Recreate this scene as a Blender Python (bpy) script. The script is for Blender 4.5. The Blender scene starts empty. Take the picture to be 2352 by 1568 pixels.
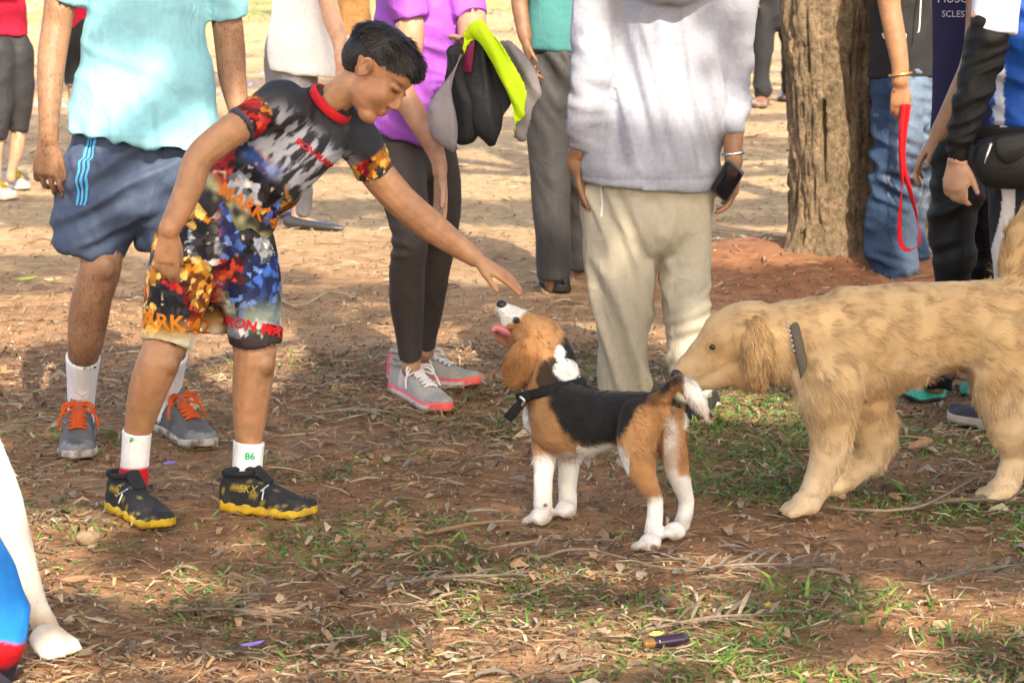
import bpy, math, random
import numpy as np
from mathutils import Vector, Matrix
from mathutils.bvhtree import BVHTree

# ------------------------------------------------------------------ camera, world, sun, exposure
SC = bpy.context.scene
C = bpy.context.collection
random.seed(7)
RNG = np.random.default_rng(11)
CAM_H = 1.45
F_PX = 5800.0                      # focal length in units of a 2352 x 1568 picture
CX, CY, HZ = 1176.0, 784.0, -218.0
PITCH = math.atan((CY - HZ) / F_PX)
cam_d = bpy.data.cameras.new('camera')
cam = bpy.data.objects.new('camera', cam_d)
C.objects.link(cam)
cam.location = (0, 0, CAM_H)
cam.rotation_euler = (math.pi / 2 - PITCH, 0, 0)
cam_d.sensor_width = 36.0
cam_d.lens = F_PX / 2352.0 * 36.0
cam_d.clip_end = 2000.0
cam_d.clip_start = 0.1
cam_d.dof.use_dof = True
cam_d.dof.focus_distance = 6.05
cam_d.dof.aperture_fstop = 11.0
SC.camera = cam

SUN_EL = math.radians(40.0)
SUN_DIR = Vector((-0.25, 0.97, 0)).normalized()      # the way the light travels over the ground
wd = bpy.data.worlds.new('World')
SC.world = wd
wd.use_nodes = True
wn = wd.node_tree
bg = wn.nodes['Background']
sky = wn.nodes.new('ShaderNodeTexSky')
sky.sky_type = 'NISHITA'
sky.sun_disc = False
sky.sun_elevation = SUN_EL
sky.sun_rotation = math.atan2(-SUN_DIR.x, -SUN_DIR.y)
sky.dust_density = 4.0
sky.ozone_density = 0.4
wn.links.new(sky.outputs[0], bg.inputs[0])
bg.inputs[1].default_value = 0.15
sl = bpy.data.lights.new('sun', 'SUN')
sl.energy = 2.6
sl.angle = math.radians(0.53)
sl.color = (1.0, 0.91, 0.77)
sun = bpy.data.objects.new('sun', sl)
C.objects.link(sun)
LV = Vector((SUN_DIR.x * math.cos(SUN_EL), SUN_DIR.y * math.cos(SUN_EL), -math.sin(SUN_EL)))
sun.rotation_euler = LV.to_track_quat('-Z', 'Y').to_euler()
sun.location = (3, -8, 9)
SC.view_settings.view_transform = 'Standard'
SC.view_settings.look = 'None'
SC.view_settings.exposure = 1.82
SC.view_settings.gamma = 1.0
SC.view_settings.use_white_balance = True          # camera set for shade: a little warmer
SC.view_settings.white_balance_temperature = 6950
SC.render.engine = 'CYCLES'
SC.cycles.max_bounces = 6
SC.cycles.use_denoising = True

# ------------------------------------------------------------------ picture point -> place
FWD = Vector((0, math.cos(PITCH), -math.sin(PITCH)))
UPV = Vector((0, math.sin(PITCH), math.cos(PITCH)))


def ray(u, v):
    return FWD + Vector((1, 0, 0)) * ((u - CX) / F_PX) + UPV * (-(v - CY) / F_PX)


def W(u, v, Y):
    d = ray(u, v)
    k = Y / d.y
    return Vector((d.x * k, Y, CAM_H + d.z * k))


def G(u, v, z=0.0):
    d = ray(u, v)
    k = (z - CAM_H) / d.z
    return Vector((d.x * k, d.y * k, z))


def PX(Y):
    return Y / F_PX * 1.0


# ------------------------------------------------------------------ numpy noise
def _hash(ix, iy, iz, seed):
    h = (ix.astype(np.int64) * 374761393 + iy.astype(np.int64) * 668265263
         + iz.astype(np.int64) * 1274126177 + seed * 974634533) & 0xFFFFFFFF
    h = ((h ^ (h >> 13)) * 1274126177) & 0xFFFFFFFF
    h = h ^ (h >> 16)
    return (h & 0xFFFFFF) / float(0xFFFFFF)


def vn(P, seed=0):
    P = np.asarray(P, float)
    i = np.floor(P).astype(np.int64)
    f = P - i
    f = f * f * (3 - 2 * f)
    r = 0
    for dx in (0, 1):
        for dy in (0, 1):
            for dz in (0, 1):
                w = (f[:, 0] if dx else 1 - f[:, 0]) * (f[:, 1] if dy else 1 - f[:, 1]) * (f[:, 2] if dz else 1 - f[:, 2])
                r = r + w * _hash(i[:, 0] + dx, i[:, 1] + dy, i[:, 2] + dz, seed)
    return r


def fbm(P, seed=0, octs=3):
    P = np.asarray(P, float)
    a, s, t = 0.0, 1.0, 0.0
    for o in range(octs):
        a = a + s * vn(P * (2 ** o) + 17.3 * o, seed + o)
        t += s
        s *= 0.5
    return a / t


def ss(a, b, x):
    t = np.clip((x - a) / (b - a + 1e-12), 0, 1)
    return t * t * (3 - 2 * t)


def lin(h):
    h = h.lstrip('#')
    o = []
    for k in (0, 2, 4):
        c = int(h[k:k + 2], 16) / 255.0
        o.append(c / 12.92 if c <= 0.04045 else ((c + 0.055) / 1.055) ** 2.4)
    return np.array(o)


def mixc(a, b, t):
    a = np.asarray(a); b = np.asarray(b)
    t = np.asarray(t)[:, None]
    return a * (1 - t) + b * t


# ------------------------------------------------------------------ materials
MATS = {}


def vmat(name, rough=0.85, bump=0.0, bscale=400.0, sheen=0.0, sss=0.0, var=0.12, vscale=30.0, spec=0.3, stretch=(1, 1, 1), metal=0.0, coat=0.0, trans=0.0, crease=0.0):
    """a surface that takes its colour from the colour attribute, broken up by noise"""
    if name in MATS:
        return MATS[name]
    m = bpy.data.materials.new(name)
    m.use_nodes = True
    nt = m.node_tree
    b = nt.nodes['Principled BSDF']
    at = nt.nodes.new('ShaderNodeVertexColor'); at.layer_name = 'Col'
    tc = nt.nodes.new('ShaderNodeTexCoord')
    mp = nt.nodes.new('ShaderNodeMapping'); mp.inputs['Scale'].default_value = stretch
    nt.links.new(tc.outputs['Object'], mp.inputs['Vector'])
    nz = nt.nodes.new('ShaderNodeTexNoise'); nz.inputs['Scale'].default_value = vscale; nz.inputs['Detail'].default_value = 5
    nt.links.new(mp.outputs[0], nz.inputs['Vector'])
    mr = nt.nodes.new('ShaderNodeMapRange')
    mr.inputs['From Min'].default_value = 0.25; mr.inputs['From Max'].default_value = 0.75
    mr.inputs['To Min'].default_value = 1 - var; mr.inputs['To Max'].default_value = 1 + var
    nt.links.new(nz.outputs['Fac'], mr.inputs['Value'])
    mx = nt.nodes.new('ShaderNodeVectorMath'); mx.operation = 'SCALE'
    nt.links.new(at.outputs['Color'], mx.inputs[0]); nt.links.new(mr.outputs[0], mx.inputs['Scale'])
    nt.links.new(mx.outputs[0], b.inputs['Base Color'])
    b.inputs['Roughness'].default_value = rough
    b.inputs['Specular IOR Level'].default_value = spec
    b.inputs['Metallic'].default_value = metal
    if sheen:
        b.inputs['Sheen Weight'].default_value = sheen
        b.inputs['Sheen Roughness'].default_value = 0.5
    if coat:
        b.inputs['Coat Weight'].default_value = coat
        b.inputs['Coat Roughness'].default_value = 0.15
    if sss:
        b.inputs['Subsurface Weight'].default_value = sss
        b.inputs['Subsurface Radius'].default_value = (0.012, 0.005, 0.003)
        b.inputs['Subsurface Scale'].default_value = 0.6
    if bump:
        n2 = nt.nodes.new('ShaderNodeTexNoise'); n2.inputs['Scale'].default_value = bscale; n2.inputs['Detail'].default_value = 3
        nt.links.new(mp.outputs[0], n2.inputs['Vector'])
        bp = nt.nodes.new('ShaderNodeBump'); bp.inputs['Strength'].default_value = bump; bp.inputs['Distance'].default_value = 0.004
        nt.links.new(n2.outputs['Fac'], bp.inputs['Height']); nt.links.new(bp.outputs[0], b.inputs['Normal'])
        if crease:
            n3 = nt.nodes.new('ShaderNodeTexNoise'); n3.inputs['Scale'].default_value = 13.0; n3.inputs['Detail'].default_value = 2.5; n3.inputs['Distortion'].default_value = 0.8
            mp3 = nt.nodes.new('ShaderNodeMapping'); mp3.inputs['Scale'].default_value = (1.0, 1.0, 0.55); mp3.inputs['Rotation'].default_value = (0.0, 0.5, 0.3)
            nt.links.new(tc.outputs['Object'], mp3.inputs['Vector']); nt.links.new(mp3.outputs[0], n3.inputs['Vector'])
            s3 = nt.nodes.new('ShaderNodeMath'); s3.operation = 'SUBTRACT'; s3.inputs[1].default_value = 0.5; nt.links.new(n3.outputs['Fac'], s3.inputs[0])
            a3 = nt.nodes.new('ShaderNodeMath'); a3.operation = 'ABSOLUTE'; nt.links.new(s3.outputs[0], a3.inputs[0])
            p3 = nt.nodes.new('ShaderNodeMath'); p3.operation = 'POWER'; p3.inputs[1].default_value = 0.7; nt.links.new(a3.outputs[0], p3.inputs[0])
            b3 = nt.nodes.new('ShaderNodeBump'); b3.inputs['Strength'].default_value = crease; b3.inputs['Distance'].default_value = 0.022; b3.invert = True
            nt.links.new(p3.outputs[0], b3.inputs['Height']); nt.links.new(b3.outputs[0], bp.inputs['Normal'])
    if trans:
        out = nt.nodes['Material Output']
        tr = nt.nodes.new('ShaderNodeBsdfTranslucent')
        nt.links.new(mx.outputs[0], tr.inputs['Color'])
        ms = nt.nodes.new('ShaderNodeMixShader'); ms.inputs[0].default_value = trans
        nt.links.new(b.outputs[0], ms.inputs[1]); nt.links.new(tr.outputs[0], ms.inputs[2])
        nt.links.new(ms.outputs[0], out.inputs['Surface'])
    MATS[name] = m
    return m


CLOTH = lambda: vmat('woven_cloth', 0.9, 0.25, 500, sheen=0.0, crease=0.28, var=0.07, vscale=60)
KNIT = lambda: vmat('soft_knit', 0.92, 0.3, 350, sheen=0.05, crease=0.2, var=0.08, vscale=90)
SHINY = lambda: vmat('sports_cloth', 0.62, 0.12, 600, sheen=0.0, crease=0.26, var=0.06, vscale=40, spec=0.25)
SKIN = lambda: vmat('skin', 0.5, 0.22, 420, sss=0.10, var=0.20, vscale=38, spec=0.42)
DENIM = lambda: vmat('denim', 0.88, 0.35, 600, crease=0.35, var=0.22, vscale=220, stretch=(1, 1, 0.25))
FURM = lambda: vmat('fur', 0.75, 0.0, var=0.10, vscale=25, sheen=0.1, spec=0.2)
HAIRM = lambda: vmat('hair', 0.45, 0.3, 300, var=0.25, vscale=120, spec=0.4)
PLAST = lambda: vmat('plastic', 0.35, 0.05, 200, var=0.04, spec=0.5)
RUBBER = lambda: vmat('rubber', 0.6, 0.2, 180, var=0.1, vscale=70, spec=0.35)
MESHUP = lambda: vmat('shoe_mesh', 0.7, 0.5, 420, var=0.18, vscale=160, spec=0.3)
METAL = lambda: vmat('metal', 0.3, 0.05, 200, var=0.05, metal=1.0)


# ------------------------------------------------------------------ mesh building
def fast_mesh(name, V, F, cols=None, smooth=True):
    """F: integer array (n, k) of equal-sized faces, or a list of such arrays"""
    me = bpy.data.meshes.new(name)
    V = np.asarray(V, np.float32)
    Fs = F if isinstance(F, list) else [F]
    Fs = [np.asarray(f, np.int32) for f in Fs if len(f)]
    nl = sum(f.size for f in Fs); npol = sum(len(f) for f in Fs)
    me.vertices.add(len(V)); me.vertices.foreach_set('co', V.ravel())
    me.loops.add(nl); me.polygons.add(npol)
    me.loops.foreach_set('vertex_index', np.concatenate([f.ravel() for f in Fs]))
    tot = np.concatenate([np.full(len(f), f.shape[1], np.int32) for f in Fs])
    st = np.concatenate([[0], np.cumsum(tot)[:-1]]).astype(np.int32)
    me.polygons.foreach_set('loop_start', st); me.polygons.foreach_set('loop_total', tot)
    me.update(calc_edges=True)
    me.validate()
    if smooth:
        me.polygons.foreach_set('use_smooth', np.ones(len(me.polygons), bool))
    if cols is not None:
        a = me.color_attributes.new('Col', 'FLOAT_COLOR', 'POINT')
        cc = np.ones((len(V), 4), np.float32)
        cols = np.asarray(cols)
        cc[:, :3] = cols
        if len(me.vertices) == len(V):
            a.data.foreach_set('color', cc.ravel())
    return me


def normals(V, F):
    N = np.zeros_like(V)
    for f in (F if isinstance(F, list) else [F]):
        if not len(f):
            continue
        a = V[f[:, 0]]; b = V[f[:, 1]]; c = V[f[:, 2]]; d = V[f[:, -1]]
        n = np.cross(c - a, d - b) if f.shape[1] == 4 else np.cross(b - a, c - a)
        for k in range(f.shape[1]):
            np.add.at(N, f[:, k], n)
    return N / (np.linalg.norm(N, axis=1)[:, None] + 1e-12)


def crom(P, n):
    """Catmull-Rom through rows of P"""
    P = np.asarray(P, float)
    if len(P) == 2:
        t = np.linspace(0, 1, n + 1)[:, None]
        return P[0] * (1 - t) + P[1] * t
    Q = np.vstack([2 * P[0] - P[1], P, 2 * P[-1] - P[-2]])
    out = []
    for i in range(1, len(Q) - 2):
        p0, p1, p2, p3 = Q[i - 1], Q[i], Q[i + 1], Q[i + 2]
        for t in np.linspace(0, 1, n, endpoint=False):
            out.append(0.5 * ((2 * p1) + (-p0 + p2) * t + (2 * p0 - 5 * p1 + 4 * p2 - p3) * t * t + (-p0 + 3 * p1 - 3 * p2 + p3) * t ** 3))
    out.append(P[-1])
    return np.array(out)


class Blob:
    """a bag of closed shapes that becomes one continuous surface"""
    def __init__(s):
        s.V = []; s.Q = []; s.T = []; s.n = 0

    def _add(s, V, Q, T):
        s.V.append(np.asarray(V, float)); s.Q += [tuple(x + s.n for x in q) for q in Q]; s.T += [tuple(x + s.n for x in q) for q in T]
        s.n += len(V)

    def tubew(s, pts, rad, side=None, n=14, sub=4, ends=('round', 'round'), wall=0.009, deep=0.05):
        """pts world points; rad scalars or (a,b); a lies along side"""
        pts = np.array([tuple(p) for p in pts]); rad = np.array([(r, r) if np.isscalar(r) else tuple(r) for r in rad], float)
        D = crom(np.hstack([pts, rad]), sub)
        P = D[:, :3]; R = np.maximum(D[:, 3:], 1e-4)
        T = np.gradient(P, axis=0); T /= np.linalg.norm(T, axis=1)[:, None] + 1e-12
        rings = []

        def ring(p, t, a, b):
            if side is None:
                dv = np.array((0, 1.0, 0))
                if abs(t[1]) > 0.85:
                    dv = np.array((0, 0, 1.0)) if t[1] > 0 else np.array((0, 0, -1.0))
                dd = dv - t * dv.dot(t); dd /= np.linalg.norm(dd)
                sd = np.cross(t, dd)
            else:
                sd = np.array(tuple(side)); sd = sd - t * sd.dot(t); sd /= np.linalg.norm(sd) + 1e-9
                dd = np.cross(sd, t)
            an = np.linspace(0, 2 * np.pi, n, endpoint=False)
            return p + np.outer(np.cos(an), sd) * a + np.outer(np.sin(an), dd) * b
        m = len(P)
        V = []
        if ends[0] == 'round':
            for k in (75, 45, 20):
                a = math.radians(k); r = R[0] * math.cos(a)
                V.append(ring(P[0] - T[0] * R[0].min() * math.sin(a), T[0], r[0], r[1]))
        elif ends[0] == 'hollow':
            for d_ in (deep, 0.0):
                V.append(ring(P[0] + T[0] * d_, T[0], R[0, 0] - wall, R[0, 1] - wall))
        for i in range(m):
            V.append(ring(P[i], T[i], R[i, 0], R[i, 1]))
        if ends[1] == 'round':
            for k in (20, 45, 75):
                a = math.radians(k); r = R[-1] * math.cos(a)
                V.append(ring(P[-1] + T[-1] * R[-1].min() * math.sin(a), T[-1], r[0], r[1]))
        elif ends[1] == 'hollow':
            for d_ in (0.0, deep):
                V.append(ring(P[-1] - T[-1] * d_, T[-1], R[-1, 0] - wall, R[-1, 1] - wall))
        nr = len(V)
        c0 = V[0].mean(0); c1 = V[-1].mean(0)
        VV = np.vstack(V + [c0[None], c1[None]])
        Q = []; Tt = []
        for i in range(nr - 1):
            for k in range(n):
                k2 = (k + 1) % n
                Q.append((i * n + k, i * n + k2, (i + 1) * n + k2, (i + 1) * n + k))
        for k in range(n):
            k2 = (k + 1) % n
            Tt.append((nr * n, k2, k)); Tt.append((nr * n + 1, (nr - 1) * n + k, (nr - 1) * n + k2))
        s._add(VV, Q, Tt)
        return s

    def tube(s, pts, depth=1.0, **kw):
        """pts: (u, v, Y, half width in picture units[, depth ratio])"""
        P = [W(p[0], p[1], p[2]) for p in pts]
        R = []
        for p in pts:
            r = p[3] * PX(p[2]); q = p[4] if len(p) > 4 else depth
            R.append((r, r * q))
        return s.tubew(P, R, **kw)

    def ell(s, c, r, M=None, n=14):
        c = np.array(tuple(c)); M = np.eye(3) if M is None else np.array(M)
        V = []; Q = []; T = []
        m = n // 2
        for i in range(1, m):
            a = math.pi * i / m
            for k in range(n):
                b = 2 * math.pi * k / n
                V.append((math.sin(a) * math.cos(b) * r[0], math.sin(a) * math.sin(b) * r[1], math.cos(a) * r[2]))
        V += [(0, 0, r[2]), (0, 0, -r[2])]
        V = np.array(V) @ M.T + c
        for i in range(m - 2):
            for k in range(n):
                k2 = (k + 1) % n
                Q.append((i * n + k, (i + 1) * n + k, (i + 1) * n + k2, i * n + k2))
        o = (m - 1) * n
        for k in range(n):
            k2 = (k + 1) % n
            T.append((o, k, k2)); T.append((o + 1, (m - 2) * n + k2, (m - 2) * n + k))
        s._add(V, Q, T)
        return s

    def raw(s):
        V = np.vstack(s.V)
        F = [np.array(x) for x in (s.Q, s.T) if len(x)]
        return V, F

    def fuse(s, voxel=0.006, smooth=4, dec=None):
        V, F = s.raw()
        me = fast_mesh('tmp', V, F)
        o = bpy.data.objects.new('tmp', me); C.objects.link(o)
        r = o.modifiers.new('r', 'REMESH'); r.mode = 'VOXEL'; r.voxel_size = voxel
        if smooth:
            sm = o.modifiers.new('s', 'SMOOTH'); sm.factor = 0.5; sm.iterations = smooth
        if dec:
            de = o.modifiers.new('d', 'DECIMATE'); de.ratio = dec
        dg = bpy.context.evaluated_depsgraph_get()
        ev = o.evaluated_get(dg); m2 = ev.to_mesh()
        nv = len(m2.vertices); V2 = np.empty(nv * 3, np.float32); m2.vertices.foreach_get('co', V2)
        npol = len(m2.polygons); L = np.empty(len(m2.loops), np.int32); m2.loops.foreach_get('vertex_index', L)
        tot = np.empty(npol, np.int32); m2.polygons.foreach_get('loop_total', tot)
        st = np.empty(npol, np.int32); m2.polygons.foreach_get('loop_start', st)
        Fo = []
        for k in (3, 4):
            sel = st[tot == k]
            if len(sel):
                Fo.append(L[sel[:, None] + np.arange(k)])
        ev.to_mesh_clear()
        bpy.data.objects.remove(o); bpy.data.meshes.remove(me)
        return V2.reshape(-1, 3).astype(float), Fo


def link(name, me, mat, parent=None, root=None):
    o = bpy.data.objects.new(name, me)
    C.objects.link(o)
    if mat:
        me.materials.append(mat)
    if parent is not None:
        o.parent = parent
    return o


def empty(name, loc, label, cat, group=None):
    o = bpy.data.objects.new(name, None)
    C.objects.link(o)
    o.empty_display_size = 0.1
    o.location = loc
    o['label'] = label; o['category'] = cat
    if group:
        o['group'] = group
    return o


def rootof(o):
    while o.parent is not None:
        o = o.parent
    return o


def put(name, V, F, mat, parent, col, smooth=True):
    """mesh in world coordinates -> child of parent; col: rgb or function(V, N) -> (n, 3)"""
    V = np.asarray(V, float)
    if callable(col):
        cols = col(V, normals(V, F))
    else:
        cols = np.tile(np.asarray(col, float), (len(V), 1))
    off = np.array(tuple(rootof(parent).location)) if parent is not None else np.zeros(3)
    me = fast_mesh(name, V - off, F, cols, smooth)
    return link(name, me, mat, parent)


def relax(V, F, it=1):
    for _ in range(it):
        S = np.zeros_like(V); n = np.zeros(len(V))
        for f in F:
            k = f.shape[1]
            for i in range(k):
                np.add.at(S, f[:, i], V[f[:, (i + 1) % k]]); np.add.at(n, f[:, i], 1)
        V = 0.45 * V + 0.55 * S / np.maximum(n, 1)[:, None]
    return V


SURF = {}
PENDING = {}
GARM = {}


def finish_bodies():
    for nm, (V, F, mat, parent, col, key) in PENDING.items():
        cols = col(V, normals(V, F))
        for g0, g1 in GARM.get(nm, []):
            V = tuck(V, F, [g0])
        o = put('body', V, F, mat, parent, lambda a_, b_, c=cols: c)
        if 'turquoise' in parent['label']:      # dark hair on his forearms and shins
            r = np.random.default_rng(5)
            P, N = sample_surf(V, F, 9000, r, lambda q: ((q[:, 2] < 0.5) | (np.abs(q[:, 0] + 0.97) > 0.2)) & (q[:, 2] < 1.25) & (q[:, 2] > 0.22))
            D = unit(N * 0.25 + np.array((0.15, 0, -1.0)) + r.normal(0, 0.35, (9000, 3)))
            vb, tb, cb = blades(P, D, unit(np.cross(D, N)), r.uniform(0.006, 0.014, 9000), np.full(9000, 0.0007), np.tile((0.02, 0.012, 0.008), (9000, 1)))
            put('body_hair', vb, tb, HAIRM(), o, lambda a_, b_, c=cb: c)


def skin_up(name, blob, mat, parent, col, voxel=0.006, smooth=4, disp=None, key=None):
    V, F = blob.fuse(voxel, smooth, dec=0.26 if name == 'body' else None)
    V0 = V
    if disp is not None:
        N = normals(V, F)
        d = disp(V, N)
        V = relax(V + (N * d[:, None] if d.ndim == 1 else d), F, 1)
    if name == 'body' and mat.name == 'skin':
        PENDING[parent.name] = (V, F, mat, parent, col, key)
        return None
    if name in ('shorts', 'trousers', 'leggings', 'jeans'):
        V = tuck(V, F, [g[1] for g in GARM.get(parent.name, [])], 0.008)
    GARM.setdefault(parent.name, []).append(((V0, F), (V, F)))
    o = put(name, V, F, mat, parent, col)
    if key:
        SURF[key] = (V, F)
    return o


def flat_noise_col(base, amt=0.12, sc=25, seed=3):
    base = np.asarray(base)

    def f(V, N):
        return base[None] * (1 - amt + 2 * amt * fbm(V * sc, seed))[:, None]
    return f


def folds(amp=0.006, sc=(18, 18, 5), seed=1, octs=2, extra=None):
    """long soft cloth folds"""
    sc = np.array(sc, float)

    def f(V, N):
        a = fbm(V * sc, seed, octs)
        r = 1 - np.abs(2 * a - 1) * 2.2
        b = fbm(V * sc * 2.3 + 5, seed + 9, 2) - 0.5
        d = amp * (r - 0.5) + amp * 0.7 * b
        if extra is not None:
            d = d + extra(V, N)
        return d
    return f


def wr(V, d, freq, seed, aniso=0.22):
    """irregular creases that run across direction d, about -0.6 .. 0.4"""
    d = np.array(d, float); d /= np.linalg.norm(d)
    e1 = np.cross(d, (0.3, 1, 0.2)); e1 /= np.linalg.norm(e1); e2 = np.cross(d, e1)
    Q = np.stack([V @ d * freq, V @ e1 * freq * aniso, V @ e2 * freq * aniso], 1)
    Q[:, 0] += 1.2 * fbm(V * freq * 0.12, seed + 3, 2)
    n = vn(Q, seed) * 0.7 + vn(Q * 2.1 + 3, seed + 1) * 0.3
    return np.maximum((1 - np.abs(2 * n - 1) * 1.6) - 0.6, -0.38)


def tuck(V, F, surfaces, depth=0.024):
    """draw in what lies under clothing so that no skin comes through the folds"""
    N = normals(V, F)
    V = V.copy()
    for VS, FS in surfaces:
        polys = []
        for f in FS:
            polys += f.tolist()
        bv = BVHTree.FromPolygons(VS.tolist(), polys)
        lo = VS.min(0) - .01; hi = VS.max(0) + .01
        idx = np.nonzero(((V > lo) & (V < hi)).all(1))[0]
        for i in idx:
            h = bv.find_nearest(Vector(V[i]))
            if h[0] is None:
                continue
            dv = Vector(V[i]) - h[0]
            if dv.dot(h[1]) < 0 and h[3] < depth:
                V[i] -= N[i] * (depth - h[3])
    return V


def text_on(name, parent, s, size, org, xd, yd, pd, surf, mat, col, lift=0.0015, shear=0.0, bold=0.0):
    cu = bpy.data.curves.new('t', 'FONT')
    cu.body = s; cu.size = size; cu.shear = shear; cu.offset = bold
    cu.align_x = 'CENTER'; cu.align_y = 'CENTER'; cu.resolution_u = 3
    o = bpy.data.objects.new('t', cu); C.objects.link(o)
    dg = bpy.context.evaluated_depsgraph_get()
    m = o.evaluated_get(dg).to_mesh()
    P = np.array([tuple(v.co) for v in m.vertices]); T = [tuple(p.vertices) for p in m.polygons]
    o.evaluated_get(dg).to_mesh_clear()
    bpy.data.objects.remove(o); bpy.data.curves.remove(cu)
    if len(P) == 0:
        return None
    tris = []
    for t in T:
        for k in range(1, len(t) - 1):
            tris.append((t[0], t[k], t[k + 1]))
    # refine so that the letters follow the cloth
    V = [Vector(p) for p in P]
    for it in range(3):
        new = []; mid = {}
        for a, b, c in tris:
            e = [((V[a] - V[b]).length, a, b, c), ((V[b] - V[c]).length, b, c, a), ((V[c] - V[a]).length, c, a, b)]
            l, p, q, r = max(e)
            if l > 0.010:
                kk = (min(p, q), max(p, q))
                if kk not in mid:
                    mid[kk] = len(V); V.append((V[p] + V[q]) / 2)
                mm = mid[kk]
                new += [(p, mm, r), (mm, q, r)]
            else:
                new.append((a, b, c))
        tris = new
    return decal(name, parent, [(v.x, v.y) for v in V], tris, org, xd, yd, pd, surf, mat, col, lift)


def decal(name, parent, P2, tris, org, xd, yd, pd, surf, mat, col, lift=0.0015):
    VS, FS = SURF[surf] if isinstance(surf, str) else surf
    polys = []
    for f in FS:
        polys += [tuple(int(i) for i in q) for q in f]
    key = ('bvh', id(VS))
    if key not in SURF:
        SURF[key] = BVHTree.FromPolygons([tuple(v) for v in VS], polys)
    bv = SURF[key]
    org = Vector(org); xd = Vector(xd).normalized(); yd = Vector(yd).normalized(); pd = Vector(pd).normalized()
    out = []
    for x, y in P2:
        p = org + xd * x + yd * y
        h = bv.ray_cast(p - pd * 0.25, pd, 0.6)
        if h[0] is None:
            h = bv.find_nearest(p)
        nn = h[1] if h[1].dot(pd) < 0 else -h[1]
        out.append(tuple(h[0] + nn * lift))
    return put(name, np.array(out), np.array(tris), mat, parent, col)


def blades(P, D, side, L, Wd, cols, bend=None, seg=2):
    """many thin curved blades: base P, direction D, width axis side -> V, tris, cols"""
    n = len(P)
    bend = np.zeros((n, 3)) if bend is None else bend
    V = []; CC = []
    ts = np.linspace(0, 1, seg + 1)
    for t in ts[:-1]:
        c = P + D * (L * t)[:, None] + bend * (L * t * t)[:, None]
        w = (Wd * (1 - 0.6 * t) * 0.5)[:, None]
        V.append(c - side * w); V.append(c + side * w)
        CC += [cols, cols]
    V.append(P + D * L[:, None] + bend * L[:, None]); CC.append(cols)
    k = len(V)
    V = np.stack(V, 1).reshape(-1, 3); CC = np.stack(CC, 1).reshape(-1, 3)
    b = (np.arange(n) * k)[:, None]
    T = []
    for i in range(seg - 1):
        T.append(b + np.array([2 * i, 2 * i + 1, 2 * i + 3])); T.append(b + np.array([2 * i, 2 * i + 3, 2 * i + 2]))
    i = seg - 1
    T.append(b + np.array([2 * i, 2 * i + 1, 2 * i + 2]))
    return V, np.vstack(T), CC


def sample_surf(V, F, n, rng, weight=None):
    tri = []
    for f in F:
        tri.append(f[:, :3])
        if f.shape[1] == 4:
            tri.append(f[:, [0, 2, 3]])
    tri = np.vstack(tri)
    a, b, c = V[tri[:, 0]], V[tri[:, 1]], V[tri[:, 2]]
    cr = np.cross(b - a, c - a); ar = np.linalg.norm(cr, axis=1)
    if weight is not None:
        ar = ar * weight((a + b + c) / 3)
    p = ar / ar.sum()
    i = rng.choice(len(tri), n, p=p)
    r1 = np.sqrt(rng.random(n)); r2 = rng.random(n)
    w = np.stack([1 - r1, r1 * (1 - r2), r1 * r2], 1)
    P = a[i] * w[:, :1] + b[i] * w[:, 1:2] + c[i] * w[:, 2:]
    N = cr[i] / (np.linalg.norm(cr[i], axis=1)[:, None] + 1e-12)
    return P, N


def unit(a):
    return a / (np.linalg.norm(a, axis=1)[:, None] + 1e-12)


def hand(B, wrist, d, n, th, L=0.18, curl=0.5, spread=0.06, fr=1.0, thumb=(0.75, 0.6, 0.25), wr=None):
    """palm, four fingers and thumb added to blob B; d to the fingertips, n the palm side, th the thumb side"""
    d = Vector(d).normalized(); th = Vector(th); th = (th - d * th.dot(d)).normalized()
    n = Vector(n); n = (n - d * n.dot(d) - th * n.dot(th)).normalized()
    w = Vector(wrist)
    wr = wr or 0.14 * L
    B.tubew([w - d * 0.05 * L, w + d * 0.15 * L, w + d * 0.35 * L, w + d * 0.52 * L],
            [(wr, wr * 0.75), (0.18 * L, 0.10 * L), (0.225 * L, 0.085 * L), (0.225 * L, 0.065 * L)], side=th, n=12)
    fr *= 0.047 * L
    for k, (off, ln, cu) in enumerate(((1.5, 0.92, 0.85), (0.5, 1.0, 1.0), (-0.5, 0.94, 1.1), (-1.45, 0.76, 1.15))):
        p = w + d * ((0.50 if k < 3 else 0.46) * L) + th * (off * 0.118 * L)
        dr = (d + th * off * spread).normalized()
        pts = [p - dr * 0.08 * L]; a = 0.0
        rr = [fr * 1.1]
        for j, sl_ in enumerate((0.23, 0.15, 0.12)):
            a += curl * cu * (0.65, 0.9, 0.6)[j]
            p = p + (dr * math.cos(a) + n * math.sin(a)) * (sl_ * L * ln)
            pts.append(p.copy()); rr.append(fr * (1.02, 0.97, 0.88)[j])
        B.tubew(pts, rr, side=th, n=8, sub=3)
    p = w + d * 0.14 * L + th * 0.13 * L + n * 0.03 * L
    q = (d * thumb[0] + th * thumb[1] + n * thumb[2]).normalized()
    p2 = p + q * 0.24 * L
    q2 = (q + d * 0.45 + n * 0.15 - th * 0.15).normalized()
    B.tubew([p - q * 0.05 * L, p + q * 0.12 * L, p2, p2 + q2 * 0.15 * L, p2 + q2 * 0.27 * L],
            [fr * 1.5, fr * 1.5, fr * 1.15, fr * 1.1, fr * 0.85], n=8, sub=3)


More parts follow.
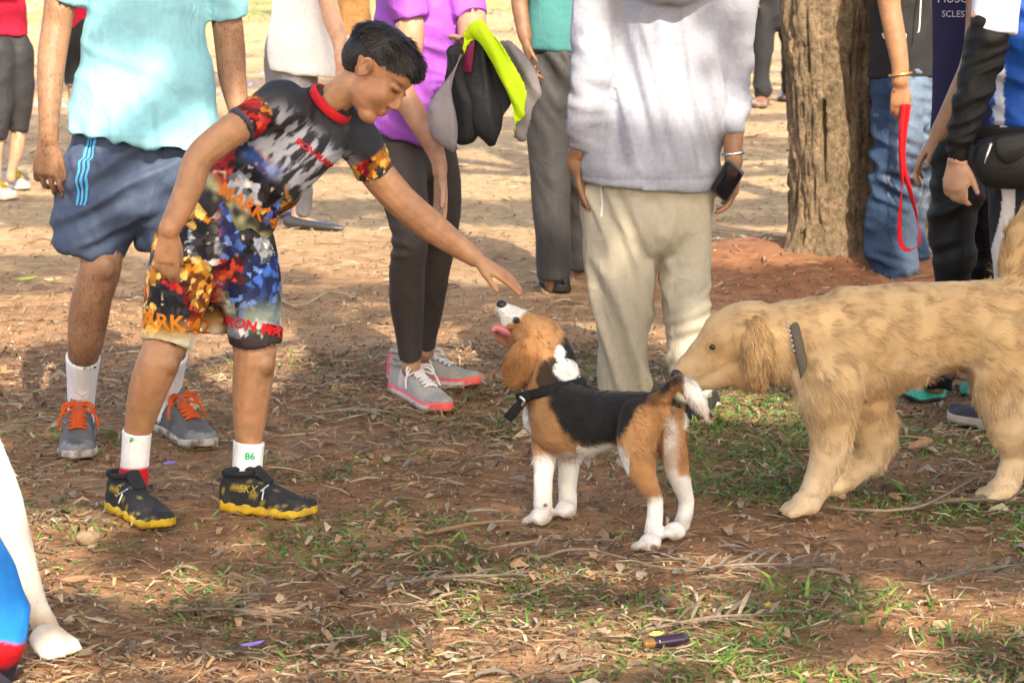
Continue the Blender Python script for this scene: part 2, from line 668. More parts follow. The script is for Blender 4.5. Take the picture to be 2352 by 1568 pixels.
def head(B, c, fw, up, H):
    """skull, face, nose, lips, ears; c centre, H chin to crown.  returns the frame"""
    fw = Vector(fw).normalized(); up = Vector(up); up = (up - fw * up.dot(fw)).normalized(); rt = fw.cross(up)
    M = np.array([tuple(rt), tuple(fw), tuple(up)]).T
    c = np.array(tuple(c))

    def e(p, r, R=None):
        B.ell(c + M @ (np.array(p) * H), np.array(r) * H, M if R is None else M @ R, n=16)
    e((0, -0.07, 0.14), (0.345, 0.44, 0.355))
    e((0, 0.10, -0.10), (0.285, 0.29, 0.36))
    e((0, 0.06, -0.28), (0.23, 0.25, 0.16))
    e((0, 0.235, -0.405), (0.14, 0.13, 0.10))
    e((0, 0.22, 0.16), (0.24, 0.16, 0.18))
    for s in (-1, 1):
        e((0.15 * s, 0.20, -0.14), (0.13, 0.14, 0.15))
        e((0.13 * s, 0.335, 0.045), (0.11, 0.05, 0.035))
        e((0.05 * s, 0.405, -0.145), (0.04, 0.045, 0.035))
        e((0.335 * s, -0.05, -0.02), (0.035, 0.075, 0.125))
        B.tubew([c + M @ (np.array(q) * H) for q in ((0.345 * s, 0.0, -0.08), (0.372 * s, -0.015, 0.03), (0.385 * s, -0.06, 0.085), (0.39 * s, -0.115, 0.05), (0.375 * s, -0.11, -0.04), (0.35 * s, -0.05, -0.13))], [0.020 * H, 0.020 * H, 0.022 * H, 0.022 * H, 0.02 * H, 0.026 * H], n=8)
    B.tubew([c + M @ (np.array(p) * H) for p in ((0, 0.35, 0.06), (0, 0.405, -0.04), (0, 0.44, -0.115))], [0.036 * H, 0.036 * H, 0.042 * H], n=10)
    e((0, 0.365, -0.245), (0.085, 0.045, 0.028))
    e((0, 0.355, -0.295), (0.075, 0.045, 0.03))
    return c, M


def hair_on(parent, B_frame, H, name='hair', col=(0.012, 0.010, 0.010), fringe=True, n=9000, length=0.05, line=None):
    c, M = B_frame
    B = Blob()

    def e(p, r):
        B.ell(c + M @ (np.array(p) * H), np.array(r) * H, M, n=20)
    e((0, -0.10, 0.22), (0.372, 0.45, 0.345))
    e((0, -0.25, 0.09), (0.318, 0.292, 0.31))
    e((0, 0.14, 0.32), (0.27, 0.28, 0.185))
    if fringe:
        e((0, 0.31, 0.31), (0.20, 0.09, 0.085))
    V, F = B.fuse(0.006, 6)
    lo = (V - c) @ M / H
    keep = np.ones(len(V), bool)
    # open the face
    N = normals(V, F)
    V = V + N * ((fbm(V * 90, 4) - 0.5) * 0.006)[:, None]
    o = put(name, V, F, HAIRM(), parent, np.array(col) * 1.0)
    P, Nn = sample_surf(V, F, n, RNG)
    fwd = M[:, 1]; upv = M[:, 2]
    l = (P - c) @ M / H
    flow = np.where((l[:, 1] > -0.1)[:, None], fwd[None] * 0.9 - upv[None] * 0.35, -upv[None] * 0.9 - fwd[None] * 0.2)
    clp = np.stack([fbm(P * 45, 7 + q, 2) for q in range(3)], 1) - 0.5
    D = unit(Nn * 0.42 + flow * 0.8 + RNG.normal(0, 0.14, (n, 3)) + clp * 1.1)
    sd = unit(np.cross(D, Nn))
    Lh = length * (0.5 + 0.7 * RNG.random(n)) * (0.18 + 0.82 * ss(0.08, 0.34, l[:, 2])) * (1 - 0.55 * ss(0.15, 0.35, l[:, 1]))
    Vb, T, Cc = blades(P - Nn * 0.002, D, sd, Lh, np.full(n, 0.0022), np.tile(np.array(col), (n, 1)) * RNG.uniform(0.5, 3.6, (n, 1)) * np.array((1.1, 1.0, 0.9)), bend=-Nn * 0.25 + np.array((0, 0, -0.02)))
    put('hair_strands', Vb, T, HAIRM(), o, lambda V_, N_: Cc)
    return o


def shoe(parent, A, Bp, width, H, upcol, solecol, name='shoe', sole_h=0.026, lace=None, mat=None, wavy=0.0, tongue=None, lift=0.0, stripe=None, low=1.0, bow=False, lace_r=0.0035):
    """A heel and Bp toe on the ground (world)"""
    A = Vector(A); Bp = Vector(Bp)
    ax = (Bp - A); L = ax.length; ax.normalize()
    sd = ax.cross(Vector((0, 0, 1))).normalized(); upv = sd.cross(ax).normalized()
    tt = [0, .02, .06, .12, .2, .35, .5, .62, .74, .84, .92, .97, 1.0]
    ww = [.28, .46, .64, .74, .78, .72, .80, .94, 1.0, .93, .72, .48, .20]
    ht = [.50, .74, .92, 1.0, .98, .95, .82, .64, .47, .36, .29, .22, .08]
    t = np.concatenate([np.linspace(0, .1, 6), np.linspace(.14, .86, 19), np.linspace(.9, 1, 7)])
    hw = np.interp(t, tt, ww) * width / 2
    hh = np.interp(t, tt, ht) * (H - sole_h)
    base = np.array(tuple(A)); X = np.array(tuple(ax)); S = np.array(tuple(sd)); U = np.array(tuple(upv))
    # sole
    th = sole_h * (1.15 - 0.25 * t)
    spring = 0.012 * ss(0.8, 1.0, t) + 0.004 * ss(0.1, 0.0, t)
    V = []
    nlev = 5
    for i in range(len(t)):
        for sgn in (1, -1):
            for j in range(nlev):
                z = th[i] * j / (nlev - 1)
                o_ = hw[i] * (0.95 + 0.09 * math.sin(math.pi * min(1, j / (nlev - 1) * 1.1))) + wavy * (1 if (i // 2) % 2 else -1) * (1 - j / nlev) * 0.5
                zz = z + spring[i] * (1 - 0.2 * j / nlev) + (wavy * (0.8 if (i % 3 == 0) else 0) if j == 0 else 0)
                V.append(base + X * (t[i] * L) + S * (sgn * o_) + U * zz)
    V = np.array(V); Q = []
    st = 2 * nlev
    for i in range(len(t) - 1):
        a, b = i * st, (i + 1) * st
        for j in range(nlev - 1):
            Q.append((a + j, a + j + 1, b + j + 1, b + j)); Q.append((a + nlev + j, b + nlev + j, b + nlev + j + 1, a + nlev + j + 1))
        Q.append((a, b, b + nlev, a + nlev)); Q.append((a + nlev - 1, a + 2 * nlev - 1, b + 2 * nlev - 1, b + nlev - 1))
    for i, fl in ((0, 0), (len(t) - 1, 1)):
        a = i * st
        for j in range(nlev - 1):
            q = (a + j, a + nlev + j, a + nlev + j + 1, a + j + 1)
            Q.append(q if not fl else q[::-1])
    # upper
    m = 17
    ang = np.linspace(0, math.pi, m)
    VU = []
    for i in range(len(t)):
        for a in ang:
            ca, sa = math.cos(a), math.sin(a)
            x = hw[i] * 0.97 * math.copysign(abs(ca) ** (0.85 if t[i] > 0.5 else 0.75), ca)
            z = th[i] * 0.8 + hh[i] * sa ** 0.85
            VU.append(base + X * (t[i] * L) + S * x + U * (z + spring[i]))
    VU = np.array(VU); QU = []; TU = []
    for i in range(len(t) - 1):
        for k in range(m - 1):
            QU.append((i * m + k, (i + 1) * m + k, (i + 1) * m + k + 1, i * m + k + 1))
    cb = len(VU)
    VU = np.vstack([VU, VU[:m].mean(0)[None], VU[-m:].mean(0)[None]])
    for k in range(m - 1):
        TU.append((cb, k, k + 1)); TU.append((cb + 1, (len(t) - 1) * m + k + 1, (len(t) - 1) * m + k))

    def loc(V_):
        d_ = V_ - base
        return d_ @ X / L, d_ @ S / (width / 2), d_ @ U / H
    uc = upcol if not callable(upcol) else (lambda V_, N_: upcol(*loc(V_), V_))
    sc = solecol if not callable(solecol) else (lambda V_, N_: solecol(*loc(V_), V_))
    o = put(name, VU, [np.array(QU), np.array(TU)], mat or MESHUP(), parent, uc)
    SURF[('shoe', o.name)] = (VU, [np.array(QU), np.array(TU)])
    put('sole', V, np.array(Q), RUBBER(), o, sc)
    # padded collar round the ankle
    Bc = Blob()
    ring = []
    for k in range(13):
        a = 2 * math.pi * k / 12
        ring.append(base + X * (L * (0.20 + 0.155 * math.cos(a))) + S * (width * 0.34 * math.sin(a)) + U * (H * (0.985 + 0.03 * math.cos(a) * low)))
    Bc.tubew(ring, [0.0075] * 13, n=8, sub=2)
    Vc, Fc = Bc.raw()
    put('collar_rim', Vc, Fc, CLOTH(), o, (uc(np.array([base + X * L * .2 + U * H]), None)[0] if callable(upcol) else upcol))
    if tongue is not None:
        Bt = Blob()
        Bt.tubew([base + X * (L * .52) + U * (H * .80), base + X * (L * .43) + U * (H * .97), base + X * (L * .39) + U * (H * 1.12)],
                 [(width * .20, .006), (width * .23, .007), (width * .20, .006)], side=S, n=10)
        Vt, Ft = Bt.raw()
        put('tongue', Vt, Ft, CLOTH(), o, tongue)
    if lace is not None:
        Bl = Blob()

        def surf_pt(ti, x):
            h_ = float(np.interp(ti, t, hh)); w_ = float(np.interp(ti, t, hw))
            return base + X * (ti * L) + S * (x * w_) + U * (float(np.interp(ti, t, th)) * .8 + h_ * (1 - abs(x) ** 2.6) ** 0.5 + 0.004)
        rows = np.linspace(0.44, 0.70, 6)
        for i, ti in enumerate(rows):
            Bl.tubew([surf_pt(ti, -.42), surf_pt(ti, 0) + U * .003, surf_pt(ti, .42)], [lace_r] * 3, n=6, sub=3)
            if i < 5:
                for sg in (1, -1):
                    Bl.tubew([surf_pt(ti, -.40 * sg), surf_pt((ti + rows[i + 1]) / 2, 0) + U * .004, surf_pt(rows[i + 1], .40 * sg)], [lace_r] * 3, n=6, sub=3)
        if bow:
            k = surf_pt(0.44, 0) + U * .008
            for sg in (1, -1):
                lp = [k, k + S * (sg * .022) + U * .012 + X * .01, k + S * (sg * .040) + U * .004 + X * .022, k + S * (sg * .040) - U * .014 + X * .03, k + S * (sg * .022) - U * .008 + X * .022, k]
                Bl.tubew(lp, [lace_r * .9] * 6, n=6, sub=4)
                Bl.tubew([k, k + S * (sg * .028) + U * .004 + X * .02, k + S * (sg * .048) - U * .024 + X * .035, k + S * (sg * .054) - U * .046 + X * .05], [lace_r * .9] * 4, n=6, sub=4)
        Vl, Fl = Bl.raw()
        put('lace', Vl, Fl, CLOTH(), o, lace)
    return o
# ------------------------------------------------------------------ the ground
TREE = G(1915, 562, 0.13)
TREE.z = 0.0


def gz(x, y):
    x = np.asarray(x, float); y = np.asarray(y, float)
    P = np.stack([x, y, np.zeros_like(x)], 1)
    z = (fbm(P * 1.1, 31, 2) - 0.5) * 0.02 + (fbm(P * 7.0, 32, 3) - 0.5) * 0.012
    d = np.sqrt((x - TREE.x) ** 2 * 0.55 + (y - TREE.y - 0.1) ** 2)
    z = z + 0.14 * np.exp(-(d / 0.58) ** 2) * (0.8 + 0.5 * fbm(P * 3.0, 35, 2))
    far = ss(40, 160, np.abs(y)) + ss(40, 160, np.abs(x))
    return z - 0.004 + far * 0.4 * (fbm(P * 0.03, 36, 2) - 0.5)


def graded(lo, hi, step, far, mid=None):
    a = list(np.arange(lo, hi, step))
    s = step; x = hi
    while x < far:
        a.append(x); s *= 1.09; x += s
    a.append(far)
    s = step; x = lo; b = []
    while x > -far:
        s *= 1.12; x -= s; b.append(max(x, -far))
    return np.array(b[::-1] + a)


xs = graded(-1.9, 1.9, 0.037, 600)
ys = graded(4.2, 8.6, 0.037, 900)
XX, YY = np.meshgrid(xs, ys)
gv = np.stack([XX.ravel(), YY.ravel(), gz(XX.ravel(), YY.ravel())], 1)
nx, ny = len(xs), len(ys)
ii = (np.arange(ny - 1)[:, None] * nx + np.arange(nx - 1)[None]).ravel()
gq = np.stack([ii, ii + 1, ii + nx + 1, ii + nx], 1)


def soil_material():
    m = bpy.data.materials.new('red_soil'); m.use_nodes = True
    nt = m.node_tree; b = nt.nodes['Principled BSDF']; N = nt.nodes.new; Lk = nt.links.new
    tc = N('ShaderNodeTexCoord')

    def noise(sc, det=6, rough=0.6):
        n = N('ShaderNodeTexNoise'); n.inputs['Scale'].default_value = sc; n.inputs['Detail'].default_value = det; n.inputs['Roughness'].default_value = rough
        Lk(tc.outputs['Object'], n.inputs['Vector']); return n

    def ramp(src, stops):
        r = N('ShaderNodeValToRGB'); el = r.color_ramp.elements
        el[0].position, el[0].color = stops[0][0], (*stops[0][1], 1); el[1].position, el[1].color = stops[-1][0], (*stops[-1][1], 1)
        for p, c in stops[1:-1]:
            e = el.new(p); e.color = (*c, 1)
        Lk(src, r.inputs[0]); return r
    n1 = noise(1.6, 5); n2 = noise(14, 8, 0.7); n3 = noise(90, 4, 0.7)
    c1 = ramp(n1.outputs['Fac'], [(0.30, (0.25, 0.135, 0.072)), (0.52, (0.38, 0.21, 0.11)), (0.72, (0.45, 0.295, 0.175))])
    c2 = ramp(n2.outputs['Fac'], [(0.30, (0.35, 0.30, 0.26)), (0.50, (0.85, 0.82, 0.80)), (0.70, (1.25, 1.2, 1.15))])
    c3 = ramp(n3.outputs['Fac'], [(0.30, (0.62, 0.6, 0.58)), (0.6, (1.05, 1.03, 1.0)), (0.75, (1.5, 1.5, 1.45))])
    mx = N('ShaderNodeMix'); mx.data_type = 'RGBA'; mx.blend_type = 'MULTIPLY'; mx.inputs[0].default_value = 0.85
    Lk(c1.outputs[0], mx.inputs[6]); Lk(c2.outputs[0], mx.inputs[7])
    mx2 = N('ShaderNodeMix'); mx2.data_type = 'RGBA'; mx2.blend_type = 'MULTIPLY'; mx2.inputs[0].default_value = 0.8
    Lk(mx.outputs[2], mx2.inputs[6]); Lk(c3.outputs[0], mx2.inputs[7])
    # paler trodden sand further off, straw dust
    sp = N('ShaderNodeSeparateXYZ'); Lk(tc.outputs['Object'], sp.inputs[0])
    mr = N('ShaderNodeMapRange'); mr.inputs['From Min'].default_value = 7.5; mr.inputs['From Max'].default_value = 12.0
    Lk(sp.outputs['Y'], mr.inputs['Value'])
    nm = noise(0.8, 4)
    mm = N('ShaderNodeMath'); mm.operation = 'MULTIPLY'; Lk(mr.outputs[0], mm.inputs[0]); Lk(nm.outputs['Fac'], mm.inputs[1])
    pale = ramp(n2.outputs['Fac'], [(0.3, (0.24, 0.155, 0.08)), (0.5, (0.40, 0.28, 0.155)), (0.7, (0.53, 0.41, 0.25))])
    mx3 = N('ShaderNodeMix'); mx3.data_type = 'RGBA'
    mm2 = N('ShaderNodeMath'); mm2.operation = 'MULTIPLY'; mm2.use_clamp = True; mm2.inputs[1].default_value = 1.7; Lk(mm.outputs[0], mm2.inputs[0])
    Lk(mm2.outputs[0], mx3.inputs[0]); Lk(mx2.outputs[2], mx3.inputs[6]); Lk(pale.outputs[0], mx3.inputs[7])
    # fresh red earth heaped round the tree
    vd = N('ShaderNodeVectorMath'); vd.operation = 'DISTANCE'; Lk(tc.outputs['Object'], vd.inputs[0]); vd.inputs[1].default_value = (TREE.x, TREE.y - 0.1, 0.1)
    md = N('ShaderNodeMapRange'); md.inputs['From Min'].default_value = 0.6; md.inputs['From Max'].default_value = 1.15; md.inputs['To Min'].default_value = 1.0; md.inputs['To Max'].default_value = 0.0
    Lk(vd.outputs['Value'], md.inputs['Value'])
    redc = ramp(n2.outputs['Fac'], [(0.3, (0.17, 0.07, 0.035)), (0.5, (0.27, 0.12, 0.058)), (0.7, (0.35, 0.17, 0.085))])
    mxr = N('ShaderNodeMix'); mxr.data_type = 'RGBA'; Lk(md.outputs[0], mxr.inputs[0]); Lk(mx3.outputs[2], mxr.inputs[6]); Lk(redc.outputs[0], mxr.inputs[7])
    # lawn far behind
    mrg = N('ShaderNodeMapRange'); mrg.inputs['From Min'].default_value = 20.0; mrg.inputs['From Max'].default_value = 34.0
    Lk(sp.outputs['Y'], mrg.inputs['Value'])
    ng = noise(0.35, 5, 0.65)
    gm = N('ShaderNodeMath'); gm.operation = 'MULTIPLY'; Lk(mrg.outputs[0], gm.inputs[0]); Lk(ng.outputs['Fac'], gm.inputs[1])
    gr = ramp(gm.outputs[0], [(0.40, (0, 0, 0)), (0.60, (1, 1, 1))])
    green = ramp(n2.outputs['Fac'], [(0.3, (0.15, 0.16, 0.05)), (0.7, (0.28, 0.29, 0.11))])
    mx4 = N('ShaderNodeMix'); mx4.data_type = 'RGBA'
    Lk(gr.outputs[0], mx4.inputs[0]); Lk(mxr.outputs[2], mx4.inputs[6]); Lk(green.outputs[0], mx4.inputs[7])
    Lk(mx4.outputs[2], b.inputs['Base Color'])
    b.inputs['Roughness'].default_value = 0.95; b.inputs['Specular IOR Level'].default_value = 0.15
    bp = N('ShaderNodeBump'); bp.inputs['Strength'].default_value = 0.9; bp.inputs['Distance'].default_value = 0.012
    ad = N('ShaderNodeMath'); ad.operation = 'ADD'; Lk(n2.outputs['Fac'], ad.inputs[0])
    m3 = N('ShaderNodeMath'); m3.operation = 'MULTIPLY'; m3.inputs[1].default_value = 0.45; Lk(n3.outputs['Fac'], m3.inputs[0]); Lk(m3.outputs[0], ad.inputs[1])
    Lk(ad.outputs[0], bp.inputs['Height']); Lk(bp.outputs[0], b.inputs['Normal'])
    return m


ground = link('ground', fast_mesh('ground', gv, gq), soil_material())
ground['kind'] = 'structure'


def stuff(name, V, F, mat, col, label, cat, smooth=False):
    o = link(name, fast_mesh(name, V, F, col, smooth), mat)
    o['kind'] = 'stuff'; o['label'] = label; o['category'] = cat
    return o


LEAFM = vmat('dry_leaf', 0.85, 0.2, 300, var=0.25, vscale=120, trans=0.12)
GRASSM = vmat('grass_blade', 0.55, 0.0, var=0.2, vscale=80, trans=0.35)
TREELEAF = vmat('tree_leaf', 0.5, 0.0, var=0.25, vscale=9, trans=0.3)


def frustum_pts(n, y0, y1, rng, power=1.0, margin=0.5):
    """points on the ground in and a little round the field of view"""
    t = rng.random(n)
    # area grows with distance; power < 1 thins the far part
    y = y0 + (y1 - y0) * t ** power
    x = (rng.random(n) * 2 - 1) * (0.215 * y + margin)
    return x, y


def litter(n, y0, y1, lmin, lmax, wmin, wmax, pal, rng, power=1.0, arch=0.016, bias=0.55, zoff=0.004, mask=None):
    x, y = frustum_pts(n, y0, y1, rng, power)
    if mask is not None:
        k = mask(x, y) > rng.random(n); x, y = x[k], y[k]; n = len(x)
    a = rng.normal(0, bias, n) + np.where(rng.random(n) < 0.25, rng.uniform(-1.6, 1.6, n), 0)
    L = lmin + (lmax - lmin) * rng.random(n) ** 2.2
    Wd = (wmin + (wmax - wmin) * rng.random(n) ** 1.5)
    d = np.stack([np.cos(a), np.sin(a), rng.normal(0, 0.10, n)], 1)
    s = np.stack([-np.sin(a), np.cos(a), rng.normal(0, 0.35, n)], 1); s = unit(s)
    P0 = np.stack([x, y, gz(x, y) + zoff + rng.random(n) * 0.007], 1)
    cur = rng.normal(0, 0.07, n); ar = rng.random(n) * arch
    V = []
    ts = (0, 0.5, 1.0)
    wf = (0.55, 1.0, 0.12)
    for t, w in zip(ts, wf):
        q = P0 + d * (L * (t - 0.5))[:, None] + s * (cur * L * (t - 0.5) ** 2 * 3)[:, None]
        q[:, 2] += ar * (1 - (2 * t - 1) ** 2)
        V += [q - s * (Wd * w * 0.5)[:, None], q + s * (Wd * w * 0.5)[:, None]]
    V = np.stack(V, 1).reshape(-1, 3)
    b = (np.arange(n) * 6)[:, None]
    F = np.vstack([b + np.array([2 * i, 2 * i + 1, 2 * i + 3, 2 * i + 2]) for i in range(2)])
    pal = np.array(pal); c = pal[rng.integers(0, len(pal), n)] * rng.uniform(0.6, 1.35, (n, 1))
    return V, F, np.repeat(c, 6, 0)


DRY = [(0.33, 0.25, 0.165), (0.38, 0.285, 0.18), (0.28, 0.19, 0.115), (0.20, 0.125, 0.075), (0.44, 0.35, 0.235), (0.33, 0.20, 0.10), (0.14, 0.09, 0.055), (0.28, 0.235, 0.18), (0.37, 0.225, 0.12), (0.11, 0.07, 0.045), (0.24, 0.17, 0.11)]
r1 = np.random.default_rng(5)


def lmask(x, y):
    P = np.stack([x, y, 0 * x], 1)
    m = ss(0.40, 0.58, fbm(P * 1.5, 51, 3))
    return np.clip(0.42 + 0.75 * m, 0, 1)


parts = [litter(35000, 4.2, 8.4, 0.012, 0.12, 0.002, 0.009, DRY, r1, mask=lmask, arch=0.007, bias=0.7),
         litter(3000, 4.2, 8.2, 0.02, 0.08, 0.008, 0.024, DRY, r1, arch=0.018, bias=1.2, mask=lmask),
         litter(9000, 7.5, 17, 0.015, 0.13, 0.003, 0.012, DRY, r1, power=1.2, mask=lmask),
         litter(9000, 7.5, 18, 0.01, 0.05, 0.004, 0.016, DRY + [(0.12, 0.07, 0.04), (0.5, 0.4, 0.28)], r1, bias=1.5, arch=0.006, power=1.2),
         litter(2500, 14, 40, 0.04, 0.25, 0.006, 0.03, DRY, r1, power=1.2),
         litter(26000, 4.2, 9.5, 0.006, 0.035, 0.002, 0.008, DRY + [(0.45, 0.36, 0.25), (0.33, 0.15, 0.07), (0.10, 0.06, 0.04)], r1, bias=1.5, arch=0.008, zoff=0.002)]
off = 0; VV = []; FF = []; CCs = []
for v, f, c in parts:
    VV.append(v); FF.append(f + off); CCs.append(c); off += len(v)
stuff('leaf_litter', np.vstack(VV), np.vstack(FF), LEAFM, np.vstack(CCs), 'dry strips of leaf and bark strewn over the red soil', 'leaf litter')


# short green grass in scattered tufts
def grass(n_t, y0, y1, rng, dens, hmin, hmax, per=(6, 16), rad=0.05):
    x, y = frustum_pts(n_t, y0, y1, rng)
    k = dens(x, y) > rng.random(n_t); x, y = x[k], y[k]
    cnt = rng.integers(per[0], per[1], len(x))
    i = np.repeat(np.arange(len(x)), cnt); n = len(i)
    bx = x[i] + rng.normal(0, rad, n) * 1.2; by = y[i] + rng.normal(0, rad, n)
    P = np.stack([bx, by, gz(bx, by) - 0.003], 1)
    a = rng.uniform(0, 6.28, n); lean = rng.uniform(0.3, 1.5, n)
    D = unit(np.stack([np.cos(a) * lean, np.sin(a) * lean, np.ones(n)], 1))
    sd = unit(np.cross(D, np.array((0, 0, 1.0))[None] + rng.normal(0, 0.2, (n, 3))))
    L = rng.uniform(hmin, hmax, n)
    base = np.array([(0.10, 0.20, 0.035), (0.15, 0.27, 0.05), (0.21, 0.32, 0.07), (0.07, 0.15, 0.04), (0.24, 0.30, 0.09), (0.12, 0.25, 0.06)])
    c = base[rng.integers(0, len(base), n)] * rng.uniform(0.7, 1.3, (n, 1))
    return blades(P, D, sd, L, rng.uniform(0.004, 0.010, n), c, bend=np.stack([np.cos(a) * 0.4, np.sin(a) * 0.4, -0.35 * np.ones(n)], 1), seg=3)


def gmask(x, y):
    P = np.stack([x, y, 0 * x], 1)
    m = ss(0.46, 0.64, fbm(P * 3.1, 77, 3))
    right = ss(-0.25, 0.55, x) * (1 - ss(7.2, 8.2, y))
    leftm = 0.20
    band = 0.45 * np.exp(-((x + 0.25) / 0.35) ** 2 - ((y - 6.2) / 0.5) ** 2)
    low = 0.5 * np.exp(-((x - 0.05) / 0.35) ** 2 - ((y - 4.75) / 0.25) ** 2)
    return np.clip(m * (leftm + 0.72 * right + band + low), 0, 1)


rg = np.random.default_rng(9)
pg = [grass(8500, 4.2, 8.2, rg, gmask, 0.015, 0.048, per=(5, 13)),
      grass(250, 4.3, 8.2, rg, gmask, 0.03, 0.075, per=(5, 10), rad=0.03),
      grass(260, 8.0, 18, rg, lambda x, y: 0.3 * ss(0.55, 0.7, fbm(np.stack([x, y, 0 * x], 1) * 1.1, 78, 2)), 0.02, 0.05),
      grass(3600, 22, 44, rg, lambda x, y: ss(0.52, 0.66, fbm(np.stack([x, y * 0.6, 0 * x], 1) * 0.5, 79, 3)), 0.05, 0.12, per=(5, 9), rad=0.15)]
off = 0; VV = []; FF = []; CCs = []
for v, f, c in pg:
    VV.append(v); FF.append(f + off); CCs.append(c); off += len(v)
stuff('grass', np.vstack(VV), np.vstack(FF), GRASSM, np.vstack(CCs), 'short green grass growing in scattered tufts through the litter', 'grass')

# fallen purple blossoms far behind
rp = np.random.default_rng(21)
px_, py_ = frustum_pts(2600, 17, 42, rp)
kk = (fbm(np.stack([px_, py_ * 0.5, 0 * px_], 1) * 0.4, 80, 2) > 0.45) & (px_ < 3.2)
px_, py_ = px_[kk], py_[kk]; n = len(px_)
P = np.stack([px_, py_, gz(px_, py_) + 0.02], 1)
a = rp.uniform(0, 6.28, n); D = unit(np.stack([np.cos(a), np.sin(a), rp.uniform(0.2, 0.9, n)], 1)); sd = unit(np.cross(D, np.array((0, 0, 1.0))[None]))
v, f, c = blades(P, D, sd, rp.uniform(0.04, 0.07, n), rp.uniform(0.03, 0.05, n), np.array((0.40, 0.30, 0.62))[None] * rp.uniform(0.7, 1.3, (n, 1)))
stuff('blossom_carpet', v, f, vmat('petal', 0.6, 0, var=0.15, trans=0.3), c, 'purple blossoms fallen on the sunlit ground far behind', 'blossoms')


# ------------------------------------------------------------------ trees
def bark_material():
    m = bpy.data.materials.new('bark'); m.use_nodes = True
    nt = m.node_tree; b = nt.nodes['Principled BSDF']; N = nt.nodes.new; Lk = nt.links.new
    tc = N('ShaderNodeTexCoord'); mp = N('ShaderNodeMapping'); mp.inputs['Scale'].default_value = (1, 1, 0.75); Lk(tc.outputs['Object'], mp.inputs[0])
    n1 = N('ShaderNodeTexNoise'); n1.inputs['Scale'].default_value = 55; n1.inputs['Detail'].default_value = 8; n1.inputs['Roughness'].default_value = 0.7; Lk(mp.outputs[0], n1.inputs['Vector'])
    n2 = N('ShaderNodeTexNoise'); n2.inputs['Scale'].default_value = 7; n2.inputs['Detail'].default_value = 4; Lk(tc.outputs['Object'], n2.inputs['Vector'])
    at = N('ShaderNodeVertexColor'); at.layer_name = 'Col'
    r = N('ShaderNodeValToRGB'); e = r.color_ramp.elements
    e[0].position = 0.32; e[0].color = (0.35, 0.30, 0.26, 1); e[1].position = 0.68; e[1].color = (1.35, 1.3, 1.22, 1)
    Lk(n1.outputs['Fac'], r.inputs[0])
    mx = N('ShaderNodeMix'); mx.data_type = 'RGBA'; mx.blend_type = 'MULTIPLY'; mx.inputs[0].default_value = 0.85
    Lk(at.outputs[0], mx.inputs[6]); Lk(r.outputs[0], mx.inputs[7])
    r2 = N('ShaderNodeValToRGB'); e = r2.color_ramp.elements
    e[0].position = 0.35; e[0].color = (0.75, 0.78, 0.7, 1); e[1].position = 0.65; e[1].color = (1.15, 1.08, 1.0, 1)
    Lk(n2.outputs['Fac'], r2.inputs[0])
    mx2 = N('ShaderNodeMix'); mx2.data_type = 'RGBA'; mx2.blend_type = 'MULTIPLY'; mx2.inputs[0].default_value = 1.0
    Lk(mx.outputs[2], mx2.inputs[6]); Lk(r2.outputs[0], mx2.inputs[7]); Lk(mx2.outputs[2], b.inputs['Base Color'])
    b.inputs['Roughness'].default_value = 0.95; b.inputs['Specular IOR Level'].default_value = 0.1
    bp = N('ShaderNodeBump'); bp.inputs['Strength'].default_value = 1.0; bp.inputs['Distance'].default_value = 0.04
    Lk(n1.outputs['Fac'], bp.inputs['Height']); Lk(bp.outputs[0], b.inputs['Normal'])
    return m


BARK = bark_material()


def trunk_mesh(parent, pts, rad, col, seed, detail=1.0, name='trunk', nr=72, pits=0.0):
    D = crom(np.hstack([np.array([tuple(p) for p in pts]), np.array(rad)[:, None]]), 40 if detail > 0.5 else 6)
    an = np.linspace(0, 2 * np.pi, nr, endpoint=False)
    m = len(D)
    V = (D[:, None, :3] + np.stack([np.cos(an), np.sin(an), 0 * an], 1)[None] * D[:, None, 3:4]).reshape(-1, 3)
    Nn = np.tile(np.stack([np.cos(an), np.sin(an), 0 * an], 1), (m, 1))
    A = np.tile(an, m)
    z = V[:, 2]
    Pn = np.stack([np.cos(A) * 2, np.sin(A) * 2, z * 1.2], 1)
    d = (fbm(Pn * np.array((5, 5, 4)), seed, 3) - 0.5) * 0.034 + (fbm(Pn * np.array((16, 16, 9)), seed + 4, 3) - 0.5) * 0.040
    g = fbm(Pn * np.array((6, 6, 5.0)), seed + 8, 2); d -= 0.010 * np.exp(-((g - 0.5) / 0.03) ** 2)
    if pits:
        h = vn(Pn * np.array((3.2, 3.2, 5.0)), seed + 12)
        d -= pits * ss(0.86, 0.93, h)
    root = np.exp(-np.maximum(z - z.min(), 0) / 0.10) * (0.5 + 0.5 * np.cos(A * 5 + seed)) * 0.05
    V = V + Nn * (d + root)[:, None]
    ii_ = (np.arange(m - 1)[:, None] * nr + np.arange(nr)[None]); jj = (np.arange(m - 1)[:, None] * nr + (np.arange(nr) + 1)[None] % nr)
    F = np.stack([ii_.ravel(), jj.ravel(), (jj + nr).ravel(), (ii_ + nr).ravel()], 1)
    c = np.array(col)[None] * (0.75 + 0.5 * fbm(Pn * 3, seed + 20, 3))[:, None]
    return put(name, V, F, BARK, parent, lambda V_, N_: c)


def limb_mesh(parent, pts, rad, col, name='limb'):
    B = Blob(); B.tubew(pts, rad, n=10, sub=4)
    V, F = B.raw()
    return put(name, V, F, BARK, parent, col)


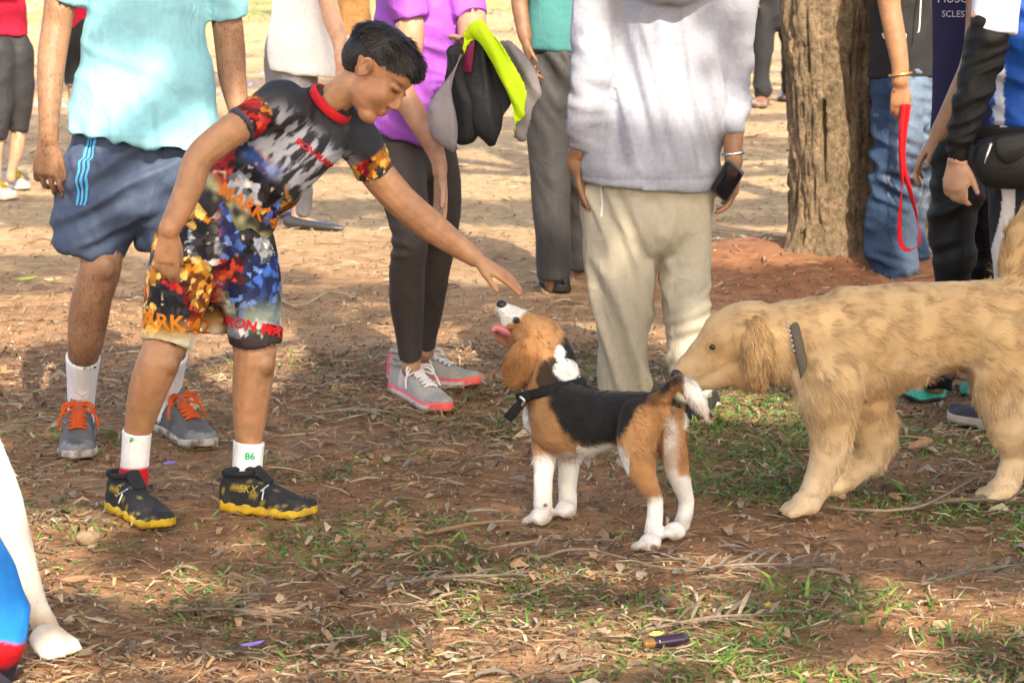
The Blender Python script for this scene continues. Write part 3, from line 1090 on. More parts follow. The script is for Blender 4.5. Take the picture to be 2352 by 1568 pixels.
def crown_mesh(parent, P, size, rng, name='crown'):
    n = len(P)
    a = unit(rng.normal(0, 1, (n, 3)) * np.array((1, 1, 0.6)))
    b = unit(np.cross(a, rng.normal(0, 1, (n, 3))))
    L = size * rng.uniform(0.7, 1.3, n); Wd = L * 0.55
    V = np.stack([P - a * (L / 2)[:, None], P + b * (Wd / 2)[:, None] - a * (L * 0.05)[:, None], P + a * (L / 2)[:, None], P - b * (Wd / 2)[:, None] - a * (L * 0.05)[:, None]], 1).reshape(-1, 3)
    F = (np.arange(n) * 4)[:, None] + np.arange(4)[None]
    c = np.array([(0.06, 0.11, 0.025), (0.08, 0.14, 0.03), (0.05, 0.09, 0.02), (0.11, 0.15, 0.035)])[rng.integers(0, 4, n)] * rng.uniform(0.7, 1.3, (n, 1))
    return put(name, V, F, TREELEAF, parent, lambda V_, N_: np.repeat(c, 4, 0), smooth=False)


KX = SUN_DIR.x / math.tan(SUN_EL); KY = SUN_DIR.y / math.tan(SUN_EL)


def lift(gx, gy, H):
    """the crown point at height H that shades ground point (gx, gy)"""
    return np.stack([gx - KX * H, gy - KY * H, H], 1)


def edge(gx):
    return np.interp(gx, [-3, -1.5, -0.7, -0.1, 0.5, 1.5, 3], [6.7, 7.05, 7.5, 7.9, 7.9, 8.4, 8.6])


HOLES = []
for (u, v, ru, rv) in ((420, 1360, 0.15, 0.10), (1090, 1490, 0.20, 0.16), (1340, 1440, 0.22, 0.10), (2260, 1405, 0.16, 0.14), (2120, 1380, 0.10, 0.16), (60, 1540, 0.2, 0.14),
                       (1560, 1500, 0.10, 0.08), (700, 1540, 0.12, 0.06), (1700, 930, 0.22, 0.2), (1330, 1310, 0.08, 0.06), (240, 1340, 0.08, 0.05), (1850, 1540, 0.12, 0.07)):
    g = G(u, v); HOLES.append((g.x, g.y, ru * 1.35, rv * 1.45))
HOLES.append((-1.12, 5.45, 0.24, 0.55))
_hr = np.random.default_rng(14)
for _ in range(30):
    HOLES.append((_hr.uniform(-1.0, 1.15), _hr.uniform(4.45, 5.45), _hr.uniform(0.06, 0.18), _hr.uniform(0.05, 0.13)))


def shade_density(gx, gy):
    P = np.stack([gx, gy, 0 * gx], 1)
    d = 1 - ss(-0.10, 0.12, gy - edge(gx) + (fbm(P * 2.3, 91, 2) - 0.5) * 0.7)
    fringe = ss(0.50, 0.60, fbm(P * 3.4, 97, 3)) * (1 - ss(0.5, 1.5, gy - edge(gx)))
    d = np.maximum(d, fringe)
    for hx, hy, a, b in HOLES:
        q = ((gx - hx) / a) ** 2 + ((gy - hy) / b) ** 2 + (fbm(P * 6, 92, 2) - 0.5) * 1.4
        d = d * ss(0.55, 1.25, q)
    return d


rc = np.random.default_rng(33)
n = 60000
gx = rc.uniform(-4.5, 5.5, n); gy = rc.uniform(1.0, 10.2, n)
k = shade_density(gx, gy) > rc.random(n) * 0.98 + 0.01
gx, gy = gx[k], gy[k]
H = rc.uniform(4.6, 7.4, len(gx))
P = lift(gx, gy, H)
for side_, lab, tx in ((-1, 'broad leafy tree behind the viewer shading the left foreground', -3.2), (1, 'broad leafy tree behind the viewer shading the right foreground', 4.6)):
    sel = (gx < 0.4) if side_ < 0 else (gx >= 0.4)
    Q = P[sel]
    t = empty('shade_tree', (tx, -3.5, 0), lab, 'tree')
    base = Vector((tx, -3.5, -0.05))
    trunk_mesh(t, [base, base + Vector((0.05, 0, 1.6)), base + Vector((-0.1, 0.2, 3.4)), base + Vector((0, 0.3, 5.4))], [0.30, 0.24, 0.21, 0.12], (0.24, 0.17, 0.11), 5, detail=0.2, nr=28)
    for q in (0, 1, 2, 3):
        e_ = Vector(tuple(Q[(q * 977) % len(Q)])); e_.z = 5.6
        limb_mesh(t, [base + Vector((0, 0.15, 2.6 + q * 0.4)), (base + Vector((0, 0.2, 3)) + e_) / 2 + Vector((0, 0, 0.5)), e_], [0.11, 0.07, 0.03], (0.22, 0.16, 0.1))
    crown_mesh(t, Q, 0.155, rc)

# the trunk in view, pitted and half in shade
tr = empty('tree', TREE, 'thick pitted tree trunk standing on a mound of red earth behind the jeans wearer', 'tree')
trunk_mesh(tr, [W(1912, 600, TREE.y), W(1915, 470, TREE.y), W(1913, 300, TREE.y), W(1910, 150, TREE.y), W(1906, 0, TREE.y), W(1912, -300, TREE.y), W(1925, -900, TREE.y + .1), W(1925, -2000, TREE.y + .2)],
           [0.182, 0.165, 0.166, 0.174, 0.186, 0.18, 0.15, 0.10], (0.35, 0.275, 0.20), 14, nr=120, pits=0.08)
# far trunk between the white blouse and the purple shirt
FT = G(815, 78)
tf = empty('tree', FT, 'smooth orange brown tree trunk far behind the boy', 'tree')
trunk_mesh(tf, [W(815, 90, FT.y), W(812, 40, FT.y), W(808, -60, FT.y), W(806, -500, FT.y), W(810, -1100, FT.y)], [0.24, 0.19, 0.185, 0.17, 0.11], (0.36, 0.20, 0.09), 41, detail=0.2, nr=40)
# second trunk glimpsed behind the jeans
ST = G(2150, 560)
ts_ = empty('tree', ST, 'narrow brown tree trunk glimpsed between the jeans and the black trousers', 'tree')
trunk_mesh(ts_, [W(2152, 585, ST.y), W(2150, 450, ST.y), W(2150, 200, ST.y), W(2160, -300, ST.y), W(2170, -1500, ST.y)], [0.11, 0.095, 0.09, 0.085, 0.06], (0.20, 0.11, 0.06), 61, detail=0.2, nr=40)

# crowns above the frame: thin, streaky shade over the ground behind
n = 34000
gx = rc.uniform(-5, 5.5, n); gy = 8.8 + 16 * rc.random(n)
Pn = np.stack([gx * 0.40, gy * 1.0, 0 * gx], 1)
f_ = fbm(Pn, 95, 3)
for y0_, y1_, am in ((8.9, 9.5, .04), (11.7, 13.1, .12), (14.6, 15.6, .07), (17.0, 17.8, .07), (20, 21.5, .06)):
    f_ = f_ + am * ss(y0_ - .2, y0_ + .2, gy) * (1 - ss(y1_ - .2, y1_ + .2, gy))
k = (f_ > 0.525) & (rc.random(n) < 0.85)
gx, gy = gx[k], gy[k]
P = lift(gx, gy, rc.uniform(5.5, 9.0, len(gx)))
for t, m in ((tr, (P[:, 0] > -2) & (P[:, 1] < 16)), (tf, (P[:, 1] >= 16)), (ts_, (P[:, 0] <= -2) & (P[:, 1] < 16))):
    if t is ts_:
        lt = empty('shade_tree', (-5.5, 7.0, 0), 'leafy tree out of view beyond the left edge', 'tree')
        b0 = Vector((-5.5, 7.0, -.05))
        trunk_mesh(lt, [b0, b0 + Vector((.1, 0, 3)), b0 + Vector((.2, .2, 6.5))], [.22, .17, .08], (.25, .17, .11), 71, detail=0.2, nr=28)
        t = lt
    crown_mesh(t, P[m], 0.26, rc)
    b0 = Vector(t.location)
    for q in range(4):
        e_ = Vector(tuple(P[m][(q * 531 + 40) % m.sum()]))
        s_ = b0 + Vector((0, 0, 3.4))
        limb_mesh(t, [s_, (s_ + e_) / 2 + Vector((0, 0, 0.6)), e_], [0.08, 0.05, 0.02], (0.25, 0.17, 0.1))
# ------------------------------------------------------------------ the boy
NBOY = 'boy in a colourful printed shirt and shorts bending down to reach for the beagle'
gb = G(440, 1190)
boy = empty('person', gb, NBOY, 'person')
SKB = np.array((0.40, 0.205, 0.105))


def skincol(base, seed=3, dark=None):
    base = np.asarray(base)

    def f(V, N):
        c = base[None] * (0.88 + 0.24 * fbm(V * 14, seed, 3))[:, None]
        red = ss(0.5, 0.8, fbm(V * 9, seed + 5, 2))[:, None]
        c = c * (1 + red * np.array((0.06, -0.04, -0.05)))
        if dark is not None:
            c = dark(V, N, c)
        return c
    return f


B = Blob()
# torso core, arms, legs
B.tube([(470, 560, 6.06, 70), (520, 480, 6.05, 75), (600, 395, 6.03, 72), (680, 320, 6.02, 80), (735, 262, 6.03, 60), (765, 235, 6.03, 38)], depth=0.75)
B.tube([(750, 245, 6.03, 40), (785, 215, 6.02, 40), (815, 195, 6.01, 42)])                      # neck
B.tube([(655, 245, 5.97, 45), (610, 255, 5.92, 42), (551, 289, 5.88, 39), (490, 332, 5.86, 37), (455, 368, 5.85, 35), (436, 425, 5.84, 34), (412, 480, 5.83, 30), (390, 525, 5.82, 26)])
B.tube([(800, 300, 6.08, 45), (838, 350, 6.11, 42), (868, 400, 6.12, 41), (910, 450, 6.14, 39), (950, 487, 6.15, 38), (1000, 527, 6.16, 35), (1050, 564, 6.17, 28), (1090, 592, 6.17, 22)])
B.tube([(440, 590, 6.04, 78), (408, 690, 5.99, 64), (375, 800, 5.95, 50), (362, 835, 5.94, 50), (340, 895, 5.95, 46), (324, 955, 5.965, 38), (314, 1005, 5.975, 31), (309, 1060, 5.985, 31), (306, 1100, 5.99, 33)])
B.tube([(540, 590, 6.06, 80), (570, 690, 6.05, 62), (584, 790, 6.04, 52), (584, 830, 6.04, 50), (578, 900, 6.04, 46), (573, 965, 6.04, 39), (571, 1015, 6.04, 33), (567, 1080, 6.04, 32), (566, 1120, 6.04, 34)])
# knee caps
B.ell(W(385, 835, 5.915), (0.028, 0.022, 0.03)); B.ell(W(606, 838, 6.01), (0.026, 0.022, 0.03))
hand(B, W(388, 530, 5.82), (-0.10, 0.05, -1), (0.05, 1, 0), (1, 0.0, 0), L=0.135, curl=0.42, spread=0.03, fr=1.12, thumb=(0.9, 0.3, 0.3), wr=0.026)
d_ = W(1190, 652, 6.18) - W(1090, 592, 6.17)
hand(B, W(1092, 593, 6.17), d_, (0.0, 0.25, -1), (-0.1, -1, -0.25), L=0.142, curl=0.13, spread=0.07, fr=1.1, thumb=(0.9, 0.45, 0.35), wr=0.023)
HB = 0.205
hc = W(866, 172, 6.0)
fwd_b = Vector((0.72, -0.30, -0.66)); up_b = Vector((0.70, 0.05, 0.72))
frame_b = head(B, hc, fwd_b, up_b, HB)
cb_, Mb_ = frame_b


def boy_dark(V, N, c):
    l = (V - cb_) @ Mb_ / HB
    inh = (np.abs(l).max(1) < 0.62)
    lips = np.exp(-((l[:, 2] + 0.27) / 0.05) ** 2 - (l[:, 0] / 0.10) ** 2) * (l[:, 1] > 0.3) * inh
    c = c * (1 - lips[:, None] * np.array((0.22, 0.42, 0.38)))
    for s in (-1, 1):
        bw = np.exp(-((l[:, 2] - 0.10 - 0.03 * np.abs(l[:, 0]) * s * 0) / 0.022) ** 2 - ((l[:, 0] - 0.15 * s) / 0.085) ** 2) * (l[:, 1] > 0.18) * inh
        ey = np.exp(-((l[:, 2] - 0.005) / 0.022) ** 2 - ((l[:, 0] - 0.145 * s) / 0.055) ** 2) * (l[:, 1] > 0.2) * inh
        c = c * (1 - 0.88 * np.clip(bw, 0, 1)[:, None]) * (1 - 0.9 * np.clip(ey, 0, 1)[:, None])
    er = np.exp(-((l[:, 2] - 0.0) / 0.05) ** 2 - ((l[:, 1] + 0.02) / 0.035) ** 2) * (np.abs(l[:, 0]) > 0.30) * inh
    c = c * (1 - 0.6 * er[:, None])
    kn = np.exp(-((V - np.array(tuple(W(404, 838, 5.915)))) ** 2).sum(1) / 0.028 ** 2) + np.exp(-((V - np.array(tuple(W(624, 846, 6.0)))) ** 2).sum(1) / 0.028 ** 2)
    return c * (1 - 0.45 * np.clip(kn, 0, 1))[:, None]


skin_up('body', B, SKIN(), boy, skincol(SKB, 3, boy_dark), voxel=0.0036, smooth=4, key='boy_body')
hair_on(boy, frame_b, HB, n=16000, length=0.036)

# ---- print of the cloth: bright comic-like patches, no figure


def cells(V, n, seed, zones, edge_w=0.0008, warp=0.012, zsc=11.0, glint=0.74):
    """an illustration-like print: zones of related colours broken into small shards with light glints"""
    from mathutils.kdtree import KDTree
    r = np.random.default_rng(seed)
    V = np.asarray(V)
    Q = V + (np.stack([fbm(V * 40, seed + k, 2) for k in range(3)], 1) - 0.5) * warp * 2
    lo, hi = Q.min(0) - 0.02, Q.max(0) + 0.02
    pts = r.uniform(lo, hi, (n, 3))
    zn = np.stack([vn(pts * zsc, seed + 30 + k) for k in range(len(zones))], 1).argmax(1)
    pc = np.array([zones[z][r.integers(0, len(zones[z]))] for z in zn]) * r.uniform(0.45, 1.35, (n, 1))
    kd = KDTree(n)
    for k in range(n):
        kd.insert(pts[k], k)
    kd.balance()
    j = np.empty(len(Q), int); dd = np.empty(len(Q)); zz = np.empty(len(Q), int)
    for k, q in enumerate(Q.tolist()):
        (_, a, d0), (_, b, d1) = kd.find_n(q, 2)
        j[k] = a; dd[k] = d1 - d0; zz[k] = b
    c = pc[j] * (0.6 + 0.8 * fbm(V * 70, seed + 9, 2))[:, None]
    c[(dd < edge_w * 1.6) & (zn[j] != zn[zz])] = (0.02, 0.018, 0.02)
    return mixc(c, np.array((0.72, 0.62, 0.45)), 0.75 * ss(glint, glint + 0.07, fbm(V * 75, seed + 12, 2)))


PZ = lambda *h: np.array([lin(x) for x in h])
Z_RED = PZ('#9c141c', '#b8222a', '#6c0f14', '#401014', '#c2452a'); Z_GOLD = PZ('#c97c22', '#e0a640', '#9a5a1c', '#6a3314', '#efc868'); Z_BLUE = PZ('#22356f', '#345aa8', '#161d3e', '#5f7fc0', '#1a2450')
Z_DARK = PZ('#17151a', '#26242a', '#0f0f12', '#343038'); Z_PALE = PZ('#b9bcc6', '#8d929e', '#d4d2cc', '#6a7080'); Z_SAGE = PZ('#8f9a86', '#6d7564', '#aab0a0')


# shirt
TA = np.array(tuple(W(500, 498, 6.05))); TB = np.array(tuple(W(752, 240, 6.03)))
TX = (TB - TA); TL = np.linalg.norm(TX); TX /= TL
TS = np.array((0.73, 0, -0.67)); TS = TS - TX * TS.dot(TX); TS /= np.linalg.norm(TS)       # across the chest, to his left


def shirt_col(V, N):
    d = V - TA
    t = d @ TX / TL; w = d @ TS / 0.125
    front = ss(-0.15, 0.25, -N[:, 1])
    blk = np.array((0.026, 0.027, 0.034))
    c = blk[None] * (0.8 + 0.6 * fbm(V * 40, 4))[:, None]
    # grey-white burst over the chest
    burst = ss(0.44, 0.54, fbm(V @ np.stack([TX * 22, TS * 75, np.array((0, 1, 0)) * 40], 1), 8, 4)) * ss(0.42, 0.54, t) * (1 - ss(0.78, 0.92, t)) * ss(-0.85, -0.45, w) * front
    c = mixc(c, np.array((0.50, 0.52, 0.60)), 0.85 * burst)
    pr = cells(V, 26000, 21, [Z_RED, Z_GOLD, Z_BLUE, Z_DARK, Z_RED, Z_PALE], zsc=14.0)
    inp = ss(0.16, 0.20, t - 0.05 * w) * (1 - ss(0.44, 0.56, t + 0.10 * w + 0.18 * (fbm(V * 22, 6, 2) - 0.5))) * ss(-1.1, -0.95, w)
    c = mixc(c, pr, inp * front)
    # pale green-yellow fade under the print
    low = np.exp(-((t - 0.15 + 0.03 * w) / 0.045) ** 2) * front * ss(-0.9, -0.6, w)
    c = mixc(c, np.array((0.62, 0.60, 0.28)), 0.75 * low * ss(0.35, 0.6, fbm(V * 30, 13, 2)))
    # blue figureless swash across the middle
    sw = np.exp(-((t - 0.50 - 0.06 * w) / 0.045) ** 2) * ss(-0.6, -0.35, w) * (1 - ss(0.15, 0.4, w)) * front
    c = mixc(c, mixc(np.array((0.03, 0.09, 0.36)), np.array((0.22, 0.33, 0.62)), ss(0.45, 0.6, fbm(V * 35, 5, 2))), 0.9 * sw)
    # white band at the hem
    hem = (1 - ss(0.005, 0.03, t + 0.05 * np.abs(w - 0.1)))
    c = mixc(c, np.array((0.62, 0.61, 0.60)), hem * ss(0.25, 0.45, fbm(V * np.array((9, 9, 30)), 17, 2)))
    # printed sleeve ends
    SLV = cells(V, 20000, 31, [Z_RED, Z_GOLD, Z_RED, Z_DARK], zsc=22.0)
    for S0, S1 in ((W(640, 235, 5.95), W(549, 290, 5.88)), (W(812, 315, 6.09), W(862, 400, 6.12))):
        S0 = np.array(tuple(S0)); S1 = np.array(tuple(S1)); ax = S1 - S0; ll = np.linalg.norm(ax); ax /= ll
        q = (V - S0) @ ax / ll; rd = np.linalg.norm(V - S0 - np.outer((V - S0) @ ax, ax), axis=1)
        m = ss(0.42, 0.5, q) * (rd < 0.062) * (q < 1.25)
        cc = SLV
        c = mixc(c, cc, m)
        c = mixc(c, np.array((0.05, 0.055, 0.075)), ss(0.93, 0.955, q) * (rd < 0.065) * (q < 1.3))
    return c


def shirt_disp(V, N):
    d = V - TA; t = d @ TX / TL; w = d @ TS / 0.125
    f = folds(0.007, (11, 11, 11), 5)(V, N)
    diag = np.sin((t * 1.0 + 0.35 * w) * 26 + 3 * fbm(V * 7, 3, 2)) * 0.0045 * (1 - ss(0.35, 0.6, t))
    return f + diag


B = Blob()
B.tube([(497, 494, 6.05, 122, 0.72), (530, 462, 6.05, 118, 0.70), (585, 405, 6.04, 108, 0.74), (640, 352, 6.03, 104, 0.76), (695, 302, 6.03, 106, 0.70), (728, 268, 6.03, 92, 0.62), (750, 245, 6.03, 62, 0.62)], ends=('flat', 'round'), deep=0.06, wall=0.010, n=24)
B.tube([(672, 255, 5.99, 58), (640, 240, 5.955, 56), (600, 256, 5.92, 51), (549, 290, 5.88, 46)], ends=('round', 'flat'), wall=0.009, n=18)
B.tube([(775, 290, 6.07, 60), (812, 315, 6.09, 56), (842, 360, 6.11, 50), (860, 400, 6.12, 46)], ends=('round', 'flat'), wall=0.009, n=18)
shirt = skin_up('t_shirt', B, SHINY(), boy, shirt_col, voxel=0.004, smooth=3, disp=shirt_disp, key='boy_shirt')
# red collar
B = Blob()
nc = np.array(tuple(W(763, 235, 6.02))); nd = np.array(tuple(W(815, 180, 6.0))) - nc; nd /= np.linalg.norm(nd)
nc = nc - nd * 0.006
a1 = np.cross(nd, (0, 1, 0)); a1 /= np.linalg.norm(a1); a2 = np.cross(nd, a1)
ring = [nc + a1 * (0.056 * math.cos(t)) + a2 * (0.046 * math.sin(t)) for t in np.linspace(0, 2 * math.pi, 17)]
B.tubew(ring, [(0.0125, 0.0045)] * 17, side=nd, n=10, sub=3)
V, F = B.raw()
put('collar', V, F, KNIT(), shirt, lin('#c4202c'))
text_on('lettering', shirt, 'MARK 42', 0.046, W(580, 480, 5.93), (0.80, 0, -0.52), (0.52, 0, 0.80), ray(640, 420), 'boy_shirt', SHINY(), lin('#d9761d'), bold=0.0009, lift=0.003)
text_on('lettering', shirt, 'IRON MAN', 0.021, W(722, 352, 5.93), (0.80, 0, -0.58), (0.58, 0, 0.80), ray(640, 420), 'boy_shirt', SHINY(), lin('#c81e26'), bold=0.0006, lift=0.003)

# shorts


def shorts_col(V, N):
    u = np.array(tuple(W(500, 560, 6.0)))
    x = V[:, 0] - u[0]; z = V[:, 2]
    left = ss(-0.02, 0.03, x)
    a = cells(V, 16000, 41, [Z_RED, Z_GOLD, Z_DARK, Z_RED, Z_PALE, Z_DARK], zsc=15.0)
    b = cells(V, 12000, 42, [Z_BLUE, Z_DARK, Z_BLUE, Z_PALE, Z_RED, Z_SAGE], zsc=12.0, glint=0.8)
    c = mixc(a, b, left)
    pu = V[:, 2]
    zl = W(385, 742, 5.95).z; zb = W(385, 790, 5.95).z
    fade = (1 - ss(zb, zl + 0.03, pu)) * (1 - left)
    c = mixc(c, mixc(np.array(lin('#e9b04a')), np.array(lin('#dfe0c8')), 1 - ss(zb, zl, pu)), 0.85 * fade)
    zr = W(585, 772, 6.0).z
    c = mixc(c, np.array((0.045, 0.03, 0.032)), (1 - ss(zr - 0.004, zr + 0.004, pu)) * left)
    gg = np.exp(-((pu - W(600, 725, 6).z) / 0.03) ** 2) * left * ss(0.04, 0.07, x)
    c = mixc(c, np.array(lin('#93a08c')), 0.8 * gg)
    return c


B = Blob()
B.tube([(500, 470, 6.05, 112, 0.72), (498, 520, 6.05, 122, 0.75), (495, 580, 6.05, 128, 0.72), (495, 625, 6.05, 110, 0.72)], n=24)
B.tube([(440, 560, 6.03, 85), (418, 640, 5.99, 80), (398, 720, 5.97, 68), (382, 788, 5.955, 60)], ends=('round', 'flat'), wall=0.010, n=20)
B.tube([(545, 565, 6.06, 86), (566, 640, 6.05, 78), (580, 720, 6.04, 66), (586, 790, 6.04, 60)], ends=('round', 'flat'), wall=0.010, n=20)
B.tube([(500, 620, 6.10, 45), (498, 700, 6.12, 38), (500, 760, 6.12, 36)], ends=('round', 'flat'), n=14)
shorts = skin_up('shorts', B, SHINY(), boy, shorts_col, voxel=0.004, smooth=3, disp=folds(0.009, (12, 12, 9), 12), key='boy_shorts')
text_on('lettering', shorts, 'MARK 42', 0.052, W(388, 742, 5.85), (1, 0, -0.12), (0.12, 0, 1), ray(480, 750), 'boy_shorts', SHINY(), lin('#cf7a1c'), bold=0.0012, lift=0.003, shear=-0.15)
text_on('lettering', shorts, 'IRON MAN', 0.034, W(592, 752, 5.9), (1, 0, -0.22), (0.22, 0, 1), ray(480, 750), 'boy_shorts', SHINY(), lin('#d3202b'), bold=0.001, lift=0.003)
text_on('lettering', shorts, 'MARVEL', 0.010, W(616, 741, 5.9), (1, 0, -0.1), (0.1, 0, 1), ray(480, 750), 'boy_shorts', SHINY(), lin('#e8d9d9'), lift=0.003)

# socks
GREEN86 = lin('#1f9a63')
for k, (pts, tx, red) in enumerate((([(315, 988, 5.972, 35.5), (312, 1030, 5.98, 34), (309, 1070, 5.985, 34), (306, 1100, 5.99, 36)], None, 1072),
                                    ([(572, 1013, 6.04, 37.5), (569, 1055, 6.04, 36), (567, 1095, 6.04, 36), (566, 1120, 6.04, 37)], 'f', 1094))):
    B = Blob(); B.tube(pts, ends=('flat', 'round'), wall=0.004, n=20, deep=0.02)
    zz = W(pts[0][0], red, pts[0][2]).z
    V, F = B.raw()

    def sc_(V_, N_, zz=zz, p=pts):
        c = np.tile(np.array((0.74, 0.74, 0.76)), (len(V_), 1))
        return mixc(c, lin('#c41a25'), 1 - ss(zz - 0.002, zz + 0.002, V_[:, 2]))
    Vf, Ff = B.fuse(0.0035, 2)
    s_ = put('sock', Vf, Ff, KNIT(), boy, sc_)
    SURF['sock%d' % k] = (Vf, Ff)
    if k == 1:
        text_on('lettering', s_, '86', 0.024, W(574, 1048, 5.9), (1, 0, 0), (0, 0, 1), ray(574, 1048), 'sock1', KNIT(), GREEN86, bold=0.0008, lift=0.0015)
    else:
        text_on('lettering', s_, '86', 0.024, W(284, 1030, 5.88), (0.8, -0.6, 0), (0, 0, 1), (0.75, 0.66, -0.15), 'sock0', KNIT(), GREEN86, bold=0.0008, lift=0.0015)


# black and yellow trainers
def tr_up(t, s, z, V):
    c = np.tile(np.array((0.020, 0.022, 0.024)), (len(V), 1)) * (0.7 + 0.7 * fbm(V * 60, 3))[:, None]
    y = np.array((0.36, 0.25, 0.03))
    m = ((np.abs(z - 0.42 - 0.25 * np.sin(t * 7)) < 0.035) & (t < 0.62) & (np.abs(s) > 0.35))
    c[m] = y
    m = (np.abs(((t * 9 + z * 3) % 1.0) - 0.5) < 0.09) & (t > 0.32) & (t < 0.68) & (np.abs(s) < 0.5)
    c[m] = np.array((0.22, 0.19, 0.05))
    m = (z < 0.36) & (t > 0.5) & (np.abs(((t * 11 + z * 4) % 1.0) - 0.5) < 0.12) & (np.abs(s) > 0.4)
    c[m] = np.array((0.30, 0.24, 0.08))
    dirt = ss(0.5, 0.75, fbm(V * 45, 9, 3))
    return mixc(c, np.array((0.12, 0.10, 0.08)), 0.5 * dirt * ss(0.7, 0.2, z))


def tr_sole(t, s, z, V):
    c = np.tile(np.array((0.62, 0.40, 0.02)), (len(V), 1)) * (0.7 + 0.5 * fbm(V * 50, 6, 3))[:, None]
    return mixc(c, np.array((0.20, 0.13, 0.05)), 0.55 * ss(0.5, 0.75, fbm(V * 60, 7, 3)))


boots = []
for (h_, t_, tx) in (((258, 1162), (386, 1214), 'a'), ((508, 1168), (726, 1186), 'b')):
    A = G(*h_); Bq = G(*t_)
    A.z = float(gz([A.x], [A.y])[0]) + 0.004; Bq.z = float(gz([Bq.x], [Bq.y])[0]) + 0.004
    o = shoe(boy, A, Bq, 0.090, 0.098, tr_up, tr_sole, sole_h=0.024, wavy=0.004, tongue=np.array((0.02, 0.022, 0.025)))
    ax = (Bq - A).normalized(); sd = ax.cross(Vector((0, 0, 1)))
    sfc = SURF[('shoe', o.name)]
    side_n = sd if sd.y < 0 else -sd
    text_on('lettering', o, 'SKX' if tx == 'b' else 'S', 0.026 if tx == 'b' else 0.042, A + ax * 0.085 + Vector((0, 0, 0.062)) + side_n * 0.05, ax if ax.cross(Vector((0, 0, 1))).dot(side_n) > 0 else -ax, (0, 0, 1), -side_n, sfc, RUBBER(), np.array((0.45, 0.34, 0.06)), shear=0.2, lift=0.002)
    # strap with metal ring
    Bs = Blob()
    m0 = A + ax * 0.128 + Vector((0, 0, 0.066))
    Bs.tubew([m0 + side_n * 0.046, m0 + side_n * 0.030 + Vector((0, 0, 0.012)) + ax * 0.012], [0.0022] * 2, n=6)
    Bs.tubew([m0 + side_n * 0.040 + ax * 0.004, m0 + side_n * 0.050 + ax * 0.004 - Vector((0, 0, 0.020))], [0.0020] * 2, n=6)
    V, F = Bs.raw(); put('strap_ring', V, F, METAL(), o, (0.6, 0.6, 0.6))
    text_on('lettering', o, 'SKECHERS', 0.013, A + ax * 0.095 + Vector((0, 0, 0.104)), (sd if sd.x > 0 else -sd), (0, 0, 1), ax * -1 if ax.y < 0 else -side_n, sfc, RUBBER(), np.array((0.6, 0.6, 0.6)), lift=0.006) if tx == 'a' else None
# ------------------------------------------------------------------ the other people
def gY(v):
    return G(CX, v).y


def torso_and_head(B, top, Y, H=0.235, fw=(0, 1, 0.0), r=0.062):
    """neck and head above a shoulder point (u, v) that lies above the frame"""
    c = W(top[0], top[1], Y) - Vector((0, 0, 0.055))
    B.tubew([c - Vector((0, 0, 0.10)), c - Vector((0, 0, 0.03)), c + Vector((0, 0, 0.02)), c + Vector((0, 0, 0.08))], [r * 1.5, r * 1.1, r, r], n=12)
    return head(B, c + Vector((0, 0, 0.02 + H * 0.45)), fw, (0, 0, 1), H)


def stand(u, v):
    p = G(u, v); p.z = float(gz([p.x], [p.y])[0]) + 0.004
    return p


def person(u, v, label):
    return empty('person', G(u, v), label, 'person')


SKD = np.array((0.30, 0.155, 0.085)); SKM = np.array((0.36, 0.19, 0.11)); SKL = np.array((0.50, 0.30, 0.20))

# ---- man in the turquoise polo shirt
Y0 = 6.68
m1 = person(300, 1045, 'man in a turquoise polo shirt and navy shorts standing behind the boy')
B = Blob()
B.tube([(325, 400, Y0, 95, .5), (328, 330, Y0, 105, .5), (330, 150, Y0, 120, .55), (332, 0, Y0, 130, .6), (332, -130, Y0, 150, .5), (332, -190, Y0, 90, .6)])
fr = torso_and_head(B, (332, -235), Y0, fw=(0.1, -1, 0))
B.tube([(170, -130, Y0, 46), (150, -60, Y0 - .02, 42), (136, 20, Y0 - .03, 36), (130, 62, Y0 - .03, 35), (121, 120, Y0 - .05, 34), (116, 175, Y0 - .07, 31), (114, 235, Y0 - .09, 27), (112, 290, Y0 - .10, 23), (112, 318, Y0 - .10, 23)], n=16)
hand(B, W(110, 318, Y0 - .10), (-0.10, 0, -1), (0.35, 1, 0), (0.95, -0.3, 0), L=0.172, curl=0.62, spread=0.12, fr=1.0, thumb=(0.95, 0.35, 0.25), wr=0.027)
B.tube([(490, -130, Y0, 46), (512, -40, Y0 + .02, 42), (523, 60, Y0 + .03, 36), (529, 118, Y0 + .03, 35), (534, 180, Y0 + .02, 32), (546, 240, Y0, 26), (556, 285, Y0 - .02, 23)], n=16)
hand(B, W(556, 287, Y0 - .02), (0.05, 0, -1), (-0.4, 1, 0), (-0.95, -0.3, 0), L=0.168, curl=0.5, wr=0.027)
B.tube([(258, 420, Y0, 60), (238, 520, Y0 - .02, 54), (233, 590, Y0 - .05, 50), (230, 620, Y0 - .06, 48), (212, 680, Y0 - .05, 47), (203, 730, Y0 - .03, 47), (197, 780, Y0 - .02, 42), (190, 830, Y0 + .03, 34), (187, 890, Y0 + .08, 27), (186, 940, Y0 + .11, 26), (186, 975, Y0 + .12, 28)], n=18)
B.ell(W(238, 615, Y0 - .10), (.030, .022, .036))
B.tube([(392, 430, Y0 + .03, 60), (398, 540, Y0 + .03, 52), (393, 640, Y0 + .02, 49), (390, 730, Y0 + .05, 47), (390, 810, Y0 + .10, 38), (386, 870, Y0 + .15, 28), (384, 920, Y0 + .18, 26), (384, 958, Y0 + .19, 28)], n=18)
skin_up('body', B, SKIN(), m1, skincol(SKD, 13), voxel=0.0045, smooth=3)
hair_on(m1, fr, .235, n=1500)
B = Blob()
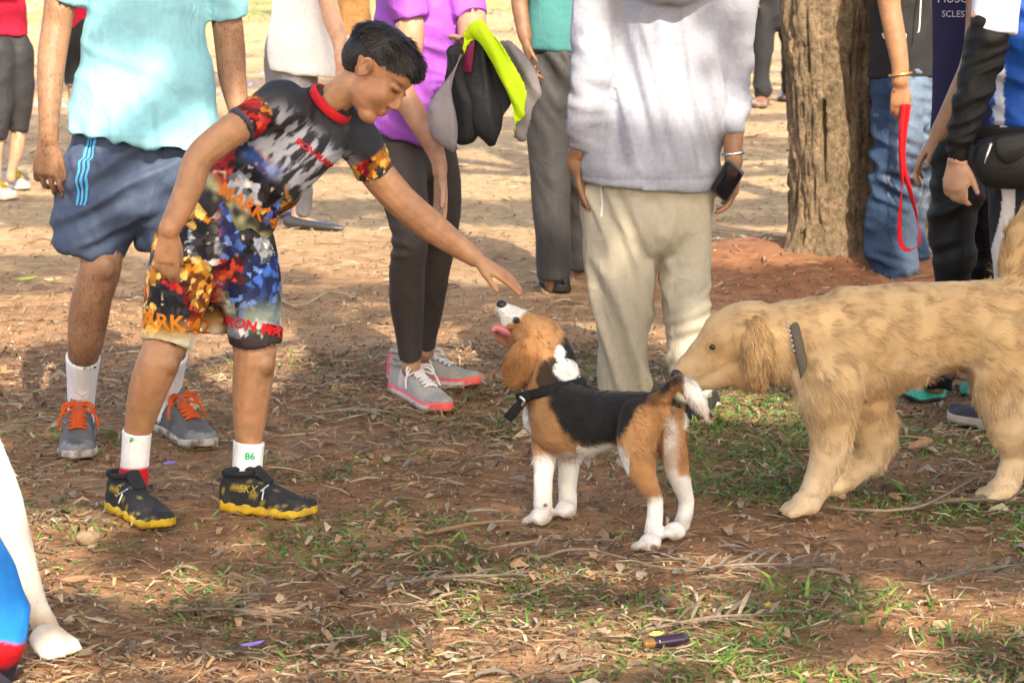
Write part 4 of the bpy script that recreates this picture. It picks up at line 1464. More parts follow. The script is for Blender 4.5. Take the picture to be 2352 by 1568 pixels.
B.tube([(325, 322, Y0, 178, .72), (327, 300, Y0, 176, .72), (330, 210, Y0, 160, .70), (334, 110, Y0, 146, .70), (338, 20, Y0, 138, .72), (333, -60, Y0, 158, .62), (332, -120, Y0, 165, .5), (332, -175, Y0, 110, .55), (332, -205, Y0, 65, .8)], ends=('flat', 'round'), n=28)
B.tube([(205, -140, Y0, 58), (172, -90, Y0 - .01, 56), (158, -20, Y0 - .02, 50), (152, 6, Y0 - .02, 47)], ends=('round', 'flat'), n=18)
B.tube([(455, -140, Y0, 58), (490, -90, Y0 + .01, 56), (512, -20, Y0 + .02, 50), (524, 42, Y0 + .03, 46)], ends=('round', 'flat'), n=18)
zz_h = W(325, 312, Y0).z


def polo_c(V, N):
    c = np.tile(np.array((.25, .54, .62)), (len(V), 1)) * (0.94 + 0.12 * fbm(V * 12, 3, 2))[:, None]
    seam = np.exp(-((V[:, 2] - zz_h - 0.012) / 0.0022) ** 2)
    return c * (1 - 0.25 * seam)[:, None]


def polo_d(V, N):
    f = folds(0.004, (9, 9, 4), 21)(V, N)
    z = V[:, 2] - zz_h
    drape = wr(V, (1, 0, 0.15), 18, 6, .25) * 0.022 * np.exp(-np.maximum(z, 0) / 0.22)
    belly = 0.010 * wr(V, (0.5, 0, 1), 14, 9, .25)
    return f + drape + belly


skin_up('polo_shirt', B, CLOTH(), m1, polo_c, voxel=0.007, smooth=3, disp=polo_d)
B = Blob()
B.tube([(322, 270, Y0, 140, .58), (320, 330, Y0, 156, .58), (318, 400, Y0, 164, .60), (322, 450, Y0, 140, .62)], n=26)
B.tube([(262, 380, Y0, 112, .85), (235, 450, Y0 - .01, 108, .85), (212, 520, Y0 - .02, 94, .9), (200, 578, Y0 - .02, 89, .9)], ends=('round', 'flat'), n=24)
B.tube([(385, 380, Y0 + .02, 105, .85), (400, 450, Y0 + .03, 100, .85), (402, 520, Y0 + .03, 92, .9), (402, 575, Y0 + .03, 86, .9)], ends=('round', 'flat'), n=24)


def navy_c(V, N):
    c = np.tile(np.array((.058, .082, .14)), (len(V), 1)) * (0.9 + 0.2 * fbm(V * 15, 3, 2))[:, None]
    return c


def navy_d(V, N):
    f = folds(0.011, (8, 8, 7), 33)(V, N)
    x = V[:, 0] - W(300, 450, Y0).x; z = V[:, 2]
    return 0.5 * f + 0.026 * wr(V, (0.5, 0, -1), 19, 8, .2) * ss(0.30, 0.05, np.abs(x)) + .014 * wr(V, (1, 0, .3), 20, 18, .25)


sh = skin_up('shorts', B, SHINY(), m1, navy_c, voxel=0.007, smooth=1, disp=navy_d, key='navy_shorts')
for k in range(3):
    pts = [(178 - 11 * k - dv * .035 - (8 if dv > 60 else 0), 312 + dv) for dv in range(0, 170, 6)]
    P2 = []; tr_ = []
    o3 = W(160, 400, 6.5); ppm = F_PX / 6.55
    for i, (u_, v_) in enumerate(pts):
        for s_ in (-3.0, 3.0):
            P2.append(((u_ + s_ - 160) / ppm, -(v_ - 400) / ppm))
        if i:
            j = 2 * i; tr_ += [(j - 2, j - 1, j + 1), (j - 2, j + 1, j)]
    decal('stripe', sh, P2, tr_, o3, (1, 0, 0), (0, 0, 1), (0.35, 1, 0), 'navy_shorts', CLOTH(), lin('#4fa9e0'), lift=0.003)
for k, pts in enumerate(([(191, 818, Y0 + .02, 41), (188, 880, Y0 + .07, 34), (186, 935, Y0 + .11, 31), (186, 970, Y0 + .12, 31)], [(390, 812, Y0 + .10, 43), (387, 870, Y0 + .15, 34), (385, 920, Y0 + .18, 30), (385, 955, Y0 + .19, 30)])):
    B = Blob(); B.tube(pts, ends=('flat', 'round'), wall=.005, deep=.03, n=22)
    V, F = B.fuse(.0045, 2)
    N_ = normals(V, F); cx_ = np.array(tuple(W(*pts[1][:3])))
    an = np.arctan2(V[:, 0] - cx_[0], V[:, 1] - cx_[1])
    V = V + N_ * (0.0011 * np.sin(an * 46))[:, None]
    so = put('sock', V, F, KNIT(), m1, np.array((0.72, 0.73, 0.76)))
    SURF['msock%d' % k] = (V, F)
    if k == 0:   # tick mark
        tk = [(-.016, .004), (-.011, -.006), (-.004, -.009), (.018, .006), (-.004, -.003), (-.010, -.001), (-.014, .006)]
        decal('emblem', so, tk, [(0, 1, 6), (1, 5, 6), (1, 2, 5), (2, 4, 5), (2, 3, 4)], W(203, 868, 6.5), (1, 0, 0), (0, 0, 1), (0, 1, 0), 'msock0', KNIT(), np.array((.01, .01, .012)), lift=.002)


def gray_up(t, s, z, V):
    c = np.tile(np.array((0.10, 0.10, 0.10)), (len(V), 1)) * (0.7 + 0.6 * fbm(V * 40, 3))[:, None]
    c = mixc(c, np.array((0.24, 0.25, 0.26)), ss(0.80, 0.86, t) * (z < 0.42) * 0.8)
    c = mixc(c, np.array((0.50, 0.20, 0.07)), (np.abs(z - 0.22) < 0.025) * (t > 0.3) * 0.8)
    return mixc(c, np.array((0.20, 0.20, 0.20)), ss(0.55, 0.7, fbm(V * 30, 5, 2)) * 0.5)


def worn_white(t, s, z, V):
    return mixc(np.tile(np.array((0.50, 0.46, 0.40)), (len(V), 1)), np.array((0.16, 0.12, 0.09)), ss(0.45, 0.7, fbm(V * 50, 6, 3)))


OR_ = lin('#b94c1c')
shoe(m1, stand(188, 996), stand(175, 1060), 0.105, 0.115, gray_up, worn_white, lace=OR_, tongue=mixc(np.tile(np.array((.1, .11, .12)), (1, 1)), OR_, np.array([.5]))[0], bow=True, lace_r=.0042)
shoe(m1, stand(362, 985), stand(482, 1036), 0.105, 0.115, gray_up, worn_white, lace=OR_, tongue=np.array((.12, .12, .13)), bow=True, lace_r=.0042)

# ---- woman in purple
Y0 = 7.22
m2 = person(960, 930, 'woman in a purple top and dark leggings holding a jacket behind the beagle')
B = Blob()
B.tube([(930, 300, Y0, 75, .7), (945, 180, Y0, 75, .7), (960, 60, Y0, 85, .6), (965, -60, Y0, 95, .5), (965, -110, Y0, 50, .8)])
fr = torso_and_head(B, (967, -150), Y0, .22, fw=(0.5, -0.8, -0.2), r=.05)
B.tube([(905, -50, Y0 - .08, 38), (935, 20, Y0 - .10, 35), (942, 90, Y0 - .11, 33), (930, 165, Y0 - .12, 30), (922, 205, Y0 - .13, 29), (958, 270, Y0 - .15, 28), (990, 325, Y0 - .16, 24), (1008, 372, Y0 - .16, 19), (1010, 395, Y0 - .16, 18)], n=16)
hand(B, W(1011, 395, Y0 - .16), (0.02, 0, -1), (-0.9, 0.5, 0), (0.5, -0.9, 0), L=0.16, curl=0.18, spread=.02, wr=.021)
B.tube([(1050, -60, Y0, 38), (1078, 10, Y0 - .04, 36), (1085, 80, Y0 - .10, 33), (1088, 125, Y0 - .17, 28), (1085, 160, Y0 - .24, 22)], n=16)
hand(B, W(1090, 172, Y0 - .25), (-0.15, -0.1, 1), (-1, -0.2, 0), (-0.2, -1, 0.1), L=0.15, curl=0.75, wr=.021)
for pts in ([(945, 820, Y0 + .13, 24), (940, 850, Y0 + .16, 20), (934, 880, Y0 + .18, 20)], [(978, 790, Y0 + .36, 22), (970, 820, Y0 + .39, 18), (962, 848, Y0 + .40, 19)]):
    B.tube([(pts[0][0] - 5, 560, pts[0][2], 32)] + pts, n=14)
B.tube([(925, 310, Y0, 45, .8), (932, 450, Y0 - .02, 36), (940, 570, Y0 - .02, 32)]); B.tube([(975, 310, Y0 + .06, 40, .8), (1012, 450, Y0 + .14, 30), (973, 570, Y0 + .25, 30)])
skin_up('body', B, SKIN(), m2, skincol(np.array((.40, .22, .14)), 23), voxel=.0055, smooth=3)
hair_on(m2, fr, .22, n=1500, length=.1)
B = Blob()
B.tube([(917, 316, Y0, 90, .72), (922, 290, Y0, 90, .72), (938, 215, Y0, 92, .72), (952, 140, Y0, 98, .72), (965, 50, Y0, 108, .70), (968, -40, Y0, 104, .55), (966, -95, Y0, 75, .6), (966, -125, Y0, 45, .9)], ends=('flat', 'round'), n=26)
B.tube([(915, -60, Y0 - .07, 50), (930, -10, Y0 - .095, 47), (944, 45, Y0 - .105, 43)], ends=('round', 'flat'), n=16)
B.tube([(1035, -60, Y0, 48), (1065, -10, Y0 - .03, 46), (1080, 40, Y0 - .06, 42)], ends=('round', 'flat'), n=16)
skin_up('t_shirt', B, SHINY(), m2, flat_noise_col(np.array((.32, .085, .48)), .06), voxel=.006, smooth=3, disp=lambda V, N: folds(.008, (10, 10, 7), 44)(V, N) + .024 * wr(V, (.5, 0, 1), 20, 3, .22) * ss(1.25, .95, V[:, 2]))
B = Blob()
B.tube([(925, 260, Y0, 66, .6), (930, 310, Y0, 72, .6), (940, 380, Y0 + .02, 68, .75)], n=20)
B.tube([(914, 345, Y0, 58), (924, 420, Y0 - .03, 58), (938, 500, Y0 - .04, 49), (942, 552, Y0 - .05, 43), (935, 620, Y0 + .0, 42), (934, 690, Y0 + .05, 41), (939, 760, Y0 + .10, 33), (943, 823, Y0 + .13, 27)], ends=('round', 'flat'), n=20, wall=.007)
B.tube([(985, 330, Y0 + .06, 60), (1012, 420, Y0 + .12, 48), (1018, 500, Y0 + .16, 40), (1012, 555, Y0 + .2, 36), (998, 630, Y0 + .24, 35), (990, 700, Y0 + .30, 32), (981, 760, Y0 + .34, 26), (977, 797, Y0 + .36, 24)], ends=('round', 'flat'), n=20, wall=.007)
zk = W(940, 556, Y0).z


def leg_d(V, N):
    z = V[:, 2] - zk
    return folds(.0015, (14, 14, 14), 3)(V, N) + .0035 * np.sin(z * 150) * np.exp(-(z / .05) ** 2) * ss(.1, -.3, N[:, 0])


skin_up('leggings', B, SHINY(), m2, flat_noise_col(np.array((.055, .046, .045)), .06), voxel=.006, smooth=3, disp=leg_d)


def pinkgray_up(t, s, z, V):
    c = np.tile(np.array((.40, .37, .33)), (len(V), 1)) * (.85 + .3 * fbm(V * 40, 3))[:, None]
    c = mixc(c, lin('#ef5a70'), ss(.10, .05, t) * (z > .3))
    return mixc(c, np.array((.30, .29, .25)), ss(.78, .84, t) * .7)


def pink_sole(t, s, z, V):
    c = np.tile(np.array((.68, .64, .58)), (len(V), 1))
    c = mixc(c, lin('#f0586e'), ((z > .17) * 1.0))
    return mixc(c, lin('#f0685e'), (t > .9) * .8)


shoe(m2, stand(905, 895), stand(1028, 955), .092, .098, pinkgray_up, pink_sole, lace=np.array((.65, .62, .60)), tongue=np.array((.7, .62, .66)), bow=True, sole_h=.03)
shoe(m2, stand(893, 872), stand(1102, 893), .092, .098, pinkgray_up, pink_sole, lace=np.array((.65, .62, .60)), tongue=np.array((.7, .62, .66)), bow=True, sole_h=.03)
for pts in ([(939, 856, Y0 + .165, 22), (934, 880, Y0 + .18, 22)], [(970, 822, Y0 + .39, 20), (962, 846, Y0 + .40, 21)]):
    B = Blob(); B.tube(pts, n=14); V, F = B.raw(); put('sock', V, F, KNIT(), m2, (.62, .52, .58))

# jacket hanging over her forearm
jk = empty('jacket', W(1110, 200, Y0 - .2), 'neon green, black and grey sports jacket hung over the arm of the woman in purple', 'jacket')
Yj = Y0 - .30


def drape(pts, dep=.28, **k):
    B_ = Blob(); B_.tube(pts, depth=dep, n=20, **k); return B_


NEON = lin('#b9dc1e')
skin_up('lining', drape([(1060, 130, Yj, 14), (1082, 78, Yj - .03, 20), (1122, 86, Yj - .04, 24), (1160, 145, Yj - .03, 22), (1183, 225, Yj - .02, 20), (1182, 305, Yj - .02, 9)], .4), SHINY(), jk, flat_noise_col(NEON, .06), voxel=.006, disp=lambda V, N: .040 * wr(V, (1, 0, .4), 20, 51, .2))
skin_up('black_panel', drape([(1100, 90, Yj, 34), (1118, 165, Yj + .01, 52), (1124, 245, Yj + .01, 50), (1132, 300, Yj, 32), (1130, 325, Yj, 10)], .4), SHINY(), jk, np.array((.016, .017, .02)), voxel=.006, disp=lambda V, N: .045 * wr(V, (1, .4, .1), 20, 52, .16))
skin_up('black_sleeve', drape([(1068, 110, Yj - .01, 28), (1058, 185, Yj + .02, 46), (1062, 260, Yj + .02, 44), (1064, 310, Yj + .02, 26)], .4), SHINY(), jk, np.array((.016, .017, .02)), voxel=.006, disp=lambda V, N: .045 * wr(V, (1, .4, .1), 20, 54, .16))
skin_up('grey_panel', drape([(1062, 120, Yj - .02, 10), (1030, 200, Yj - .02, 22), (1025, 275, Yj - .03, 30), (1040, 330, Yj - .03, 24), (1055, 345, Yj - .02, 12)], .6), SHINY(), jk, flat_noise_col(np.array((.21, .185, .20)), .06), voxel=.006, disp=lambda V, N: .045 * wr(V, (1, .4, .1), 20, 53, .16))
skin_up('grey_flap', drape([(1140, 100, Yj + .05, 16), (1195, 145, Yj + .03, 28), (1222, 190, Yj + .02, 24), (1208, 260, Yj + .01, 18), (1194, 318, Yj + .01, 14)], .3), SHINY(), jk, flat_noise_col(np.array((.18, .165, .165)), .06), voxel=.006, disp=lambda V, N: .028 * wr(V, (1, 0, .5), 14, 55, .2))


def box_between(name, parent, P0, P1, w, t, side, mat, col, bev=.15):
    """a rounded slab from P0 to P1"""
    P0 = Vector(P0); P1 = Vector(P1); ax = (P1 - P0); L = ax.length; ax.normalize(); sd = Vector(side); sd = (sd - ax * sd.dot(ax)).normalized(); nm = ax.cross(sd)
    r = min(w, L) * bev; pts = []
    for sx, sy in ((1, 1), (-1, 1), (-1, -1), (1, -1)):
        for k in range(5):
            a = {(1, 1): 0, (-1, 1): 90, (-1, -1): 180, (1, -1): 270}[(sx, sy)] + k * 22.5
            pts.append((sx * (w / 2 - r) + r * math.cos(math.radians(a)), sy * (L / 2 - r) + r * math.sin(math.radians(a))))
    c = (P0 + P1) / 2; n = len(pts); V = []
    for z, f in ((-t / 2, .96), (-t / 2 * .6, 1), (t / 2 * .6, 1), (t / 2, .96)):
        V += [tuple(c + sd * x * f + ax * y * f + nm * z) for x, y in pts]
    Q = []; T = []
    for l in range(3):
        for i in range(n):
            j = (i + 1) % n; Q.append((l * n + i, l * n + j, (l + 1) * n + j, (l + 1) * n + i))
    V += [tuple(c - nm * t / 2), tuple(c + nm * t / 2)]
    for i in range(n):
        j = (i + 1) % n; T += [(4 * n, j, i), (4 * n + 1, 3 * n + i, 3 * n + j)]
    return put(name, np.array(V), [np.array(Q), np.array(T)], mat, parent, col)


ph = empty('phone', W(1070, 130, Y0 - .30), 'dark purple phone held up by the woman in purple', 'phone')
o = box_between('phone_case', ph, W(1068, 172, Y0 - .30), W(1076, 88, Y0 - .31), .052, .010, (0.8, -.6, 0), PLAST(), (.05, .008, .03))
box_between('screen', o, W(1067, 165, Y0 - .308), W(1075, 96, Y0 - .318), .044, .003, (0.8, -.6, 0), PLAST(), (.16, .01, .05))

# ---- man in the pale hoodie, back to the camera
Y0 = 7.12
m3 = person(1500, 940, 'man in a pale grey hoodie and khaki trousers with his back turned')
B = Blob()
B.tube([(1490, 470, Y0, 95, .5), (1490, 420, Y0, 100, .5), (1530, 250, Y0, 105, .6), (1550, 80, Y0, 130, .6), (1545, -60, Y0, 140, .5), (1540, -120, Y0, 70, .8)])
fr = torso_and_head(B, (1540, -165), Y0, .23, fw=(0, 1, 0))
B.tube([(1350, 250, Y0 - .05, 28), (1337, 320, Y0 - .05, 25), (1325, 360, Y0 - .03, 24), (1326, 380, Y0 - .03, 24)]); B.tube([(1395, -30, Y0, 40), (1364, 120, Y0 - .04, 32), (1350, 250, Y0 - .05, 28)])
hand(B, W(1326, 378, Y0 - .03), (.25, .1, -1), (1, .3, 0), (.3, 1, 0), L=.17, curl=.3, wr=.028)
B.tube([(1672, -30, Y0, 36), (1688, 80, Y0 + .02, 26), (1692, 200, Y0 + .0, 23), (1686, 280, Y0 - .04, 22), (1685, 305, Y0 - .05, 24), (1684, 352, Y0 - .06, 22), (1686, 370, Y0 - .06, 22)])
hand(B, W(1687, 372, Y0 - .06), (.0, -.1, -1), (-1, -.35, 0), (-.3, -1, 0), L=.165, curl=.55, wr=.026, thumb=(.8, .2, .5))
B.tube([(1430, 450, Y0, 60), (1430, 700, Y0, 46), (1440, 880, Y0 + .05, 40), (1445, 930, Y0 + .05, 36)]); B.tube([(1570, 450, Y0, 50), (1582, 700, Y0, 40), (1592, 880, Y0, 38), (1595, 930, Y0, 34)])
skin_up('body', B, SKIN(), m3, skincol(SKD, 33), voxel=.0055, smooth=3)
hair_on(m3, fr, .23, n=1500)
B = Blob()
B.tube([(1486, 427, Y0, 165, .74), (1488, 405, Y0, 164, .74), (1490, 390, Y0, 169, .74), (1506, 310, Y0, 158, .72), (1534, 225, Y0, 143, .76), (1553, 140, Y0, 134, .74), (1553, 40, Y0, 142, .68), (1548, -60, Y0, 160, .52), (1543, -110, Y0, 120, .55), (1540, -140, Y0, 70, .9)], ends=('flat', 'round'), n=30)
B.tube([(1440, -80, Y0, 70), (1385, -20, Y0, 68), (1366, 70, Y0 - .02, 58), (1362, 160, Y0 - .05, 53), (1357, 215, Y0 - .06, 48), (1347, 270, Y0 - .06, 41), (1340, 318, Y0 - .05, 36), (1335, 345, Y0 - .05, 32)], ends=('round', 'flat'), n=22)
B.tube([(1640, -80, Y0, 66), (1680, -10, Y0, 60), (1688, 80, Y0 + .02, 44), (1692, 160, Y0 + .02, 36), (1692, 220, Y0 + .0, 33), (1688, 270, Y0 - .04, 33), (1684, 305, Y0 - .05, 28)], ends=('round', 'flat'), n=22)
B.tube([(1440, -90, Y0 - .12, 40), (1500, -45, Y0 - .15, 46), (1560, -35, Y0 - .15, 48), (1620, -55, Y0 - .13, 42), (1650, -70, Y0 - .1, 36)], n=16)     # hood
hz = W(1490, 398, Y0).z; x0_ = W(1540, 200, Y0).x


def hood_c(V, N):
    c = np.tile(np.array((.315, .33, .39)), (len(V), 1)) * (.93 + .14 * fbm(V * 120, 3, 2))[:, None]
    seam = np.exp(-((V[:, 2] - hz) / .0025) ** 2) * .25 + np.exp(-((V[:, 0] - x0_ - .12 * (V[:, 2] - 1)) / .0022) ** 2) * .12 * (N[:, 1] < -.3)
    rib = (V[:, 2] < hz) * .05 * np.sin(V[:, 0] * 900)
    return c * (1 - seam - rib)[:, None]


def hood_d(V, N):
    x = V[:, 0] - x0_; z = V[:, 2]
    body = (np.abs(x) < .17)
    f = folds(.006, (7, 7, 3.2), 61)(V, N)
    vert = .034 * wr(V, (1, 0, .30), 21, 5, .10) * ss(1.4, .8, z) * ss(hz, hz + .05, z) * body
    arm = .020 * wr(V, (.35, 0, 1), 24, 7, .3) * (~body) * ss(1.15, 1.0, z) * ss(hz + .04, hz + .12, z)
    pinch = -.006 * np.exp(-((z - hz - .004) / .006) ** 2)
    return (f + vert + arm) * ss(hz - .015, hz + .03, z) + pinch


skin_up('hoodie', B, KNIT(), m3, hood_c, voxel=.00955, smooth=3, disp=hood_d)
B = Blob()
B.tube([(1488, 370, Y0, 136, .58), (1490, 430, Y0, 148, .60), (1495, 500, Y0, 148, .64)], n=26)
B.tube([(1425, 440, Y0, 92, .85), (1422, 520, Y0, 86, .92), (1424, 600, Y0, 83, .95), (1426, 680, Y0, 76), (1429, 760, Y0 + .01, 69), (1434, 840, Y0 + .02, 62), (1440, 915, Y0 + .03, 53)], ends=('round', 'flat'), n=24)
B.tube([(1568, 440, Y0, 80, .85), (1574, 520, Y0, 66, .95), (1577, 600, Y0, 58), (1580, 680, Y0, 55), (1585, 760, Y0, 54), (1592, 840, Y0, 50), (1598, 915, Y0, 43)], ends=('round', 'flat'), n=24)


def khaki_d(V, N):
    z = V[:, 2]; x = V[:, 0]; xr = W(1520, 700, Y0).x
    f = folds(.006, (8, 8, 3.0), 71)(V, N)
    diag = .030 * wr(V, (1, 0, .35), 21, 9, .10) * (x < xr + .03)
    bunch = .024 * wr(V, (-.35, 0, 1), 20, 8, .2) * ss(xr - .02, xr + .02, x) * ss(.5, .34, z)
    return f + diag + bunch


kh = skin_up('trousers', B, CLOTH(), m3, flat_noise_col(np.array((.43, .385, .30)), .06), voxel=.009, smooth=3, disp=khaki_d, key='khaki')
Pp = []; Tt = []
pts = [(1336, 436), (1338, 455), (1340, 480), (1342, 510)]; ppm = F_PX / Y0
for i, (u_, v_) in enumerate(pts):
    Pp += [((u_ - 1325) / ppm, -(v_ - 500) / ppm), ((u_ + 5 - 1325) / ppm, -(v_ - 500) / ppm)]
    if i:
        j = 2 * i; Tt += [(j - 2, j - 1, j + 1), (j - 2, j + 1, j)]
decal('piping', kh, Pp, Tt, W(1325, 500, Y0 - .2), (1, 0, 0), (0, 0, 1), (.4, 1, 0), 'khaki', CLOTH(), (.7, .7, .72), lift=.003)
blk_up = lambda t, s, z, V: np.tile(np.array((.014, .014, .015)), (len(V), 1)) * (.7 + .6 * fbm(V * 30, 2))[:, None]
for a_, b_ in (((1440, 955), (1425, 905)), ((1600, 968), (1618, 915))):
    shoe(m3, stand(*a_), stand(*b_), .10, .09, blk_up, np.array((.012, .012, .012)), mat=PLAST())
B = Blob()
wp = W(1685, 352, Y0 - .06)
B.tubew([wp + Vector((.031 * math.cos(t), .024 * math.sin(t), .004 * math.cos(t))) for t in np.linspace(0, 6.2832, 17)], [(.005, .0025)] * 17, side=(0, 0, 1), n=8, sub=2)
V, F = B.raw(); put('bracelet', V, F, METAL(), m3, (.62, .62, .60))
ph = empty('phone', W(1675, 420, Y0 - .12), 'black phone held low at the side of the man in the hoodie', 'phone')
o = box_between('phone_case', ph, W(1650, 452, Y0 - .10), W(1690, 380, Y0 - .14), .066, .009, (.7, -.5, -.4), PLAST(), (.06, .06, .062))
box_between('screen', o, W(1650, 448, Y0 - .106), W(1689, 384, Y0 - .146), .060, .003, (.7, -.5, -.4), vmat('screen_glass', .08, 0, spec=.6), (.006, .006, .008))

# ---- person in the sea green shirt behind the hoodie
Y0 = gY(676)
m4 = person(1280, 670, 'person in a sea green shirt and loose grey trousers behind the hoodie wearer')
B = Blob()
B.tube([(1290, 150, Y0, 50, .5), (1290, 110, Y0, 54, .5), (1290, -20, Y0, 62, .7), (1290, -180, Y0, 75, .5), (1290, -230, Y0, 40, .8)])
fr = torso_and_head(B, (1290, -262), Y0, .23, fw=(-.3, 1, 0))
B.tube([(1215, -190, Y0, 28), (1205, -90, Y0 - .02, 25), (1194, -10, Y0 - .03, 22), (1200, 50, Y0 - .06, 19), (1206, 85, Y0 - .08, 17)])
hand(B, W(1206, 90, Y0 - .08), (.2, -.1, -1), (1, 0, 0), (0, -1, 0), L=.17, curl=.4)
B.tube([(1365, -190, Y0, 28), (1385, -60, Y0, 24), (1390, 60, Y0, 20)]); hand(B, W(1390, 62, Y0), (0, 0, -1), (-1, 0, 0), (0, 1, 0), L=.17)
B.tube([(1262, 160, Y0, 34), (1265, 400, Y0, 28), (1272, 600, Y0, 24), (1272, 655, Y0, 22)]); B.tube([(1322, 160, Y0 + .04, 34), (1328, 400, Y0 + .15, 28), (1335, 570, Y0 + .3, 24), (1335, 630, Y0 + .3, 22)])
skin_up('body', B, SKIN(), m4, skincol(np.array((.20, .10, .055)), 43), voxel=.009, smooth=3)
hair_on(m4, fr, .23, n=800)
B = Blob(); B.tube([(1285, 116, Y0, 84, .7), (1287, 60, Y0, 90, .7), (1290, 0, Y0, 86, .7), (1290, -120, Y0, 88, .6), (1290, -200, Y0, 75, .5), (1290, -235, Y0, 40, .9)], ends=('flat', 'round'), n=22)
B.tube([(1225, -195, Y0, 36), (1208, -120, Y0 - .02, 33), (1202, -60, Y0 - .02, 30)], ends=('round', 'flat')); B.tube([(1355, -195, Y0, 36), (1378, -120, Y0, 33), (1385, -60, Y0, 30)], ends=('round', 'flat'))
skin_up('shirt', B, CLOTH(), m4, flat_noise_col(np.array((.055, .20, .20)), .05), voxel=.009, smooth=3, disp=folds(.012, (7, 7, 5), 81))
B = Blob()
B.tube([(1285, 90, Y0, 76, .72), (1287, 150, Y0, 84, .72), (1290, 220, Y0, 84, .7)], n=20)
B.tube([(1262, 170, Y0, 52), (1262, 300, Y0, 50), (1266, 420, Y0, 48), (1270, 540, Y0, 43), (1273, 640, Y0, 39)], ends=('round', 'flat'), n=20)
B.tube([(1320, 170, Y0 + .04, 52), (1325, 320, Y0 + .1, 48), (1330, 480, Y0 + .22, 42), (1332, 610, Y0 + .3, 36)], ends=('round', 'flat'), n=20)
skin_up('trousers', B, SHINY(), m4, flat_noise_col(np.array((.042, .040, .040)), .06), voxel=.009, smooth=3, disp=lambda V, N: folds(.006, (9, 9, 3), 82)(V, N) + .022 * wr(V, (1, 0, .6), 14, 5, .2) * (.35 + ss(.55, .85, V[:, 2])))
shoe(m4, stand(1292, 680), stand(1262, 655), .105, .09, blk_up, np.array((.012, .012, .012)), mat=PLAST())
shoe(m4, stand(1335, 640), stand(1345, 612), .105, .09, np.array((.16, .15, .15)), np.array((.25, .24, .23)))

# ---- white blouse
Y0 = gY(520)
m5 = person(700, 522, 'person in a loose white blouse and grey jeans behind the boy')
B = Blob()
B.tube([(685, 140, Y0, 42, .8), (690, 20, Y0, 44, .8), (695, -100, Y0, 52, .6), (700, -190, Y0, 45, .6), (700, -225, Y0, 28, .8)])
fr = torso_and_head(B, (702, -250), Y0, .22, fw=(1, -.3, 0), r=.05)
B.tube([(715, -180, Y0 - .14, 26), (735, -90, Y0 - .16, 24), (752, 0, Y0 - .17, 22), (765, 50, Y0 - .18, 22), (782, 100, Y0 - .2, 19), (783, 145, Y0 - .22, 15)])
hand(B, W(783, 147, Y0 - .22), (0, 0, -1), (-.3, 1, 0), (1, .3, 0), L=.155, curl=.4, wr=.019)
B.tube([(665, -180, Y0 + .1, 26), (650, -60, Y0 + .12, 22), (665, 40, Y0 + .1, 18)]); hand(B, W(666, 45, Y0 + .1), (.5, 0, -1), (0, -1, 0), (1, 0, 0), L=.15)
B.tube([(680, 190, Y0, 28), (687, 330, Y0, 22), (690, 450, Y0, 20), (684, 485, Y0, 15), (684, 505, Y0, 17)]); B.tube([(660, 190, Y0 + .1, 28), (652, 330, Y0 + .15, 22), (648, 440, Y0 + .2, 18), (645, 480, Y0 + .2, 16)])
B.tube([(680, 505, Y0, 15), (705, 513, Y0 - .02, 14), (735, 518, Y0 - .04, 11), (760, 522, Y0 - .05, 8)])
skin_up('body', B, SKIN(), m5, skincol(SKL, 53), voxel=.00955, smooth=3)
hair_on(m5, fr, .22, n=1500, length=.16)
B = Blob(); B.tube([(700, 168, Y0, 82, .62), (696, 140, Y0, 84, .65), (690, 100, Y0, 80, .7), (692, 40, Y0, 72, .7), (696, -60, Y0, 66, .7), (700, -150, Y0, 58, .6), (702, -205, Y0, 36, .8)], ends=('flat', 'round'), n=24)
B.tube([(712, -190, Y0 - .10, 34), (730, -120, Y0 - .15, 32), (740, -60, Y0 - .16, 30)], ends=('round', 'flat')); B.tube([(672, -190, Y0 + .08, 34), (655, -120, Y0 + .11, 32), (652, -60, Y0 + .12, 30)], ends=('round', 'flat'))
xb = W(690, 100, Y0).x


def blouse_d(V, N):
    z = V[:, 2]
    slant = np.zeros((len(V), 3)); slant[:, 2] = -.22 * (V[:, 0] - xb) * ss(.9, .68, z)
    return N * (folds(.005, (10, 10, 2.5), 91)(V, N) + .022 * wr(V, (1, 0, 0), 15, 2, .15) * ss(1.2, .7, z))[:, None] + slant


skin_up('blouse', B, CLOTH(), m5, flat_noise_col(np.array((.76, .75, .76)), .03), voxel=.00955, smooth=3, disp=blouse_d)
B = Blob(); B.tube([(668, 100, Y0 + .05, 58, .8), (668, 150, Y0 + .05, 62, .85), (672, 210, Y0 + .05, 58, .8)], n=20)
B.tube([(682, 200, Y0 - .02, 42), (688, 320, Y0 - .02, 34), (694, 420, Y0, 26), (696, 470, Y0, 21), (694, 496, Y0, 19)], ends=('round', 'flat'), n=18, wall=.008); B.tube([(658, 200, Y0 + .12, 42), (652, 320, Y0 + .15, 33), (650, 420, Y0 + .18, 24), (648, 470, Y0 + .2, 19)], ends=('round', 'flat'), n=18, wall=.008)
skin_up('jeans', B, DENIM(), m5, flat_noise_col(np.array((.17, .165, .17)), .15), voxel=.00955, smooth=3, disp=folds(.006, (12, 12, 12), 92))


